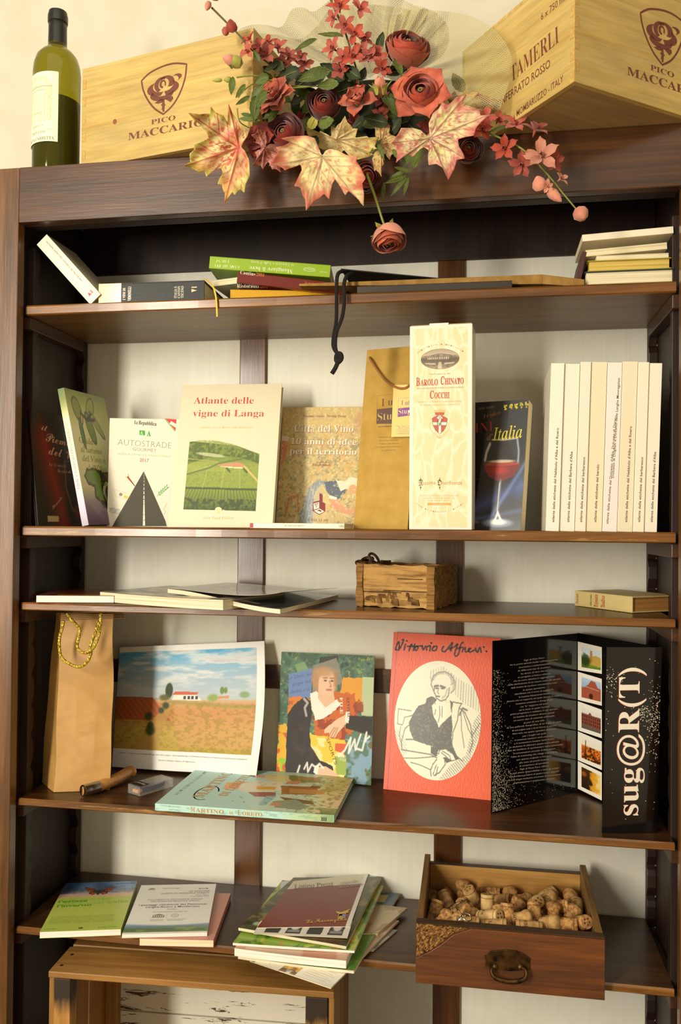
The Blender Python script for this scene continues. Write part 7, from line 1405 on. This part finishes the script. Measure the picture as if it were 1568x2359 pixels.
def temple(cx, cy, s_):
    p = lambda a, b_: ((cx+a*s_)*WU, (cy+b_*s_)*HU); flatpoly(m, [p(-1, 0), p(1, 0), p(1, .1), p(-1, .1)], g1_, 2); flatpoly(m, [p(-1, .62), p(1, .62), p(0, .95)], g1_, 2)
    for k in range(6): flatpoly(m, [p(-.9+k*.34, .12), p(-.72+k*.34, .12), p(-.72+k*.34, .58), p(-.9+k*.34, .58)], g1_, 2)
temple(.36, .30, .075); temple(.16, .885, .045); ribbon(m, ell(.56*WU, .335*HU, .0065, .0065, 18), .0008, g1_, 2, closed=True); ribbon(m, [(.56*WU-.003, .335*HU), (.56*WU, .335*HU+.003), (.56*WU+.003, .335*HU), (.56*WU, .335*HU-.003)], .0007, g1_, 2, closed=True); ribbon(m, [f_(.46, .28), f_(.46, .38)], .0003, g1_, 2)
for k in range(3): text(m, 'Organizzazione delle Nazioni Unite', f_(.27, .262-k*.014), f_(.44, .262-k*.014), .0018, g1_); text(m, 'Patrimonio Mondiale Candidatura', f_(.48, .262-k*.014), f_(.72-k*.03, .262-k*.014), .0018, g1_)
m.build('cover_lettering', e)
# ---- pile of magazines
def mag(name, label, quad, z, th, art=None, cov=None, sag=0, bow=0, tilt=(0, 0, 0, 0), leaves=None, cat='magazine'):
    P = [at(*q, Z=z+th+t) for q, t in zip(quad, tilt)]
    P = [Vector((p.x, p.y, z+t)) for p, t in zip(P, tilt)]
    return magazine(name, label, *P, th, cov, leaves, sag=sag, bow=bow, art=art, cat=cat, group='magazines piled on the fifth shelf')
def cvn(base, *sp, n=(110, 90), seed=1):
    c = Cv(*n, base)
    for i, (col_, fx, thr, a) in enumerate(sp): c.speck(fx, fx*.8, col_, thr, a, seed+i, octs=4)
    return c
Z0 = z5s
c = Cv(120, 70, '#e9e4d6'); c.poly([(.02, .06), (.48, .04), (.50, .96), (.02, .96)], '#8a6a34'); c.speck(12, 9, '#5a2c1c', .5, .9, 4, mask=(c.U < .48)*(c.U > .02)*1.); c.speck(14, 9, '#d8a84a', .55, .9, 5, mask=(c.U < .48)*(c.U > .02)*1.); c.speck(20, 9, '#a8c4d4', .66, .9, 6, mask=(c.U < .48)*1.); c.ell(.72, .8, .10, .06, '#a8a098', .7, .3)
for k in range(6): c.line([(.56, .62-k*.09), (.92-.05*(k % 2), .60-k*.09)], .012, '#c9b8a4' if k % 2 else '#c9b47c', .8)
fb = mag('leaflet', 'white folded leaflet with a still life photo sticking out under the magazine pile', [(603, 2222), (762, 2276), (806, 2232), (660, 2180)], Z0, .0018, c, sag=.0, tilt=(0, -.001, 0, 0), cat='leaflet')
mag('leaflet', 'thin pale leaflet edge lowest at the left of the pile', [(575, 2214), (640, 2236), (700, 2195), (620, 2170)], Z0, .0009, cvn('#d6cfc0', ('#3a3428', 4, .5, .9)), tilt=(.001, .001, .001, .001), cat='leaflet').location.z -= .0
mag('magazine', 'brownish magazine corner with script title sticking out right of the pile', [(700, 2200), (835, 2205), (919, 2121), (800, 2110)], Z0+.0024, .0030, cvn('#b89878', ('#d9c0a4', 3, .5, .8), seed=5))
mag('magazine', 'grey brochure corner lowest at the right of the pile', [(760, 2190), (860, 2190), (915, 2143), (830, 2130)], Z0+.0001, .0016, cvn('#a8a49c', ('#6a5a54', 5, .5, .7), seed=8))
mag('magazine', 'old folded brochure with worn edges sticking out behind on the right', [(770, 2150), (870, 2150), (938, 2092), (840, 2080)], Z0+.006, .0045, cvn('#c9b48c', ('#9a7a54', 4, .5, .7), seed=11))
c = Cv(110, 120, '#5a8a2c'); c.vgrad([(0, '#4a7a24'), (.55, '#7a9a3a'), (.68, '#8ab0a0'), (.72, '#3a5a6a'), (1, '#3f6274')]); c.mix(np.clip((vnoise(c.U, c.V, 40, 40, 4, 2)-.5)*5, 0, 1)*(c.V < .65)*.5, '#8ab44a'); c.poly([(.72, .86), (.90, .86), (.90, .97), (.72, .97)], '#c9b070')
mag('magazine', 'green and blue grass cover magazine, lowest large one of the pile', [(548, 2202), (815, 2236), (920, 2058), (690, 2050)], Z0+.0035, .0050, c, sag=.002)
c = cvn('#8aa44a', ('#c9b44a', 8, .5, .6), ('#5a7a24', 10, .52, .8), seed=21, n=(120, 100))
mag('magazine', 'thick magazine with white leaves in the middle of the pile', [(540, 2184), (797, 2213), (872, 2050), (660, 2040)], Z0+.0095, .0130, cvn('#c88a6c', ('#d9c4b0', 5, .5, .6), seed=31), sag=.0015, leaves=PGW[2])
c = cvn('#8aac3c', ('#c9c45a', 7, .5, .7), ('#4f7a1c', 12, .54, .9), ('#d97a30', 12, .68, .6), seed=41, n=(130, 110))
mag('magazine', 'green meadow magazine second from the top of the white paged ones', [(536, 2172), (816, 2190), (882, 2040), (650, 2028)], Z0+.0230, .0042, c, sag=.0005, leaves=PGW[2])
c = cvn('#4a4c28', ('#8a7440', 10, .5, .8), ('#2c3018', 12, .55, .8), seed=51, n=(130, 110)); c.ell(.12, .10, .035, .03, '#b8c49a', .9, .2); c.poly([(.62, .0), (.95, .0), (.95, .10), (.62, .08)], '#5a3a20', .7)
mag('magazine', 'dark olive newspaper supplement with a curled left corner', [(549, 2137), (797, 2180), (878, 2020), (676, 2022)], Z0+.0280, .0050, c, bow=.002, tilt=(.004, .000, .004, .003), leaves=PGL)
c = cvn('#b8ccd8', ('#d8dcd8', 4, .5, .8), seed=55); mag('magazine', 'pale blue magazine showing along the back of the pile', [(640, 2100), (800, 2100), (876, 2011), (648, 2031)], Z0+.0340, .0015, c)
c = Cv(150, 60, '#e9e2d6')
for k in range(4): x = .10+k*.225; c.poly([(x, .10), (x+.16, .10), (x+.17, .9), (x+.02, .9)], '#2a2a24'); (k % 2) and (c.ell(x+.09, .62, .05, .3, '#d9d0c8', 1, .2), c.poly([(x+.02, .2), (x+.15, .2), (x+.15, .35), (x+.02, .35)], '#8a8a88'))
mag('leaflet', 'white strip of four small dark photos under the maroon price list', [(584, 2150), (800, 2160), (812, 2122), (600, 2122)], Z0+.0360, .0012, c, cat='leaflet')
c = Cv(150, 120, '#7a2a24'); U, V_ = c.U, c.V; c.mix(np.clip(U*.5, 0, .3), '#8a3a34'); c.mix((V_ > .80)*1., '#d9d0b4'); c.mix((U > .95)*1., '#ece6da')
pl = mag('price_list', 'maroon price list folder with gold crest, topmost on the magazine pile', [(592, 2137), (806, 2134), (848, 2014), (676, 2030)], Z0+.0375, .0012, c, cat='brochure')
shp = Sheet(lying(.5, .1, Z0+.0396, 0)); m = MB()
tx(m, shp, 'Listino Prezzi', (678, 2047), (768, 2040), 9, M('#8a7a74', .5), 'i'); tx(m, shp, 'I Piatti delle', (785, 2039), (826, 2032), 6, M('#b8aaa4', .5), 'i'); tx(m, shp, 'OMEGA BARBERA', (780, 2047), (838, 2039), 5, M('#b8aaa4', .5)); tx(m, shp, 'La Maranzana', (705, 2127), (799, 2120), 9, M('#c9a04a', .4), 's', off=.01)
zq = lambda L_: [(500+a/3.2667, 1960+b_/3.2667) for a, b_ in L_]
pp(m, shp, zq([(895, 455), (935, 462), (1008, 435), (985, 455), (990, 465), (960, 472), (955, 490), (925, 488), (910, 500), (920, 478), (900, 470)]), M('#d8b45a', .4), 2); pp(m, shp, zq([(910, 480), (970, 470), (965, 505), (935, 515), (905, 512)]), M('#c9a44a', .4), 2); pp(m, shp, zq([(940, 478), (968, 474), (962, 502), (942, 506)]), M('#7a94a8', .4), 3)
m.T = None; o = m.build('cover_lettering', pl); o.matrix_world = Matrix(); o.matrix_local = pl.matrix_world.inverted() @ shp.Mt
# ---- old drawer full of corks
OAK = wood('old_drawer_front', '#40200a', '#6a380e', '#864a16', 'x', .5, .1, g=1.4, bmp=.4); OAKI = wood('drawer_inside', '#a8742c', '#c9944a', '#d6a860', 'x', .6, 0, g=.7); OAKY = wood('drawer_side', '#6a4a24', '#8a6434', '#a07a44', 'y', .6, .0, g=.9, wear='#c9a050'); OAKT = wood('drawer_rim', '#2c1c0c', '#4a321a', '#5e4424', 'x', .5, .1, wear='#a8843c')
DX0, DX1, DYF = .7355, 1.0390, -.004; DZ0 = .2795; DZ1 = .3795
Md = Matrix.Translation((DX0, DYF, z5s)) @ Matrix.Rotation(math.radians(.6), 4, 'Z'); WD_ = DX1-DX0
e = empty('cork_drawer', Md, 'old wooden drawer with brass pull standing on the fifth shelf full of corks', 'drawer')
zf0, zf1 = -.0165, .0800
m = MB(); N = 30; rr = random.Random(2)
# front board with the worm eaten upper left corner cut back
m.prism([(0, zf0), (WD_, zf0), (WD_, zf1), (.092, zf1), (.062, zf1-.012), (.042, zf1-.030), (.022, zf1-.044), (0, zf1-.056)], 0, .011, OAK); m.box(0, WD_, .0112, .022, zf0, zf1, OAKT); m.build('drawer_front', e, .0007)
ER = noisy('worm_eaten_wood', '#2a1608', '#a8763a', 260, .95, (1, 1, 1), 1.0, lo=.35, hi=.62, detail=8)
def er(u, v): return (.0005+.091*u*(.12+.88*v)+.0, .003+.006*math.sin(3.1*v)+rr.uniform(-.0016, .0016), zf1-.0555+.0553*v)
m = MB(); m.grid(er, 26, 16, ER, smooth=False); m.build('worm_eaten_corner', e)
m = MB(); m.box(.011, WD_-.011, .0225, .0235, .004, zf1-.002, OAKI); m.box(.0, WD_, .0005 if 0 else .004, .0222, zf1, zf1+.0012, OAKT); m.build('front_rim', e)
for x0, s_ in ((0, 0), (WD_-.011, 1)):
    m = MB(); m.hexa([(x0, .0225, 0), (x0+.011, .0225, 0), (x0+.011, .246, 0), (x0, .246, 0)], [(x0, .0225, zf1+.001), (x0+.011, .0225, zf1+.001), (x0+.011, .246, .104), (x0, .246, .104)], OAKY); m.build('side_board', e, .0012)
m = MB(); m.box(.0112, WD_-.0112, .232, .243, 0.0, .090, OAKI); m.box(.0112, WD_-.0112, .231, .244, .0902, .0918, OAKT); m.build('back_board', e, .0008)
m = MB(); m.box(.0112, WD_-.0112, .0236, .2318, .001, .006, OAKI); m.build('base_board', e)
BRS = noisy('aged_brass', '#1c1208', '#5e4320', 60, .38, bmp=.3); b = BRS.node_tree.nodes['Principled BSDF']; b.inputs['Metallic'].default_value = .75
sd = Sheet(Md); zd = lambda L_: [(920+a/2.4198, 1940+b_/2.4198) for a, b_ in L_]
pl_ = [sd.uv(*p) for p in zd([(472, 625), (505, 605), (560, 600), (605, 598), (650, 602), (690, 618), (728, 645), (725, 668), (728, 705), (700, 708), (650, 715), (600, 716), (550, 706), (505, 695), (475, 690), (480, 660)])]
m = MB(); m.prism(pl_, -.0022, -.0002, BRS); m.build('pull_plate', e, .0005)
hp = [sd.uv(*p) for p in zd([(530, 690), (512, 690), (515, 712), (540, 735), (600, 748), (650, 748), (690, 738), (705, 718), (700, 698), (678, 692)])]
m = MB(); P = smooth_pts([(a, -.004-.012*math.sin(math.pi*i/9), b_) for i, (a, b_) in enumerate(hp)], 4); m.tube(P, [.0022+.0016*math.sin(math.pi*i/(len(P)-1)) for i in range(len(P))], BRS, 10); m.build('bail_handle', e)
for c_ in zd([(530, 688), (672, 690)]):
    q_ = sd.uv(*c_); m = MB(); m.grid(lambda u, v: (q_[0]+.0055*math.cos(6.2832*u)*math.sin(1.57*v), -.002-.006*math.cos(1.57*v), q_[1]+.0055*math.sin(6.2832*u)*math.sin(1.57*v)), 14, 6, BRS, closeu=True); m.build('rosette', e)
# corks
CK = [noisy('cork_natural', '#a87c44', '#cda468', 90, .85, bmp=.03, lo=.35, hi=.6, detail=7), noisy('cork_agglomerate', '#8a5c2c', '#c9985a', 160, .85, bmp=.04, lo=.38, hi=.58), noisy('cork_pale', '#c09858', '#dcbc80', 70, .8, bmp=.02)]
CKD = noisy('cork_brand_ink', '#4a2818', '#7a4a2c', 300, .8)
KI = M('#5a2c1c', .8)
rimr = random.Random(12); protos = []
def cork_proto(kind, ci, txt):
    r_, L_ = (.0118, .044) if kind == 0 else (.0125, .030) if kind == 1 else (.0122, .024)
    c_ = empty('wine_cork', (0, 0, 0)); m = MB()
    if kind == 0: pr_f = [(0, 0), (r_*.93, 0), (r_, .0012), (r_, L_-.0012), (r_*.93, L_), (0, L_)]
    else: pr_f = [(0, 0), (r_*.86, 0), (r_*.94, .002), (r_*.92, L_*.45), (r_*.97, L_*.60), (r_*1.13, L_*.74), (r_*1.15, L_*.95), (r_*1.02, L_+.002), (r_*.6, L_+.0045), (0, L_+.005)]
    m.lathe(pr_f, CK[ci], 18, caps=False); m.build('cork_body', c_); m = MB(); rr_ = r_+.0002
    wrap = lambda u, v, y: (rr_*math.cos(u/rr_), rr_*math.sin(u/rr_), v) if kind == 0 else (rr_*.955*math.cos(u/rr_), rr_*.955*math.sin(u/rr_), v)
    for a0 in ((0, .037) if kind == 0 else (0, .037)):
        text(m, txt, (a0, L_*.30 if kind == 0 else L_*.08), (a0+.030, L_*.30 if kind == 0 else L_*.08), .0062 if kind == 0 else .005, KI, map_=wrap)
    if kind == 0:
        for zz_ in (.006, L_-.006): m.add([(rr_*math.cos(t), rr_*math.sin(t), zz_+d_) for t in np.linspace(0, 6.283, 25)[:-1] for d_ in (0, .0008)], [(2*i, 2*i+1, (2*i+3) % 48, (2*i+2) % 48) for i in range(24)], KI)
        for k in range(5): m.add([(r_*.5*math.cos(k*1.26+t)*.35+r_*.45*math.cos(k*1.26), r_*.5*math.sin(k*1.26+t)*.35+r_*.45*math.sin(k*1.26), L_+.0002) for t in (0, 1.5, 3, 4.5)], [(0, 1, 2, 3)], KI)
    m.build('brand_print', c_); return c_, r_, L_
for k_, (kd, ci, t_) in enumerate(((0, 0, 'BARBERA'), (0, 2, 'Bottiglia'), (1, 1, 'MALVASIA'), (2, 1, 'SPUMANTE'), (0, 1, 'NEBBIOLO'), (1, 0, 'CASTELLO'))): protos.append(cork_proto(kd, ci, t_))
# placed where the photograph shows them, in drawer coordinates, then filled below
sur = []; rk = random.Random(21)
def zat(px, py, z):
    p = at(px, py, Z=z5s+z); q_ = Md.inverted() @ p; return q_
vis = [  # px, py, height, proto, azimuth deg (axis), elevation deg
 (1066, 2043, .052, 2, 90, 85), (1124, 2050, .050, 4, 0, 4), (1175, 2060, .046, 2, 250, 70), (1090, 2070, .056, 2, 200, 60), (1062, 2098, .050, 0, 10, 10), (1122, 2090, .062, 1, 90, 78), (1082, 2102, .060, 3, 180, 20), (1127, 2112, .066, 1, 325, 20), (1000, 2070, .040, 4, 150, 10), (1000, 2103, .050, 5, 60, 60), (1020, 2122, .060, 2, 40, 30), (1075, 2128, .066, 0, 355, 5),
 (1150, 2108, .060, 3, 100, 40), (1168, 2112, .064, 5, 85, 70), (1200, 2117, .064, 5, 0, 12), (1188, 2088, .056, 3, 30, 50), (1205, 2075, .050, 2, 320, 20), (1228, 2085, .056, 0, 300, 40), (1232, 2110, .062, 4, 100, 60), (1256, 2057, .050, 0, 35, 30), (1275, 2075, .056, 5, 210, 40), (1290, 2090, .060, 2, 330, 25), (1310, 2064, .054, 3, 280, 50), (1274, 2100, .060, 3, 80, 80), (1265, 2128, .066, 5, 330, 20), (1300, 2130, .066, 2, 350, 5), (1335, 2127, .066, 4, 300, 30), (1318, 2106, .060, 3, 45, 40), (1218, 2138, .062, 0, 0, 0), (1140, 2134, .064, 0, 350, 12), (1045, 2122, .062, 4, 20, 25), (1030, 2080, .046, 5, 120, 30), (1150, 2075, .048, 0, 340, 15), (1250, 2095, .050, 5, 60, 30), (1240, 2060, .044, 1, 20, 30), (1090, 2050, .040, 0, 15, 10), (1020, 2050, .036, 2, 0, 40), (1340, 2098, .052, 1, 80, 20)]
def place(k, pos, az, el, label=None, i=0):
    c0_, r_, L_ = protos[k]; d = Vector((math.cos(math.radians(az))*math.cos(math.radians(el)), math.sin(math.radians(az))*math.cos(math.radians(el)), math.sin(math.radians(el))))
    q = d.to_track_quat('Z', 'Y') @ Quaternion((0, 0, 1), rk.uniform(0, 6.28)); mt_ = Md @ Matrix.Translation(pos-d*L_/2) @ q.to_matrix().to_4x4()
    o = c0_.copy(); col.objects.link(o); o.matrix_world = mt_; tag(o, label or 'wine cork half buried under the others inside the old drawer', 'cork', 'corks in the drawer')
    for ch in c0_.children: x = ch.copy(); col.objects.link(x); x.parent = o
    return o, pos
pos_ = []
KD_ = {0: 'brown straight', 1: 'pale straight', 2: 'dark mushroom shaped', 3: 'short mushroom shaped', 4: 'speckled straight', 5: 'smooth mushroom shaped'}
used_l = {}
def cork_label(k, q_, el):
    dp_ = ('drawer front', 'drawer middle front', 'drawer middle back', 'drawer back')[min(3, int((q_.y-.03)/.047))]; sd_ = ('far left', 'left', 'centre', 'right', 'far right')[min(4, int((q_.x-.02)/.053))]
    l = f"{KD_[k]} cork {'standing on end' if el > 55 else 'tilted up' if el > 25 else 'lying flat'} at {dp_}, {sd_}"
    used_l[l] = used_l.get(l, 0)+1
    return l if used_l[l] == 1 else l.replace(' cork ', ' cork of the pair ', 1) if used_l[l] == 2 else None
for i, (px, py, z, k, az, el) in enumerate(vis):
    if k in (2, 5) and i % 2: k = 4 if i % 4 == 1 else 0
    q_ = zat(px, py, z); q_.x = min(max(q_.x, .026), WD_-.026); q_.y = min(max(q_.y, .042), .212); pos_.append(q_); place(k, q_, az, el, cork_label(k, q_, el))
n_f = 0
for i in range(900):
    if n_f >= 24: break
    q_ = Vector((rk.uniform(.026, WD_-.026), rk.uniform(.040, .205), rk.uniform(.020, .052)))
    if all((q_-p).length > .0225 for p in pos_) : pos_.append(q_); place(rk.randrange(6), q_, rk.uniform(0, 360), rk.uniform(-20, 40)); n_f += 1
for c0_, _, _ in protos:
    for ch in list(c0_.children): bpy.data.objects.remove(ch)
    bpy.data.objects.remove(c0_)
# wire muselets
SW = M('#c9c4b4', .2, .5, 1.0)
def muselet(px, py, z, r_, hgt, tilt, label):
    q_ = Md @ zat(px, py, z); k = empty('wire_cage', Matrix.Translation(q_) @ Matrix.Rotation(tilt[0], 4, 'X') @ Matrix.Rotation(tilt[1], 4, 'Y'), label, 'wire'); m = MB()
    def ringp(rd, zz, n=24): return [(rd*math.cos(t), rd*math.sin(t), zz) for t in np.linspace(0, 6.283, n)[:-1]]
    m.tube(ringp(r_, 0), .0009, SW, 6, closed=True); m.tube([(p[0], p[1], p[2]+.0012*math.sin(i*2)) for i, p in enumerate(ringp(r_, .0012, 40))], .0006, SW, 5, closed=True)
    for a in range(4):
        t = a*1.5708+.3; tw = [( (r_-(r_-.008)*s_)*math.cos(t+.05*math.sin(s_*30)), (r_-(r_-.008)*s_)*math.sin(t+.05*math.sin(s_*30)), hgt*s_) for s_ in np.linspace(0, 1, 16)]; m.tube(tw, .0010, SW, 6)
    m.tube(ringp(.0085, hgt), .0010, SW, 6, closed=True); m.build('twisted_wire', k)
    if tilt[2]: m = MB(); m.lathe([(0, 0), (.010, 0), (.0115, -.0016), (.0105, .001), (0, .0015)], M('#b8a484', .25, .5, 1.0), 20, axis=(0, 0, hgt+.001), caps=False); m.build('metal_cap', k)
muselet(1052, 2082, .066, .0165, .026, (2.6, .5, 1), 'shiny twisted wire cork cage with a metal cap lying on the corks')
muselet(1070, 2125, .073, .013, .012, (.3, .3, 0), 'second smaller wire cage half sunk among the corks near the drawer front')
# ---- crate at the bottom left
CR = wood('crate_board', '#8a5e24', '#a87634', '#bd8c48', 'x', .6, .05, g=.7, bmp=.5); CRZ = wood('crate_board_upright', '#8a5e24', '#a87634', '#bd8c48', 'z', .6, .05, g=.7, bmp=.5)
CRW, nt, b = nodes('chipped_white_board'); n1_ = noise(nt, coords(nt, (2, 10, 14)), 5, 10, .6, .75)
nt.links.new(ramp(nt, n1_, [(.0, '#e9e4d2'), (.585, '#e6e0cc'), (.60, '#4a3420'), (.75, '#6a4a2a')]), b.inputs['Base Color']); b.inputs['Roughness'].default_value = .7; bump(nt, b, n1_, .5, .002)
ct = .266; Mc = Matrix.Translation((.1035, -.0510, -.0695)) @ Matrix.Rotation(math.radians(3.0), 4, 'Z'); Hc = ct+.0695; Wc = .499
e = empty('wooden_crate', Mc, 'rough wooden crate with slatted sides standing on its side under the lowest shelf', 'crate')
def board(name, x0, x1, y0, y1, z0, z1, mat, bv=.0015): m = MB(); m.box(x0, x1, y0, y1, z0, z1, mat); return m.build(name, e, bv)
board('top_plank', 0, Wc, 0, .088, Hc-.011, Hc, CR); board('top_plank', 0.002, Wc-.002, .095, .180, Hc-.011, Hc, CR); board('top_plank', 0.002, Wc-.002, .187, .262, Hc-.011, Hc, CR)
for y0, y1 in ((.0, .088), (.095, .180), (.187, .262)): board('bottom_plank', .0, Wc, y0, y1, .0, .011, CR)
for y0, y1 in ((.004, .070), (.080, .152), (.164, .236)):
    board('side_slat', .0, .010, y0, y1, .0112, Hc-.0112, CRZ); board('side_slat', Wc-.010, Wc, y0, y1, .0112, Hc-.0112, CRZ)
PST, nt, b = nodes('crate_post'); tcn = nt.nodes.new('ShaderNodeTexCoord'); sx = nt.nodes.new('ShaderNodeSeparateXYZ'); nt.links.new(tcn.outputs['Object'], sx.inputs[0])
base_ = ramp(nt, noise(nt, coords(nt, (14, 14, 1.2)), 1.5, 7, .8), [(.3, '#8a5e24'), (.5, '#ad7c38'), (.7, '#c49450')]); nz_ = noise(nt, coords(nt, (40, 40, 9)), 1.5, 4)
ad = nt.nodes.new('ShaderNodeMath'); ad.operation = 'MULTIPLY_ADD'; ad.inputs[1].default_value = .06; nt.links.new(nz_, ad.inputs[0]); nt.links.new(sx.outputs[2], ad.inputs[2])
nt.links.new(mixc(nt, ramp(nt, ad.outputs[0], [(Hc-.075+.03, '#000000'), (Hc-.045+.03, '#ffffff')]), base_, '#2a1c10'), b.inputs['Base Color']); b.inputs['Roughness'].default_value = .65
board('corner_post', .0102, .040, .0005, .028, .0115, Hc-.0115, PST); board('corner_post', Wc-.048, Wc-.0105, .0005, .028, .0115, Hc-.0115, PST); board('corner_post', .0102, .034, .232, .256, .0115, Hc-.0115, CRZ); board('corner_post', Wc-.034, Wc-.0105, .232, .256, .0115, Hc-.0115, CRZ)
for z0, z1 in ((.0115, .125), (.128, .236), (.2385, Hc-.0115)): board('back_plank', .0105, Wc-.0105, .258, .266, z0, z1, CRW, .001)
m = MB()
for x, y in ((.014, .022), (.016, .060), (Wc-.016, .022), (Wc-.014, .062)): m.lathe([(0, .0006), (.0028, .0004), (.0032, 0)], M('#2a1a10', .6, .5, .4), 10, axis=(x, y, Hc), caps=False)
tag(m.build('nail_heads', e), kind='stuff');
